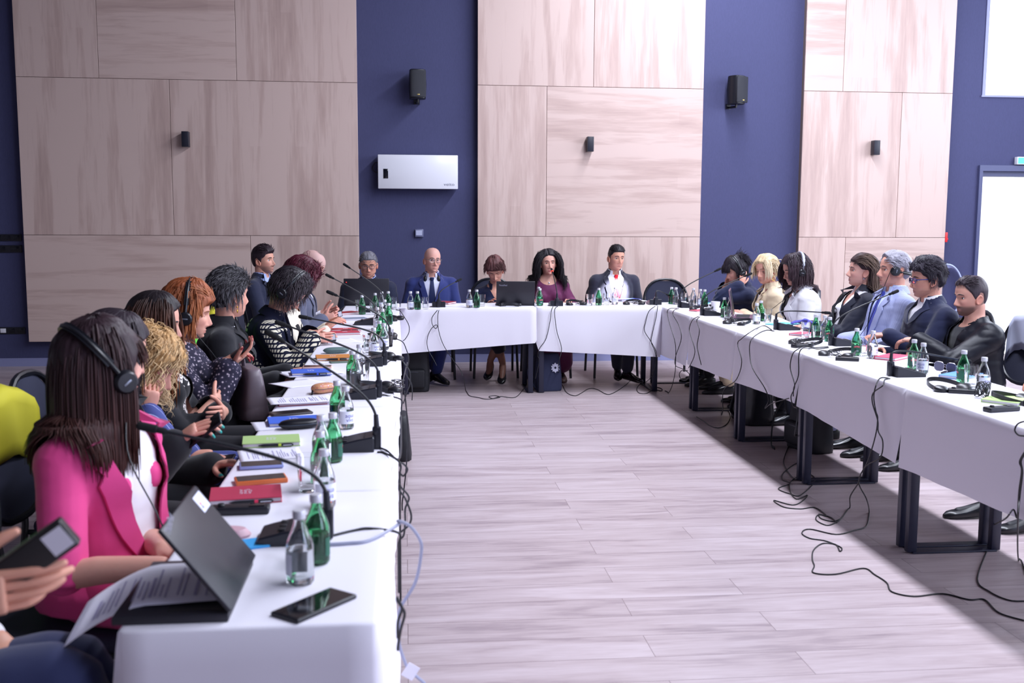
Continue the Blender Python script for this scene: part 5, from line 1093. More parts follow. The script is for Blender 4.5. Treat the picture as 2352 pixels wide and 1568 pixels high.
# coloured cloths hung over chair backs
def hung(k, m, label, dy=0):
    g = G(); rows = []
    for j in range(13):
        u = j/12; s = (u-.5)*2; z = .976-(abs(s)**1.3)*(.36 if s < 0 else .24); y = -.292+dy+.055*abs(s)*(.2 if s < 0 else -.2)+(.040+.015*abs(s))*(1 if s > 0 else -1)*min(1, abs(s)*9)
        rows.append([((q-.5)*.40*(1-.14*abs(s)), y+.008*math.sin(q*11+s*3), z-.085*(abs(q-.5)*2)**2.6+.006*math.sin(q*17)) for q in [i/10 for i in range(11)]])
    v = [p for r in rows for p in r]; f = [(i*11+q, i*11+q+1, (i+1)*11+q+1, (i+1)*11+q) for i in range(12) for q in range(10)]; g.add(v, f)
    o = obj('chair_drape', g, m, sharp=None); s = o.modifiers.new('s', 'SOLIDIFY'); s.thickness = .004
    c = CHAIRS[k]; o.location = c.location; o.rotation_euler = c.rotation_euler; return tagp(o, label, 'cloth', 'bright cloths over chair backs')
LIME = mat('lime_cloth', '7ef05a', .7); YEL = mat('yellow_cloth', 'c9c02c', .75)
hung('L2', YEL, 'yellow cloth over the chair back behind the pink blazer'); hung('L1', LIME, 'lime green cloth hung low behind the pink blazer', -.01)
hung('L7', LIME, 'lime green cloth over the chair back of the knitted jacket'); hung('L8', YEL, 'yellow cloth over the chair back beyond the lime green one')
hung('R7', mat('pale_cloth', 'c8cde6', .8), 'pale cloth over the chair back of the man in the bomber jacket')
# ------------------------------------------------------------------ microphones
M_mic = mat('microphone_plastic', '191b26', .38); M_neck = mat('gooseneck_black', '16171e', .45); M_foam = mat('foam_tip', '121318', .95, bump=(900, .5)); M_ring = mat('red_ring', 'ff3a2a', .4, emit=2.0)
def mic_proto():
    t = thing('conference_microphone', 'x', 'microphone', (0, 0, 0), 0, 'gooseneck microphones on the tables')
    g = G(); rings = []
    for y, zt, w in ((0, .048, .054), (.004, .051, .057), (.05, .043, .057), (.125, .026, .057), (.148, .020, .056), (.152, .014, .053)):
        rings.append([(-w, y, 0.0), (w, y, 0.0), (w+.001, y, zt-.004), (w-.004, y, zt), (-w+.004, y, zt), (-w-.001, y, zt-.004)])
    g.loft(rings); obj('base_unit', g, M_mic, t, sharp=25)
    g = G()
    for x in (-.03, 0, .03): g.box(x-.011, x+.011, .088, .104, .0325, .0365, bev=.001)
    g.box(-.04, .04, .03, .034, .046, .0475); obj('button_row', g, M_neck, t)
    g = G(); g.box(-.015, .015, -.022, .006, .002, .074, bev=.004); g.box(-.02, .02, -.012, .004, .05, .066, bev=.003); g.tube([(0, -.008, .07), (0, -.006, .115)], [.0095, .0075], 12, round_ends=False); obj('socket_post', g, M_mic, t)
    return t
MIC = mic_proto(); micn = [0]
def mic(post, ang, tip, label, ring=False, arch=.10):
    m = MIC if micn[0] == 0 else dup(MIC, skip=('gooseneck',)); micn[0] += 1
    m.location = (post.x, post.y, TH); m.rotation_euler = (0, 0, ang); m['label'] = label
    M = Matrix.Translation(m.location) @ Matrix.Rotation(ang, 4, 'Z'); T = M.inverted() @ tip; S = Vector((0, -.006, .11)); d = T-S
    P1 = S+Vector((d.x*.02, d.y*.05, arch*.75)); P2 = S.lerp(T, .32)+Vector((0, 0, .012+arch*.32)); pts = []
    for i in range(21):
        u = i/20; pts.append(S*(1-u)**3+P1*3*u*(1-u)**2+P2*3*u*u*(1-u)+T*u**3)
    g = G(); g.tube(pts, [.0046]*16+[.004]*5, 8); o = obj('gooseneck', g, M_neck, m)
    dd = (pts[-1]-pts[-3]).normalized(); g = G(); g.tube([T-dd*.032, T-dd*.028, T-dd*.010, T-dd*.008, T+dd*.028], [.0055, .008, .008, .0105, .0105], 12); obj('foam_tip', g, M_foam, o)
    if ring: g = G(); g.tube([T-dd*.012, T-dd*.006], .0112, 12, round_ends=False); obj('light_ring', g, M_ring, o)
    return m
ML = [((745, 1236), (351, 984), 'behind the two bottles at the table end'), ((860, 1030), (632, 773), 'beside the black spectacle case'), ((866, 912), (651, 745), 'beside the floral spectacle case'), ((880, 838), (702, 729), 'beside the green spectacle case'), ((893, 795), (763, 674), 'behind the clear bottles before the knitted jacket'), ((862, 745), (758, 635), 'on the table before the man in the grey suit'), ((882, 716), (797, 611), 'behind the bottles in front of the wide laptop')]
for (a, t, w) in ML:
    p = at(*a, TH); mic(p, PI/2, atY(*t, p.y-.01), 'black gooseneck microphone '+w)
for (a, t, w) in (((1562, 706), (1648, 620), 'in the corner beside the empty chair'), ((1614, 724), (1718, 631), 'next to the white cup'), ((1784, 757), (1897, 718), 'bent low in front of the white jacket'), ((1911, 793), (2052, 672), 'pointing at the grey haired man in pale blue'), ((2048, 863), (2215, 828), 'bent low towards the black bomber jacket')):
    p = at(*a, TH); mic(Vector((max(p.x, XR0+.045), p.y, TH)), -PI/2, atY(*t, p.y+.01), 'black gooseneck microphone '+w, arch=.04 if 'low' in w else .10)
for (a, t, w, rg) in (((1009, 708), (1053, 644), 'in front of the bald man', 0), ((1279, 703), (1268, 622), 'with a red ring in front of the woman in plum', 1), ((1506, 700), (1535, 678), 'bent aside in front of the man in the red tie', 0)):
    p = at(*a, TH); p.y = max(p.y, YB0+.06); mic(p, 0, atY(*t, p.y+(.22 if rg else .1)), 'black gooseneck microphone '+w, ring=bool(rg), arch=.05)

# ------------------------------------------------------------------ bottles and glasses
G_clear = clear_mat('clear_glass', (.97, .985, .99), 1.45); G_green = clear_mat('green_glass', (.36, .82, .52), 1.45); G_water = clear_mat('water', (.97, .99, 1), 1.33)
M_cap = mat('bottle_cap', 'd3d3dc', .35, metal=.25); M_lab = mat('bottle_label', 'e3e6f4', .5); M_labg = mat('green_label', '1d5c48', .5); M_labt = mat('label_print', '5a52a8', .5); M_red = mat('label_red', 'b8343a', .5)
def bottle_proto(kind):
    t = thing('water_bottle', 'x', 'bottle', (0, 0, 0), 0, 'small glass water bottles'); gm = G_clear if kind == 'c' else G_green
    pr = [(.006, .004), (.024, .001), (.0285, .005), (.029, .012), (.029, .074), (.0285, .082), (.0255, .094), (.020, .108), (.0145, .122), (.0118, .131), (.0112, .139), (.0125, .141), (.0125, .144)]
    pr += [(max(r_-.0022, .004), z_) for r_, z_ in pr[:3:-1]]+[(.024, .006), (.004, .007)]
    g = G(); g.lathe(pr, 26); obj('glass_body', g, gm, t)
    g = G(); g.lathe([(.0135, .139), (.0138, .141), (.0138, .154), (.0125, .157), (.002, .1575)], 22); obj('cap', g, M_cap, t)
    h = .075 if kind == 'c' else .070
    g = G(); g.lathe([(.0235, .0066), (.0266, .0125), (.0271, h), (.002, h+.0002)], 22); obj('water', g, G_water if kind == 'c' else glass_mat('green_water', (.45, .85, .55)), t) if False else obj('water', g, G_water, t)
    g = G(); a0, a1 = (R(-80), R(80)); z0, z1 = (.022, .068) if kind == 'c' else (.020, .062)
    v = []; n = 24
    for z in (z0, z1):
        for k in range(n+1): a = a0+(a1-a0)*k/n; v.append((.0294*math.sin(a), -.0294*math.cos(a), z))
    g.add(v, [(k, k+1, n+2+k, n+1+k) for k in range(n)]); lb = obj('label', g, M_lab if kind == 'c' else M_labg, t, sharp=None)
    def arcprint(s, size, z, m, dx=0):
        o = text('lettering', s, size, m, lb, (0, 0, 0), (0, 0, 0), 0, 'CENTER'); me = o.data
        for w in me.vertices:
            a = (w.co.x+dx)/.0297; w.co = (.0297*math.sin(a), -.0297*math.cos(a), z+w.co.y)
    if kind == 'c': arcprint('aqua', .020, .046, M_labt); arcprint('viva', .020, .030, M_labt)
    else:
        g = G(); v = []
        for z in (0, 1):
            for k in range(13): a = R(-34+68*k/12); v.append((.0297*math.sin(a), -.0297*math.cos(a), .044+.006*math.cos(a*2.2)+z*.009))
        g.add(v, [(k, k+1, 14+k, 13+k) for k in range(12)]); obj('ribbon', g, M_red, lb, sharp=None); arcprint('KNJAZ MILOS', .0058, .0515, M_lab); arcprint('voda', .011, .027, M_lab)
    return t
BP = {k: bottle_proto(k) for k in 'cg'}; bn = {'c': 0, 'g': 0}
def tumbler_proto(water):
    t = thing('drinking_glass', 'x', 'glass', (0, 0, 0), 0, 'clear faceted tumblers'); n = 24; rings = []
    for r, z, f in ((.022, 0.0005, 0), (.0255, .003, .1), (.0265, .03, 1), (.0285, .062, 1), (.0305, .074, .1), (.0325, .105, 0), (.0308, .105, 0), (.029, .07, 0), (.0245, .016, 0), (.004, .014, 0)):
        rings.append([(r*(1-f*.06*(k % 2))*math.cos(2*PI*k/n), r*(1-f*.06*(k % 2))*math.sin(2*PI*k/n), z) for k in range(n)])
    g = G(); g.loft(rings); obj('glass_body', g, G_clear, t, sharp=30)
    if water: g = G(); g.lathe([(.0235, .0175), (.0275, .058), (.002, .0581)], 20); obj('water', g, G_water, t)
    return t
TP = {'t': tumbler_proto(False), 'w': tumbler_proto(True)}; bn.update(t=0, w=0)
KN = dict(c='clear water bottle', g='green water bottle', t='empty clear tumbler', w='half full clear tumbler')
def put(k, px, py, where, turn=None, z=TH):
    pr = BP.get(k) or TP[k]; o = pr if bn[k] == 0 else dup(pr); bn[k] += 1; p = at(px, py, z); o.location = (p.x, p.y, z)
    o.rotation_euler = (0, 0, turn if turn is not None else random.uniform(-2.6, 2.6)); o['label'] = KN[k]+' '+where
    if k == 'w': o['group'] = 'clear faceted tumblers'
for a in [
 ('c', 690, 1338, 'standing alone before the laptop lid, closest to the table end', -1.9), ('g', 728, 1292, 'half hidden behind the clear one at the table end', 2.2), ('t', 708, 1128, 'beside the red notebook at the table end', 0), ('c', 746, 1164, 'with its label towards the aisle beside the red notebook', .5), ('g', 737, 1112, 'behind the clear one by the red notebook', 2.5),
 ('c', 739, 1066, 'in front of the black spectacle case', 2.4), ('g', 766, 1060, 'next to the black spectacle case and a microphone', 2), ('c', 795, 984, 'with a printed label beside the floral spectacle case', .6), ('g', 775, 968, 'behind the clear one by the floral spectacle case', 2.6),
 ('c', 819, 893, 'in front of the green pair by the blue notebook with pen', 2.2), ('g', 810, 882, 'near the blue notebook with pen', 2.4), ('t', 834, 884, 'beside a microphone and the blue notebook with pen', 0), ('c', 826, 864, 'beyond the tumbler by the blue notebook with pen', 2.1),
 ('c', 859, 816, 'with its label to the aisle by the orange notebook', .7), ('t', 846, 810, 'behind the clear bottle by the orange notebook', 0), ('c', 882, 803, 'near the table edge by the orange notebook', .3), ('g', 872, 796, 'between two clear ones by the orange notebook', 2.2), ('t', 892, 796, 'at the table edge before the knitted jacket', 0),
 ('c', 867, 757, 'before the red notebooks, its label showing', .2), ('g', 879, 762, 'between the clear ones before the red notebooks', 2), ('c', 877, 748, 'next to the green one before the red notebooks', 1.9), ('g', 893, 745, 'at the edge before the red notebooks', 2.2), ('c', 884, 735, 'beyond the red notebooks near the aisle', 2.6),
 ('g', 832, 722, 'with a white backed label in front of the wide laptop', 2.8), ('t', 825, 717, 'behind the green bottle before the wide laptop', 0), ('g', 862, 716, 'behind a tumbler before the wide laptop', 2.2), ('t', 858, 722, 'in front of the green bottle by the wide laptop', 0), ('c', 877, 712, 'by the navy jacket of the man behind the wide laptop', .1), ('g', 892, 711, 'in the corner by the navy jacket', .2), ('t', 904, 710, 'in the corner beside the green bottle', 0),
 ('c', 943, 711, 'paired with a green one before the bald man', .4), ('g', 959, 711, 'paired with a clear one before the bald man', 2.4), ('t', 977, 710, 'turned upside beside the bald man\'s microphone', 0), ('c', 1078, 706, 'with its label to the room beside the auburn haired woman', .1), ('g', 1095, 706, 'before the auburn haired woman', 2.2), ('t', 1107, 703, 'beside the green bottle of the auburn haired woman', 0),
 ('c', 1237, 698, 'just behind the green one before the woman in plum', .4), ('g', 1240, 702, 'before the woman in plum', .3), ('w', 1354, 702, 'between the woman in plum and the man in the red tie', 0), ('g', 1375, 701, 'before the man in the red tie', 2.1), ('t', 1393, 700, 'before the man in the red tie', 0), ('c', 1412, 699, 'before the man in the red tie', .2),
 ('g', 1542, 698, 'before the empty chair', 2), ('c', 1552, 699, 'before the empty chair', 1.9), ('t', 1570, 699, 'in the corner before the empty chair', 0), ('t', 1588, 707, 'beside the corner microphone', 0), ('c', 1592, 701, 'behind the tumbler by the corner microphone', 2.4), ('c', 1608, 704, 'with a pale label beside the white cup', .3), ('g', 1618, 705, 'beside the white cup', 2.3),
 ('g', 1663, 728, 'against the lid of the violet laptop', 2.3), ('t', 1671, 734, 'in front of the violet laptop', 0), ('c', 1676, 727, 'behind the tumbler by the violet laptop', 2.2), ('c', 1737, 744, 'with its label showing before the blond woman', .5), ('g', 1747, 737, 'behind the clear one before the blond woman', 2.5), ('w', 1763, 740, 'before the blond woman', 0),
 ('t', 1850, 775, 'on the small red notebook\'s near side before the navy blazer', 0), ('g', 1873, 777, 'behind a tumbler before the navy blazer', 2.4), ('t', 1877, 785, 'in front of a green bottle before the navy blazer', 0), ('c', 1893, 779, 'before the navy blazer and white shirt', 2), ('g', 1904, 784, 'with a red ribbon label before the navy blazer', -.5), ('g', 1966, 816, 'with a red ribbon label before the pale blue suit', -.3), ('t', 1981, 817, 'between bottles before the pale blue suit', 0), ('c', 2003, 823, 'before the pale blue suit', .9),
 ('g', 2097, 848, 'with a red ribbon label before the navy cardigan', -.3), ('t', 2107, 851, 'between bottles before the navy cardigan', 0), ('c', 2118, 858, 'with purple lettering before the navy cardigan', -.8), ('g', 2211, 879, 'half full of green light before the bomber jacket', -1.9), ('t', 2229, 889, 'between bottles before the bomber jacket', 0), ('c', 2257, 899, 'with purple lettering before the bomber jacket', .25)]:
    put(*a)

# ------------------------------------------------------------------ paper, notebooks, phones
M_pap = mat('paper', 'e6e4f2', .8); M_ink = mat('print_grey', 'a9a4c6', .8); M_page = mat('page_block', 'd8d4dc', .8); M_scr = mat('phone_screen', '0c0d14', .08); M_case = mat('phone_case', '1b1b22', .4); M_pen = mat('pen_black', '14151c', .35)
def frame_of(l, r, z=TH):
    a, b = at(*l, z), at(*r, z); d = b-a; return a, math.atan2(d.y, d.x), d.length
def notebook(l, r, depth, colr, label, pen=None, h=.016, length=None, z=TH, mark=True, flip=1):
    a, ang, L = frame_of(l, r, z); L = length or min(max(L, .17), .23); t = thing('notebook', label, 'notebook', (a.x, a.y, z), ang, 'hard cover notebooks'); m = mat('cover_'+colr, colr, .55)
    g = G(); g.box(0, L, 0, depth, h-.003, h, bev=.001, seg=1); g.box(0, L, 0, depth, 0, .003, bev=.001, seg=1); g.box(0, L, depth-.003, depth, .002, h-.002) ; obj('cover', g, m, t)
    g = G(); g.box(.003, L-.003, .003, depth-.003, .0031, h-.0031); obj('pages', g, M_page, t)
    if mark:
        g = G(); c = (L*.50, depth*.55)
        for i in range(4):
            for j in range(3):
                w = (.0075, .009, .006)[(i+j) % 3]; x0 = c[0]-.016+j*.0115; y0 = c[1]-.024+i*.012; g.box(x0, x0+w, y0, y0+.0022, h, h+.0004); g.box(x0+(0 if (i+j) % 2 else w-.002), x0+(.002 if (i+j) % 2 else w), y0, y0+.0085, h, h+.0004)
        obj('cover_print', g, mat('print_white', 'e2def0', .6), t)
    if pen:
        g = G(); g.tube([(L*.28, -.006, .008), (L*.34, -.006, .008), (L*.36, -.006, .008), (L*.86, -.006, .008)], [.0014, .0035, .0042, .0042], 10); p = obj('pen', g, M_pen, t)
        g = G(); g.tube([(L*.62, -.006, .008), (L*.67, -.006, .008)], .0047, 10, round_ends=False); obj('pen_loop', g, mat('cover_'+pen, pen, .5), p)
        g = G(); g.box(L*.70, L*.85, -.0115, -.0095, .007, .009); obj('pen_clip', g, mat('chrome', 'c9cbd6', .15, metal=.9), p)
    return t
def phone(l, r, depth, label, case='1b1b22', h=.009, z=TH, length=None, face=True):
    a, ang, L = frame_of(l, r, z); L = length or min(max(L, .13), .165); t = thing('mobile_phone', label, 'phone', (a.x, a.y, z), ang, 'mobile phones')
    g = G(); g.box(0, L, 0, depth, 0, h, bev=.0035, seg=3); obj('case', g, mat('case_'+case, case, .4), t)
    g = G(); g.box(.005, L-.005, .004, depth-.004, h-.0004, h+.0004, bev=.0002, seg=1); obj('screen', g, M_scr if face else mat('case_back_'+case, case, .5), t); return t
def paper(l, r, depth, label, n=1, z=TH, lines=True, curl=0, skew=0, length=None):
    a, ang, L = frame_of(l, r, z); L = length or L; t = thing('paper_sheet', label, 'paper', (a.x, a.y, z), ang, 'loose paper sheets')
    g = G(); nx, ny = 14, 6; v = []
    hh = lambda u, w: .0012*n+curl*max(0, (.45-u))**1.6+.0008*math.sin(u*9+w*3)
    for s in (0, 1):
        for j in range(ny+1):
            for i in range(nx+1):
                u, w = i/nx, j/ny; v.append((u*L+skew*w, w*depth, max(.0003, hh(u, w)-(.0009*n if s == 0 else 0))))
    q = (nx+1)*(ny+1); f = []
    for j in range(ny):
        for i in range(nx): k = j*(nx+1)+i; f.append((q+k, q+k+1, q+k+nx+2, q+k+nx+1)); f.append((k, k+nx+1, k+nx+2, k+1))
    for i in range(nx): f.append((i, i+1, q+i+1, q+i)); k = ny*(nx+1)+i; f.append((k+1, k, q+k, q+k+1))
    for j in range(ny): k = j*(nx+1); f.append((k+nx+1, k, q+k, q+k+nx+1)); k += nx; f.append((k, k+nx+1, q+k+nx+1, q+k))
    g.add(v, f); obj('sheet', g, M_pap, t, sharp=None)
    if lines:
        g = G(); rr = random.Random(int(l[0]*7+l[1]))
        x = .14
        while x < .92:
            big = rr.random() < .18; w0 = .12+rr.random()*.1; w1 = .45+rr.random()*.42; dx = .012 if not big else .022
            for k in range(8):
                b0 = w0+(w1-w0)*k/8; b1 = w0+(w1-w0)*(k+1)/8; z0 = hh(x, b0)+.0006; z1 = hh(x, b1)+.0006
                g.add([(x*L+skew*b0, b0*depth, z0), ((x+dx)*L+skew*b0, b0*depth, z0), ((x+dx)*L+skew*b1, b1*depth, z1), (x*L+skew*b1, b1*depth, z1)], [(0, 1, 2, 3)])
            x += .035 if rr.random() < .8 else .075
        obj('print', g, M_ink, t, smooth=False)
    return t
paper((553, 1062), (700, 1052), .17, 'printed sheet under the phone before the curly blond woman'); paper((588, 990), (740, 980), .17, 'blank sheet under the blue notebook and black spectacle case', lines=False)
paper((622, 930), (770, 922), .17, 'printed sheet lying on the closed red notebook', n=2, z=TH+.013); paper((668, 892), (760, 880), .19, 'blank sheets under the floral spectacle case', lines=False); paper((665, 868), (790, 858), .20, 'stack of sheets under the blue notebook with pen', n=4, lines=False)
paper((722, 836), (832, 832), .20, 'sheets under the orange notebook and green spectacle case', lines=False); paper((742, 790), (830, 786), .26, 'sheets before the knitted jacket', lines=False); paper((770, 742), (838, 738), .2, 'sheets under the red notebooks before the grey suit', lines=False)
notebook((480, 1163), (648, 1153), .14, 'b23050', 'thick red notebook with a pen before the pink blazer', 'd02850'); phone((543, 1118), (662, 1108), .07, 'phone in orange case leaning against the red notebook', 'd8703c', h=.014)
notebook((556, 1030), (690, 1024), .13, 'a9c680', 'lime green notebook with a pen', 'b5cc40'); phone((550, 1080), (652, 1074), .075, 'phone in blue edged case on the printed sheet', '8a93c8', h=.010, z=TH+.002)
notebook((618, 982), (738, 976), .13, '3d68d8', 'blue notebook behind the black spectacle case'); phone((628, 958), (720, 950), .075, 'phone lying beyond the blue notebook', '3a3436')
notebook((640, 934), (752, 928), .12, 'a82c40', 'red notebook under the printed sheet', mark=False, h=.012)
notebook((670, 864), (762, 861), .135, '3a62cc', 'blue notebook with pen on a stack of sheets', '3a55d0', z=TH+.005); phone((694, 847), (762, 846), .075, 'phone in pale pink case beyond the blue notebook with pen', 'd8b4ae')
notebook((727, 829), (806, 827), .15, 'c8803c', 'orange notebook with pen and elastic band', 'e08a30', z=TH+.002); phone((760, 835), (806, 833), .06, 'phone in greyish green case beside the orange notebook', '6f8578')
notebook((765, 770), (828, 768), .14, 'b8384c', 'red notebook beside the receiver before the grey suit'); notebook((763, 762), (830, 760), .10, 'c04a50', 'red notebook with pen just beyond another red one', 'c02848'); notebook((780, 724), (830, 720), .13, '9c2c34', 'dark red notebook before the wide laptop', mark=False); notebook((790, 737), (845, 735), .11, '7f8aa0', 'slate grey notebook in front of the wide laptop', mark=False)
notebook((1030, 699), (1058, 694), .14, 'a3303c', 'red notebook on papers between the bald man and the auburn haired woman', z=TH+.006, length=.18, mark=False); paper((1024, 704), (1068, 702), .2, 'papers under a red notebook beside the bald man', n=4, lines=False); paper((905, 709), (932, 709), .12, 'small white card before the bald man', n=4, lines=False)
paper((1422, 694), (1492, 692), .2, 'papers before the man in the red tie', n=3, lines=False); notebook((1428, 692), (1474, 690), .13, '3a4a9c', 'blue notebook before the man in the red tie', z=TH+.006, mark=False)
notebook((2092, 828), (2022, 818), .13, 'd84c68', 'red notebook before the navy cardigan', length=.2, mark=False) if False else None
def book_at(px, py, ang, w, d, colr, label, h=.016, z=TH, pen=None):
    c = at(px, py, z); t = notebook((px, py), (px+40, py), d, colr, label, pen, h, length=w, z=z, mark=False); t.rotation_euler = (0, 0, R(ang)); return t
paper((2010, 822), (2080, 838), .20, 'white sheet under the red notebook by the navy cardigan', lines=False, length=.25)
book_at(2056, 829, 40, .19, .12, 'cf4463', 'red notebook beside the green bottle of the navy cardigan', z=TH+.002); book_at(2215, 874, 35, .20, .13, '5f93dc', 'blue notebook behind the green bottle of the bomber jacket'); phone((2160, 858), (2205, 862), .07, 'black phone behind the folded spectacles', '16171f')
book_at(2338, 934, 40, .22, .15, 'b9d88a', 'pale green notebook near the loose receiver'); book_at(1846, 773, 40, .16, .11, 'cf5068', 'small red notebook before the navy blazer'); book_at(1600, 716, 30, .13, .09, 'c94c60', 'small red notebook by the corner microphones', h=.010)
book_at(1795, 749, 32, .22, .15, '6fd0dc', 'turquoise folder before the white jacket', h=.008); book_at(1622, 702, 20, .16, .1, '5fc4d0', 'turquoise notebook behind the white cup', h=.02)
paper((1930, 790), (1985, 800), .2, 'white sheets between microphone and navy blazer', n=3, lines=False, length=.22)
# purple cloth, cup
g = G()
for i in range(5): g.tube(crom([(-.08+.03*i, -.03+.01*i, .012+.004*i), (-.02+.01*i, .03-.015*i, .02+.003*i), (.05, .01+.008*i, .016+.004*i), (.09, -.02+.012*i, .01)], 5), .016, 8, flat=.5)
c = at(1812, 748, TH); V, F, NN = remesh(g, .006, 4); q = G(); q.add(V, F); tagp(obj('purple_scarf', q, mat('purple_cloth', '4a48a0', .8), loc=(c.x+.1, c.y+.02, TH+.009), sharp=None), 'crumpled purple scarf beside the turquoise folder', 'scarf')
c = at(1643, 712, TH); t = thing('coffee_cup', 'white coffee cup beside the low microphone', 'cup', (c.x, c.y, TH)); g = G(); g.lathe([(.02, .001), (.028, .004), (.038, .05), (.041, .075), (.039, .075), (.034, .045), (.022, .008), (.002, .007)], 24); obj('cup_body', g, M_white, t); g = G(); g.tube([(-.039, 0, .06), (-.058, 0, .055), (-.06, 0, .035), (-.036, 0, .022)], .005, 8); obj('handle', g, M_white, t)
# spectacle cases
def case(l, r, w, h, m, label, name='spectacle_case', strap=None):
    a, ang, L = frame_of(l, r); t = thing(name, label, 'spectacle case', ((a.x+at(*r, TH).x)/2, (a.y+at(*r, TH).y)/2, TH), ang); L = min(L, .17); rings = []
    for i in range(17):
        u = -1+2*i/16; s = max(.02, (1-abs(u)**3.2))**.5; rings.append([(u*L/2, w/2*s*math.copysign(abs(math.cos(a_))**.8, math.cos(a_)), h/2+h/2*s*math.copysign(abs(math.sin(a_))**.8, math.sin(a_))) for a_ in [2*PI*k/18 for k in range(18)]])
    g = G(); g.loft(rings); obj('shell', g, m, t)
    g = G(); g.tube([(u*L/2*.985, -w/2*max(.02, (1-abs(u)**3.2))**.5-.0006, h*.5) for u in [-.96+1.92*k/20 for k in range(21)]], .0012, 6); obj('seam', g, mat('case_seam', '3a4656', .4), t)
    if strap: g = G(); g.tube(crom([(-L*.5, 0, h*.4), (-L*.58, -.01, .01), (-L*.66, -.02, .004)], 4), .004, 8, flat=.5); obj('strap', g, M_bp, t)
    return t
case((640, 987), (736, 980), .062, .036, mat('case_black', '10111a', .35), 'black spectacle case in front of the blue notebook')
FLW = patt('floral_case', 'c48a70', lambda N, L, v: (lambda a: (L.new(v, a.inputs['Vector']), a.inputs['Scale'].__setattr__('default_value', 70), ramp(N, L, a.outputs['Distance'], [(0, '3c5a9c'), (.16, 'f0e6e0'), (.26, 'c05058'), (.38, 'c8906e'), (1, 'd09a74')]))[-1])(N.new('ShaderNodeTexVoronoi')), .35)
case((718, 906), (768, 898), .07, .045, FLW, 'orange floral spectacle case with a dark strap', strap=1); case((742, 812), (802, 810), .06, .035, mat('case_green', '5c7472', .6), 'greyish green spectacle case beyond the orange notebook')
# headphones and receivers lying about
def receiver(px, py, ang, label, z=TH, L=.125, cap_=True):
    c = at(px, py, z); t = thing('interpretation_receiver', label, 'receiver', (c.x, c.y, z), R(ang), 'black interpretation receivers')
    g = G(); g.box(-L/2, L/2, -.024, .024, 0, .020, bev=.005, seg=3); obj('case', g, M_bp, t); g = G(); g.box(L*.15, L*.42, -.016, .016, .0195, .0215, bev=.001); obj('display', g, M_lcd, t)
    g = G(); g.lathe([(.009, .0), (.010, .004), (.008, .008), (.001, .0085)], 14, c=(-L*.32, 0, .019)); obj('dial', g, M_neck, t); return t
def loose_headset(px, py, ang, label, z=TH, seed=0, tangle=True, s=1.0):
    c = at(px, py, z); t = thing('headphones', label, 'headphones', (c.x, c.y, z), R(ang), 'interpretation headphones'); pts = []
    for i in range(21): a = R(-12+204*i/20); pts.append((.082*math.cos(a), .115*math.sin(a), .012+.022*math.sin(a)))
    g = G(); rings = []
    for i, p in enumerate(pts):
        a = R(-12+204*i/20); n = Vector((math.cos(a), math.sin(a), 0)); p = Vector(p); rings.append([p+n*q+Vector((0, 0, zz)) for q, zz in ((-.002, -.010), (.002, -.010), (.002, .010), (-.002, .010))])
    g.loft(rings); obj('headband', g, M_hp, t)
    for sg in (1, -1):
        g = G(); g.lathe([(.004, .0), (.03, .001), (.034, .008), (.033, .018), (.022, .026), (.004, .028)], 20); e = obj('earpiece', g, M_hp, t); e.location = (sg*.072, -.022+.012*sg, .0); e.rotation_euler = (R(6), R(-8*sg), 0)
    if tangle:
        g = G(); rr = random.Random(seed); base = Vector((.02, -.055, .022)); p = []
        for i in range(70):
            a = i*.62+rr.random()*.3; r = .030+.012*math.sin(i*.37+seed); p.append(base+Vector((r*math.cos(a), r*math.sin(a)*.8, .016*math.sin(a*.73+seed)+.002*rr.random()+.004)))
        g.tube(crom(p, 3), .0016, 5); obj('coiled_cord', g, M_hp, t)
    return t
receiver(552, 1178, 2, 'black receiver in front of the red notebook', L=.15); receiver(862, 770, 60, 'black receiver beside the red notebooks'); loose_headset(895, 824, 100, 'black headphones at the table edge beyond the green case', tangle=False); loose_headset(886, 896, 95, 'black headphones at the table edge by the floral case', seed=2); loose_headset(893, 776, 80, 'black headphones behind bottles before the grey suit', tangle=False); loose_headset(905, 735, 60, 'black headphones in the corner by the man behind the wide laptop', tangle=False)
loose_headset(1172, 703, 170, 'black headphones lying open beneath the laptop of the auburn haired woman', tangle=False); loose_headset(1322, 700, 10, 'black headphones with coiled cord beside the microphone of the woman in plum', seed=3); loose_headset(1456, 699, -10, 'black headphones with coiled cord before the man in the red tie', seed=4); loose_headset(1692, 745, -70, 'black headphones below the violet laptop', seed=5); receiver(1688, 737, 20, 'black receiver below the violet laptop'); loose_headset(1612, 712, -60, 'black headphones between the corner microphones', tangle=False)
loose_headset(1848, 792, -80, 'black headphones at the window side edge before the navy blazer', seed=6); receiver(1838, 797, 30, 'pale ended receiver beside the headphones before the navy blazer'); loose_headset(1925, 818, -60, 'black headphones with coiled cord before the pale blue suit', seed=7); receiver(1946, 828, -25, 'black receiver below the bottles of the pale blue suit')
loose_headset(2180, 895, 10, 'black headphones lying open before the bomber jacket', tangle=False); receiver(2212, 903, -25, 'black receiver beside the open headphones before the bomber jacket'); receiver(2300, 944, 12, 'black receiver at the very edge of the window side cloth', L=.15); loose_headset(2345, 925, 60, 'black headphones by the pale green notebook', seed=9)
g = G(); rr = random.Random(3); p = []
for i in range(60): a = i*.9; b = i*.41; p.append(Vector((.034*math.cos(a)*math.cos(b*.3), .028*math.sin(a), .038+.032*math.sin(a+b))))
g.tube(crom(p, 3), .0017, 5); c = at(2256, 914, TH); tagp(obj('coiled_cord', g, M_hp, loc=(c.x, c.y, TH)), 'round ball of thin black cord in front of the lettered clear bottle', 'cord')
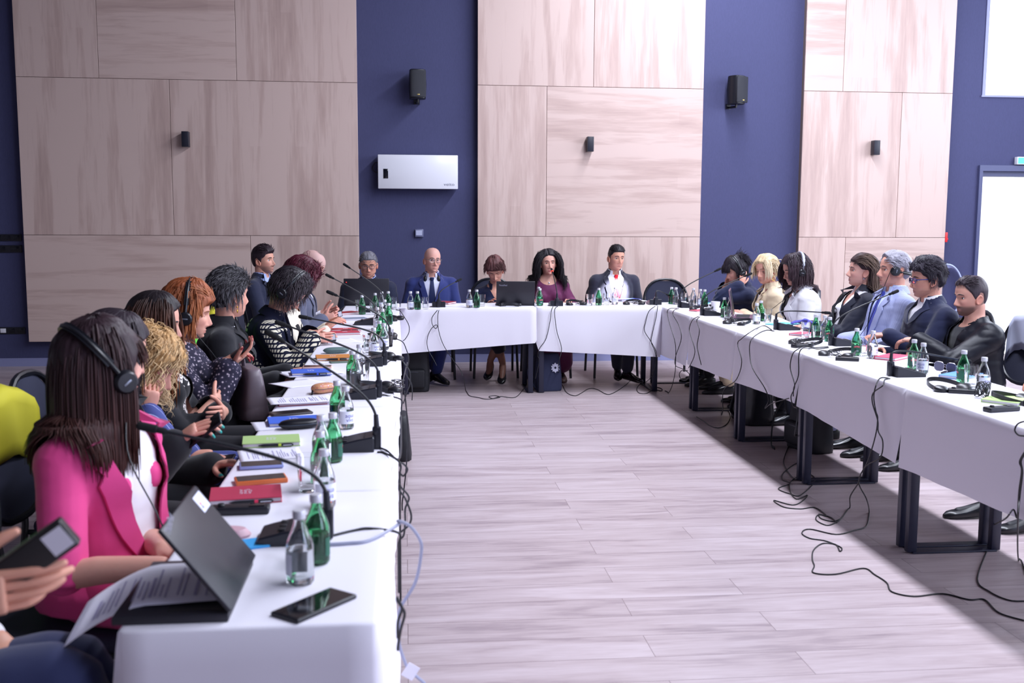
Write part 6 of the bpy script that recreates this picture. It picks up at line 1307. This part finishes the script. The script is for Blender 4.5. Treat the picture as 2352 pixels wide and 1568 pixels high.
# folded sunglasses
c = at(2170, 856, TH); t = thing('sunglasses', 'grey tinted sunglasses lying on the table before the bomber jacket', 'sunglasses', (c.x, c.y, TH), R(-62)); gm = mat('tinted_lens', '5a5a78', .15); wire = mat('wire_rim', 'b8b4c4', .2, metal=.8)
for sg in (1, -1):
    g = G(); n = 22; ring = [(sg*.034+.027*math.copysign(abs(math.cos(a))**.65, math.cos(a)), 0, .030+.024*math.copysign(abs(math.sin(a))**.65, math.sin(a))) for a in [2*PI*k/n for k in range(n)]]
    g.loft([ring, [(x, .0015, z) for x, y, z in ring]]); l = obj('lens', g, gm, t); g = G(); g.tube(ring+[ring[0]], .0012, 6, round_ends=False); obj('rim', g, wire, l)
    g = G(); g.tube([(sg*.062, 0, .042), (sg*.066, .06, .03), (sg*.064, .12, .008)], .0016, 6); obj('temple', g, wire, t)
g = G(); g.tube([(-.008, 0, .04), (0, -.002, .043), (.008, 0, .04)], .0014, 6); obj('bridge', g, wire, t)

# ------------------------------------------------------------------ laptops
M_lap = mat('laptop_black', '23222b', .42); M_lapk = mat('laptop_keys', '15151b', .6); M_logo = mat('laptop_logo', 'aeb2c8', .3, metal=.5); M_screen = mat('laptop_screen', '20242e', .2)
def laptop(pos, rot, w, d, ang, label, m=None, logo='ThinkPad', lid=None, dot=False, z=TH):
    """hinge at pos, lid opens by ang degrees, keyboard towards local -y"""
    t = thing('laptop', label, 'laptop', (pos[0], pos[1], z), rot, 'open laptops'); lid = lid or d; m = m or M_lap
    g = G(); g.box(-w/2, w/2, -d, 0, 0, .017, bev=.003); obj('base', g, m, t)
    g = G(); g.box(-w*.44, w*.44, -d*.55, -d*.08, .0165, .0178); obj('keyboard', g, M_lapk, t)
    e = bpy.data.objects.new('lid', mesh_of('lid', G().box(-w/2, w/2, 0, .009, 0, lid, bev=.003), m)); COL.objects.link(e); e.parent = t; e.location = (0, 0, .018); e.rotation_euler = (R(90-ang), 0, 0)
    g = G(); g.box(-w*.47, w*.47, -.0008, .001, lid*.05, lid*.95); obj('screen', g, M_screen, e, smooth=False)
    if logo: text('logo', logo, .020, M_logo, e, (w*.44, .0095, lid*.80), (PI/2, 0, PI), 0)
    if dot: g = G(); g.ball((w*.44, .0095, lid*.86), .004, 8); obj('lit_dot', g, mat('red_dot', 'ff3030', .4, emit=2), e)
    return t
lp = laptop((-.338, 2.085), -PI/2, .325, .215, 52, 'black laptop with half closed lid and white sticker at the table end', logo=None, lid=.205)
ld = [c for c in lp.children if c.name.startswith('lid')][0]
text('logo', 'ThinkPad', .022, M_logo, ld, (.150, .0095, .182), (PI/2, R(-12), PI), 0)
g = G(); g.box(-.152, -.088, .0088, .0096, .152, .192, bev=.0003, seg=1); stk = obj('sticker', g, mat('sticker_white', 'dfe2f6', .5), ld)
for i, cc in enumerate(('4a3aa0', 'a09cb8', 'd8503c')): g = G(); g.box(-.110, -.098, .0094, .0099, .160+.005*i, .164+.005*i); obj('flag_bar', g, mat('bar_'+cc, cc, .5), stk, smooth=False)
pp = atX(845, 690, -.36); laptop((-.345, 9.28), PI, .40, .26, 98, 'wide black laptop hiding the chest of the man in navy', logo=None, lid=.23, dot=True)
laptop((.985, 9.22), PI+R(-4), .345, .23, 106, 'slim black laptop in front of the auburn haired woman', lid=.215)
c = at(1700, 733, TH); laptop((c.x-.01, c.y+.12), -PI/2+R(-20)+PI, .32, .22, 100, 'violet grey laptop seen from behind before the woman holding her headphones', mat('laptop_violet', '6a4a5c', .4), logo=None, lid=.215)
# curled sheet, booklet and small things around the first laptop
t = paper((300, 1445), (520, 1438), .24, 'curled printed sheet over the keyboard of the half closed laptop', z=TH+.02, curl=-.0, length=.30, lines=True)
t.location = (-.65, 1.95, TH+.022); t.rotation_euler = (R(0), R(0), R(6))
for ch in t.children:
    for w in ch.data.vertices:
        x = w.co.x
        if x < .15: w.co.z -= (.15-x)**1.6*1.5
phone((632, 1413), (747, 1449), .075, 'large black phone lying at the table end', '1a1a22', length=.165); ph = [o for o in COL.objects if o.name.startswith('mobile_phone')][-1]; q = at(684, 1434, TH); ph.location = (q.x, q.y, TH); q2 = at(798, 1384, TH); ph.rotation_euler = (0, 0, math.atan2(q2.y-q.y, q2.x-q.x))
g = G(); g.lathe([(.004, .002), (.03, .0), (.032, .006), (.024, .02), (.004, .024)], 20); q = at(525, 1232, TH); o = obj('computer_mouse', g, mat('rose_plastic', 'c8a0ac', .45), loc=(q.x, q.y, TH)); o.scale = (1.7, 1, 1); tagp(o, 'rose coloured computer mouse half hidden behind the laptop lid', 'mouse')
q = at(565, 1258, TH); book_at(548, 1266, 20, .10, .07, '3aa6e8', 'bright blue booklet peeking out behind the laptop lid', h=.006)
# ------------------------------------------------------------------ things held in hands
def held(key, hand, label, kind='phone', roll=0, size=(.145, .072, .009), colr='16171f', shift=(0, 0, 0), x=None):
    B = PEOPLE[key]; c, d, n, t, _ = B.grip[hand]; c = c+d*shift[0]+t*shift[1]+n*shift[2]; x = Vector(x or d).normalized(); z = -n; z = (z-x*z.dot(x)).normalized(); y = z.cross(x)
    M = B.X @ Matrix(((x.x, y.x, z.x, c.x), (x.y, y.y, z.y, c.y), (x.z, y.z, z.z, c.z), (0, 0, 0, 1)))
    nm, ca = ('mobile_phone', 'phone') if kind == 'phone' else ('interpretation_receiver', 'receiver'); o = thing(nm, label, ca, group='mobile phones' if kind == 'phone' else 'black interpretation receivers'); o.matrix_world = M
    L, W, H = size; g = G(); g.box(-L*.35, L*.65, -W/2, W/2, -H/2, H/2, bev=min(.004, H*.4), seg=3); obj('case', g, mat('case_'+colr, colr, .35), o)
    g = G()
    if kind == 'phone': g.box(-L*.33, L*.63, -W*.45, W*.45, H/2-.0003, H/2+.0006)
    else: g.box(L*.40, L*.62, -W*.36, W*.36, H/2-.0005, H/2+.0012)
    obj('screen' if kind == 'phone' else 'display', g, M_scr if kind == 'phone' else mat('silver_panel', 'dcdce8', .3, metal=.3), o); return o
held('L2', 'R', 'black phone held up by the hand with teal nails'); held('L3', 'L', 'dark phone in the lap of the curly blond woman'); held('L5', 'R', 'black receiver in the hand of the ginger haired woman', 'receiver', size=(.125, .05, .022)); held('L7', 'R', 'black receiver held by the woman in the knitted jacket', 'receiver', size=(.125, .05, .02)); held('L9', 'R', 'black receiver held by the man in the grey suit', 'receiver', size=(.12, .05, .02)); held('L0', 'R', 'black receiver with shining panel held over the navy trousers', 'receiver', size=(.15, .05, .026), colr='1c1a1c', x=(-.1, .8, .55), shift=(.03, .03, -.01))
# headphones resting around the bald man's neck
B = PEOPLE['B2']; t = thing('headphones', 'black headphones hanging around the neck of the bald man', 'headphones', group='interpretation headphones'); t.matrix_world = B.X @ Matrix.Translation(B.N+Vector((0, -.01, -.015)))
g = G(); pts = [(.082*math.sin(a), -.082*math.cos(a)*1.0, .035+.025*math.cos(a)) for a in [R(-125+250*i/24) for i in range(25)]]; g.tube(pts, .006, 8, flat=1.6); obj('headband', g, M_hp, t)
for sg in (1, -1): g = G(); g.ball((0, 0, 0), (.018, .028, .036), 16); e = obj('earpiece', g, M_hp, t); e.location = (sg*.064, .072, -.01)
# handbag on the lap of the ginger haired woman
def bag(name, label, cat, loc, rot, w, d, h, m, taper=.85, strap=None, pocket=False, zipc=None, vox=.010, slump=.3, extra=None):
    t = thing(name, label, cat, loc, rot); g = G(); rings = []
    for i in range(9):
        u = i/8; k = 1-(1-taper)*u-.10*(abs(u-.5)*2)**4; dd = d*(1-slump*u)-.02*d*(abs(u-.5)*2)**4
        rings.append([(w/2*k*math.copysign(abs(math.cos(a))**.45, math.cos(a)), dd/2*math.copysign(abs(math.sin(a))**.45, math.sin(a)), h*u) for a in [2*PI*q/28 for q in range(28)]])
    g.loft(rings); V, F, NN = remesh(g, vox, 3); V = wrinkle(V, NN, .006, 7, random.random()*30); V[:, 2] = np.maximum(V[:, 2], .001); q = G(); q.add(V, F); obj('bag_body', q, m, t, sharp=None)
    if pocket:
        g = G(); g.box(-w*.33, w*.33, -d/2-.03, -d/2+.03, h*.08, h*.46, bev=.025, seg=4); p = obj('front_pocket', g, m, t)
        g = G(); g.tube([(-w*.30, -d/2-.022, h*.40), (0, -d/2-.031, h*.41), (w*.30, -d/2-.022, h*.40)], .003, 6); obj('zip', g, mat('zip_grey', '5a5c68', .3, metal=.6), p)
    for s in (strap or []):
        g = G(); g.tube(crom(s[0], 5), s[1], 8, flat=.25 if len(s) < 3 else s[2]); obj('strap', g, m, t)
    return t
B = PEOPLE['L5']; p = B.X @ Vector((.02, .36, .60)); p = atX(585, 968, -.72)
bag('handbag', 'taupe leather handbag on the lap beside the floral blouse', 'handbag', (p.x-.02, p.y, max(.60, p.z-.02)), R(-70), .34, .15, .24, mat('taupe_leather', '6a5f68', .42), .80, [([(-.10, 0, .22), (-.09, -.02, .33), (-.03, -.03, .33), (-.02, -.02, .22)], .008)], slump=.5)
M_bag = mat('bag_black', '10111a', .6); M_bagl = mat('bag_leather', '14151e', .35)
# bags under the tables
p = at(952, 905, 0); bag('backpack', 'black backpack standing under the corner of the far table', 'backpack', (p.x, 9.26, 0), 0, .30, .20, .46, M_bag, .85, [([(-.08, .1, .42), (-.10, .16, .3), (-.09, .12, .1)], .02)], pocket=True)
p = at(1250, 898, 0); t = bag('tote_bag', 'dark grey tote bag with a pale folk pattern under the far table', 'bag', (1.285, 9.2, 0), R(8), .26, .17, .34, mat('bag_felt', '2e3350', .9), .8, [([(-.10, 0, .32), (-.16, -.03, .30), (-.20, -.04, .16), (-.14, -.05, .04)], .012)])
g = G(); ZZ = [(0, .075), (.02, .05), (.045, .055), (.04, .03), (.065, .03), (.05, 0), (.065, -.03), (.04, -.03), (.045, -.055), (.02, -.05), (0, -.075), (-.02, -.05), (-.045, -.055), (-.04, -.03), (-.065, -.03), (-.05, 0), (-.065, .03), (-.04, .03), (-.045, .055), (-.02, .05)]
v = [(x, 0, z) for x, z in ZZ]+[(x*.28, 0, z*.28) for x, z in ZZ]; n = len(ZZ); g.add(v, [(k, (k+1) % n, n+(k+1) % n, n+k) for k in range(n)]); o = obj('pattern', g, mat('pattern_white', 'c9cbe0', .7), t, smooth=False); o.location = (.045, -.079, .215); o.rotation_euler = (R(-9), 0, 0); o.scale = (.62, 1, .62)
p = at(1690, 955, 0); bag('travel_bag', 'large black leather bag under the window side table', 'bag', (2.66, 7.62, 0), R(-90), .46, .26, .44, M_bagl, .86, [([(-.1, -.12, .40), (-.06, -.16, .46), (.06, -.16, .46), (.1, -.12, .40)], .012), ([(.05, -.13, .3), (.0, -.17, .1), (.12, -.15, .05)], .014)])
p = at(1800, 995, 0); bag('backpack', 'black backpack with loose straps beside the big leather bag', 'backpack', (2.72, 6.62, 0), R(-80), .36, .22, .42, M_bag, .8, [([(-.14, -.1, .36), (-.2, -.16, .2), (-.16, -.2, .02), (-.05, -.24, .01)], .016)], pocket=True)
p = at(925, 1050, 0); bag('shoulder_bag', 'black shoulder bag standing at the aisle under the near cloth', 'bag', (-.05, 6.62, 0), R(-90), .34, .17, .29, M_bag, .8, [([(.1, -.07, .3), (.14, -.12, .15), (.16, -.13, .03)], .012), ([(-.1, -.06, .05), (-.16, -.14, .03), (-.06, -.17, .02)], .01)])

# ------------------------------------------------------------------ cables
M_cab = mat('cable_black', '15151b', .45); M_cabg = mat('cable_grey', '9a9db4', .4)
def cable(segs, label, m=None, r=.0032, kids=None):
    P = []
    for mode, pts in segs:
        for (x, y) in pts:
            if mode == 't': p = at(x, y, TH+r)
            elif mode == 'f': p = at(x, y, r); 
            elif mode[0] == 'Y': p = atY(x, y, float(mode[1:])); p.x = max(p.x, XL1+.03)
            elif mode[0] == 'R': p = atX(x, y, XR0-.035-float(mode[1:] or 0))
            else: p = atY(x, y, YB0-.035-float(mode[1:] or 0))
            if p.z < r: p.z = r
            P.append(p)
    C_ = crom(P, 6)
    for p in C_: p.z = max(p.z, r)
    g = G(); g.tube(C_, r, 7); return tagp(obj('microphone_cable', g, m or M_cab), label, 'cable', 'microphone cables')
Z = lambda L, ox, oy, s: [(ox+x/s, oy+y/s) for x, y in L]
a = lambda L: Z(L, 860, 1040, 2.97)
cable([('t', [(868, 1038), (884, 1040)]), ('Y3.2', [(896, 1062), (899, 1090)]), ('Y3.2', a([(160, 220), (235, 300), (210, 380), (210, 470), (200, 560), (130, 590)])), ('Y3.2', a([(118, 640), (100, 700)]))], 'black cable twisting down the aisle side from the second microphone')
cable([('Y3.1', a([(110, 130), (135, 170)])), ('Y3.1', a([(175, 270), (140, 380), (120, 480), (125, 600), (125, 750), (80, 950)])), ('Y3.1', a([(60, 1010)]))], 'black cable running low along the aisle side of the first cloth')
cable([('Y3.0', a([(118, 215), (140, 255)])), ('Y3.0', a([(210, 310), (250, 420), (235, 490), (105, 545)]))], 'black cable bulging out into the aisle below the lime notebook')
cable([('Y4.65', a([(205, -420), (222, -250), (230, -80), (222, 0), (215, 120), (200, 260), (165, 340), (115, 390)]))], 'black cable hanging straight beside the aisle bag')
cable([('Y3.25', a([(120, 90), (150, 70), (195, 72), (225, 110), (200, 155), (150, 140), (130, 150)]))], 'black cable in a small loop by the aisle bag')
cable([('t', [(750, 1233), (811, 1218), (850, 1213)]), ('Y2.5', [(880, 1224), (890, 1250)]), ('Y2.5', [(900, 1279), (898, 1320), (889, 1360)])], 'black cable crossing the cloth from the microphone at the table end')
cable([('Y2.15', a([(70, 990), (150, 1010), (205, 1090), (180, 1200), (90, 1320), (70, 1345)]))], 'black cable in a wide arc below the table end')
cable([('Y2.12', a([(70, 1260), (160, 1150), (187, 1060), (150, 990)]))], 'black cable crossing the wide arc below the table end')
cable([('t', [(752, 1250), (800, 1247), (850, 1240)]), ('Y2.5', a([(60, 490), (150, 465)])), ('Y2.5', a([(240, 495), (310, 590), (320, 680), (280, 880), (180, 1050), (140, 1150), (150, 1300), (215, 1440), (250, 1490), (340, 1568)]))], 'pale grey cable looping far out over the aisle', M_cabg, .0042)
q = atY(*a([(247, 1490)])[0], 2.45); g = G(); g.box(-.016, .016, -.001, .001, -.018, .018); o = obj('cable_tag', g, mat('tag_white', 'e8e6f4', .6), loc=q); o.rotation_euler = (0, R(35), R(8)); tagp(o, 'small white paper tag wrapped on the pale grey cable', 'tag')
b = lambda L: Z(L, 740, 540, 4.126)
cable([('t', b([(700, 705), (735, 715)])), ('Y8.3', b([(775, 770), (820, 850), (822, 920), (790, 980), (760, 1000)]))], 'black cable arching down at the corner of the two rows')
cable([('t', b([(690, 985), (725, 990)])), ('Y6.6', b([(770, 1020), (800, 1090), (822, 1160), (815, 1230), (790, 1300), (850, 1420), (852, 1560)]))], 'black cable hanging past the backpack from the fifth microphone')
cable([('t', b([(600, 1222), (640, 1190), (690, 1170)])), ('Y5.8', b([(740, 1190), (790, 1230), (830, 1290), (835, 1400), (800, 1500), (770, 1590)]))], 'black cable from the microphone by the green case')
cable([('t', b([(505, 1545), (560, 1515), (620, 1520)])), ('Y4.5', b([(660, 1560), (690, 1640), (720, 1720), (740, 1790)]))], 'black cable from the microphone by the floral case')
cable([('t', [(872, 1028), (888, 1034)]), ('Y3.4', [(900, 1050)]), ('Y4.4', [(912, 962)]), ('Y5.4', [(925, 882)]), ('Y6.5', [(936, 832)])], 'thin black cable linking the second and third microphones')
c4 = lambda L: Z(L, 900, 680, 5.6)
cable([('B', c4([(585, 182), (520, 270), (520, 360), (560, 415), (585, 390), (565, 370), (500, 430), (455, 550), (465, 680), (540, 820), (575, 890)]))], 'black cable with a small curl below the microphone of the bald man')
cable([('B', c4([(605, 182), (590, 260), (600, 430), (660, 620), (780, 810), (880, 950), (930, 1080)])), ('f', c4([(950, 1215), (1000, 1280), (1100, 1300), (1230, 1325), (1390, 1300), (1330, 1280), (1250, 1290), (1300, 1315), (1400, 1290), (1560, 1305), (1640, 1260), (1720, 1150)]))], 'black cable running down and along the floor before the auburn haired woman')
c5 = lambda L: Z(L, 1200, 680, 5.345)
cable([('B', c5([(375, 128), (355, 180), (340, 300), (290, 520), (210, 640), (190, 730), (205, 800), (160, 1010)]))], 'black cable falling towards the tote bag from the lit microphone')
cable([('B', c5([(430, 128), (395, 180), (420, 420), (470, 590), (478, 680), (440, 860)])), ('f', c5([(480, 1080), (540, 1180), (640, 1222), (720, 1190), (800, 1140), (860, 1130), (930, 1150), (1040, 1205), (1130, 1180), (1240, 1110), (1330, 1030)]))], 'black cable waving over the floor below the woman in plum')
cable([('B', c5([(1630, 122), (1550, 190), (1510, 330), (1500, 430), (1580, 560), (1640, 680), (1640, 780), (1600, 960)])), ('f', c5([(1520, 1050), (1430, 1090), (1405, 1150), (1440, 1190), (1530, 1190), (1640, 1120), (1715, 1140), (1690, 1160), (1590, 1120), (1540, 1070)]))], 'black cable knotted on the floor beside the table leg near the empty chair')
cable([('B.005', c5([(1660, 122), (1640, 260), (1600, 440), (1580, 560), (1620, 660), (1640, 740)]))], 'black cable hanging beside the knotted one near the empty chair')
cable([('R', c5([(1890, 150), (1810, 152), (1778, 200), (1810, 350), (1870, 550), (1882, 700), (1878, 860), (1870, 960), (1830, 1120)])), ('f', c5([(1790, 1185), (1750, 1160)]))], 'black cable falling from the corner microphone to the floor')
cable([('R', c5([(1915, 150), (1860, 175), (1850, 230), (1920, 360), (1950, 520), (1880, 740), (1880, 850), (1960, 890), (2025, 930), (2050, 970), (2010, 1030), (1950, 1020), (1925, 960), (1960, 910), (2030, 915)]))], 'black cable ending in a round loop below the corner microphone')
cable([('R', c5([(2160, 250), (2090, 290), (2050, 390), (2065, 480), (2115, 650), (2100, 760), (2040, 880)]))], 'black cable swinging out below the microphone next to the white cup')
cable([('R', c5([(2175, 255), (2140, 300), (2172, 420), (2145, 600), (2165, 720), (2195, 840)]))], 'black cable hugging the cloth below the microphone next to the white cup')
d6 = lambda L: Z(L, 1560, 780, 5.88); e7 = lambda L: Z(L, 1740, 960, 3.337)
cable([('t', [(1772, 757), (1757, 748), (1742, 752)]), ('R', [(1724, 762), (1703, 778)]), ('R', d6([(790, 60), (845, 300), (770, 540), (620, 650), (585, 780), (590, 950)])), ('f', d6([(570, 1020), (600, 950), (660, 960), (690, 1040), (640, 1140), (530, 1190), (420, 1160), (320, 1090), (235, 1040)]))], 'black cable reaching the floor in a hook beside the leather bag')
cable([('t', [(1778, 760), (1762, 758), (1745, 764)]), ('R', d6([(975, 0), (950, 150), (990, 380), (1160, 660), (1205, 820), (1160, 925), (1250, 860), (1480, 790)]))], 'black cable hanging in a sharp bend before the backpack')
cable([('t', [(1902, 796), (1870, 798), (1848, 796)]), ('R', d6([(1600, 130), (1530, 200), (1500, 380), (1560, 620), (1510, 770), (1545, 900), (1600, 960)])), ('R', d6([(1560, 1290)])), ('f', e7([(290, 130), (205, 300), (215, 380), (290, 470), (340, 430), (330, 360), (290, 350), (200, 420), (190, 470), (250, 500), (160, 540), (250, 580), (330, 590), (440, 480), (380, 425), (260, 480), (250, 560), (300, 620), (380, 590), (350, 630), (270, 665), (125, 630), (200, 680), (330, 695), (440, 685), (530, 750), (470, 735), (490, 770), (580, 790), (640, 770)]))], 'black cable tangled in many loops on the floor of the window side')
cable([('t', [(1903, 798), (1880, 801), (1860, 800)]), ('R', d6([(1660, 120), (1615, 220), (1610, 480), (1550, 640), (1540, 760)]))], 'black cable crossing another at the seam by the navy blazer')
cable([('t', [(2040, 868), (2022, 868)]), ('R', [(2012, 885), (2007, 912), (2012, 945), (2016, 960)]), ('R.01', e7([(905, 130), (845, 330), (790, 430), (770, 500), (710, 600)])), ('f', e7([(705, 690), (640, 770), (600, 800), (530, 820), (450, 780), (470, 740), (560, 760), (605, 800)]))], 'black cable from the low microphone curling up on the floor beyond')
cable([('t', [(2044, 869), (2032, 872)]), ('R', [(2028, 885), (2006, 902), (2004, 925), (2016, 965)]), ('R.01', e7([(925, 100), (960, 180), (940, 300), (830, 370), (775, 490), (835, 620)])), ('f', e7([(855, 720), (835, 825), (740, 860), (600, 890), (400, 850), (340, 880), (400, 920), (520, 940), (640, 990), (630, 1020), (600, 970), (500, 960), (430, 1010), (420, 1080), (435, 1130), (430, 1185), (600, 1195), (810, 1150), (900, 1200), (990, 1260), (1030, 1330), (1200, 1365), (1420, 1345), (1620, 1390), (1740, 1390), (1850, 1490), (2042, 1550)]))], 'long black cable winding over the bright floor towards the window side end')
cable([('R', e7([(2060, 240), (2010, 330), (2025, 400), (2005, 560), (1990, 760), (1960, 700), (1900, 770)])), ('f', e7([(1790, 840), (1770, 980), (1685, 1230), (1780, 1330), (1930, 1395), (2060, 1400)]))], 'black cable dropping behind the last table leg of the window side')
cable([('R', e7([(2070, 20), (2000, 40), (1972, 90), (2000, 130), (2060, 150)])), ('R', e7([(2050, 260), (2020, 330), (2030, 420), (2010, 600), (1995, 800)])), ('f', e7([(2000, 1090), (2060, 1200)]))], 'black cable hanging at the window side end of the cloth')
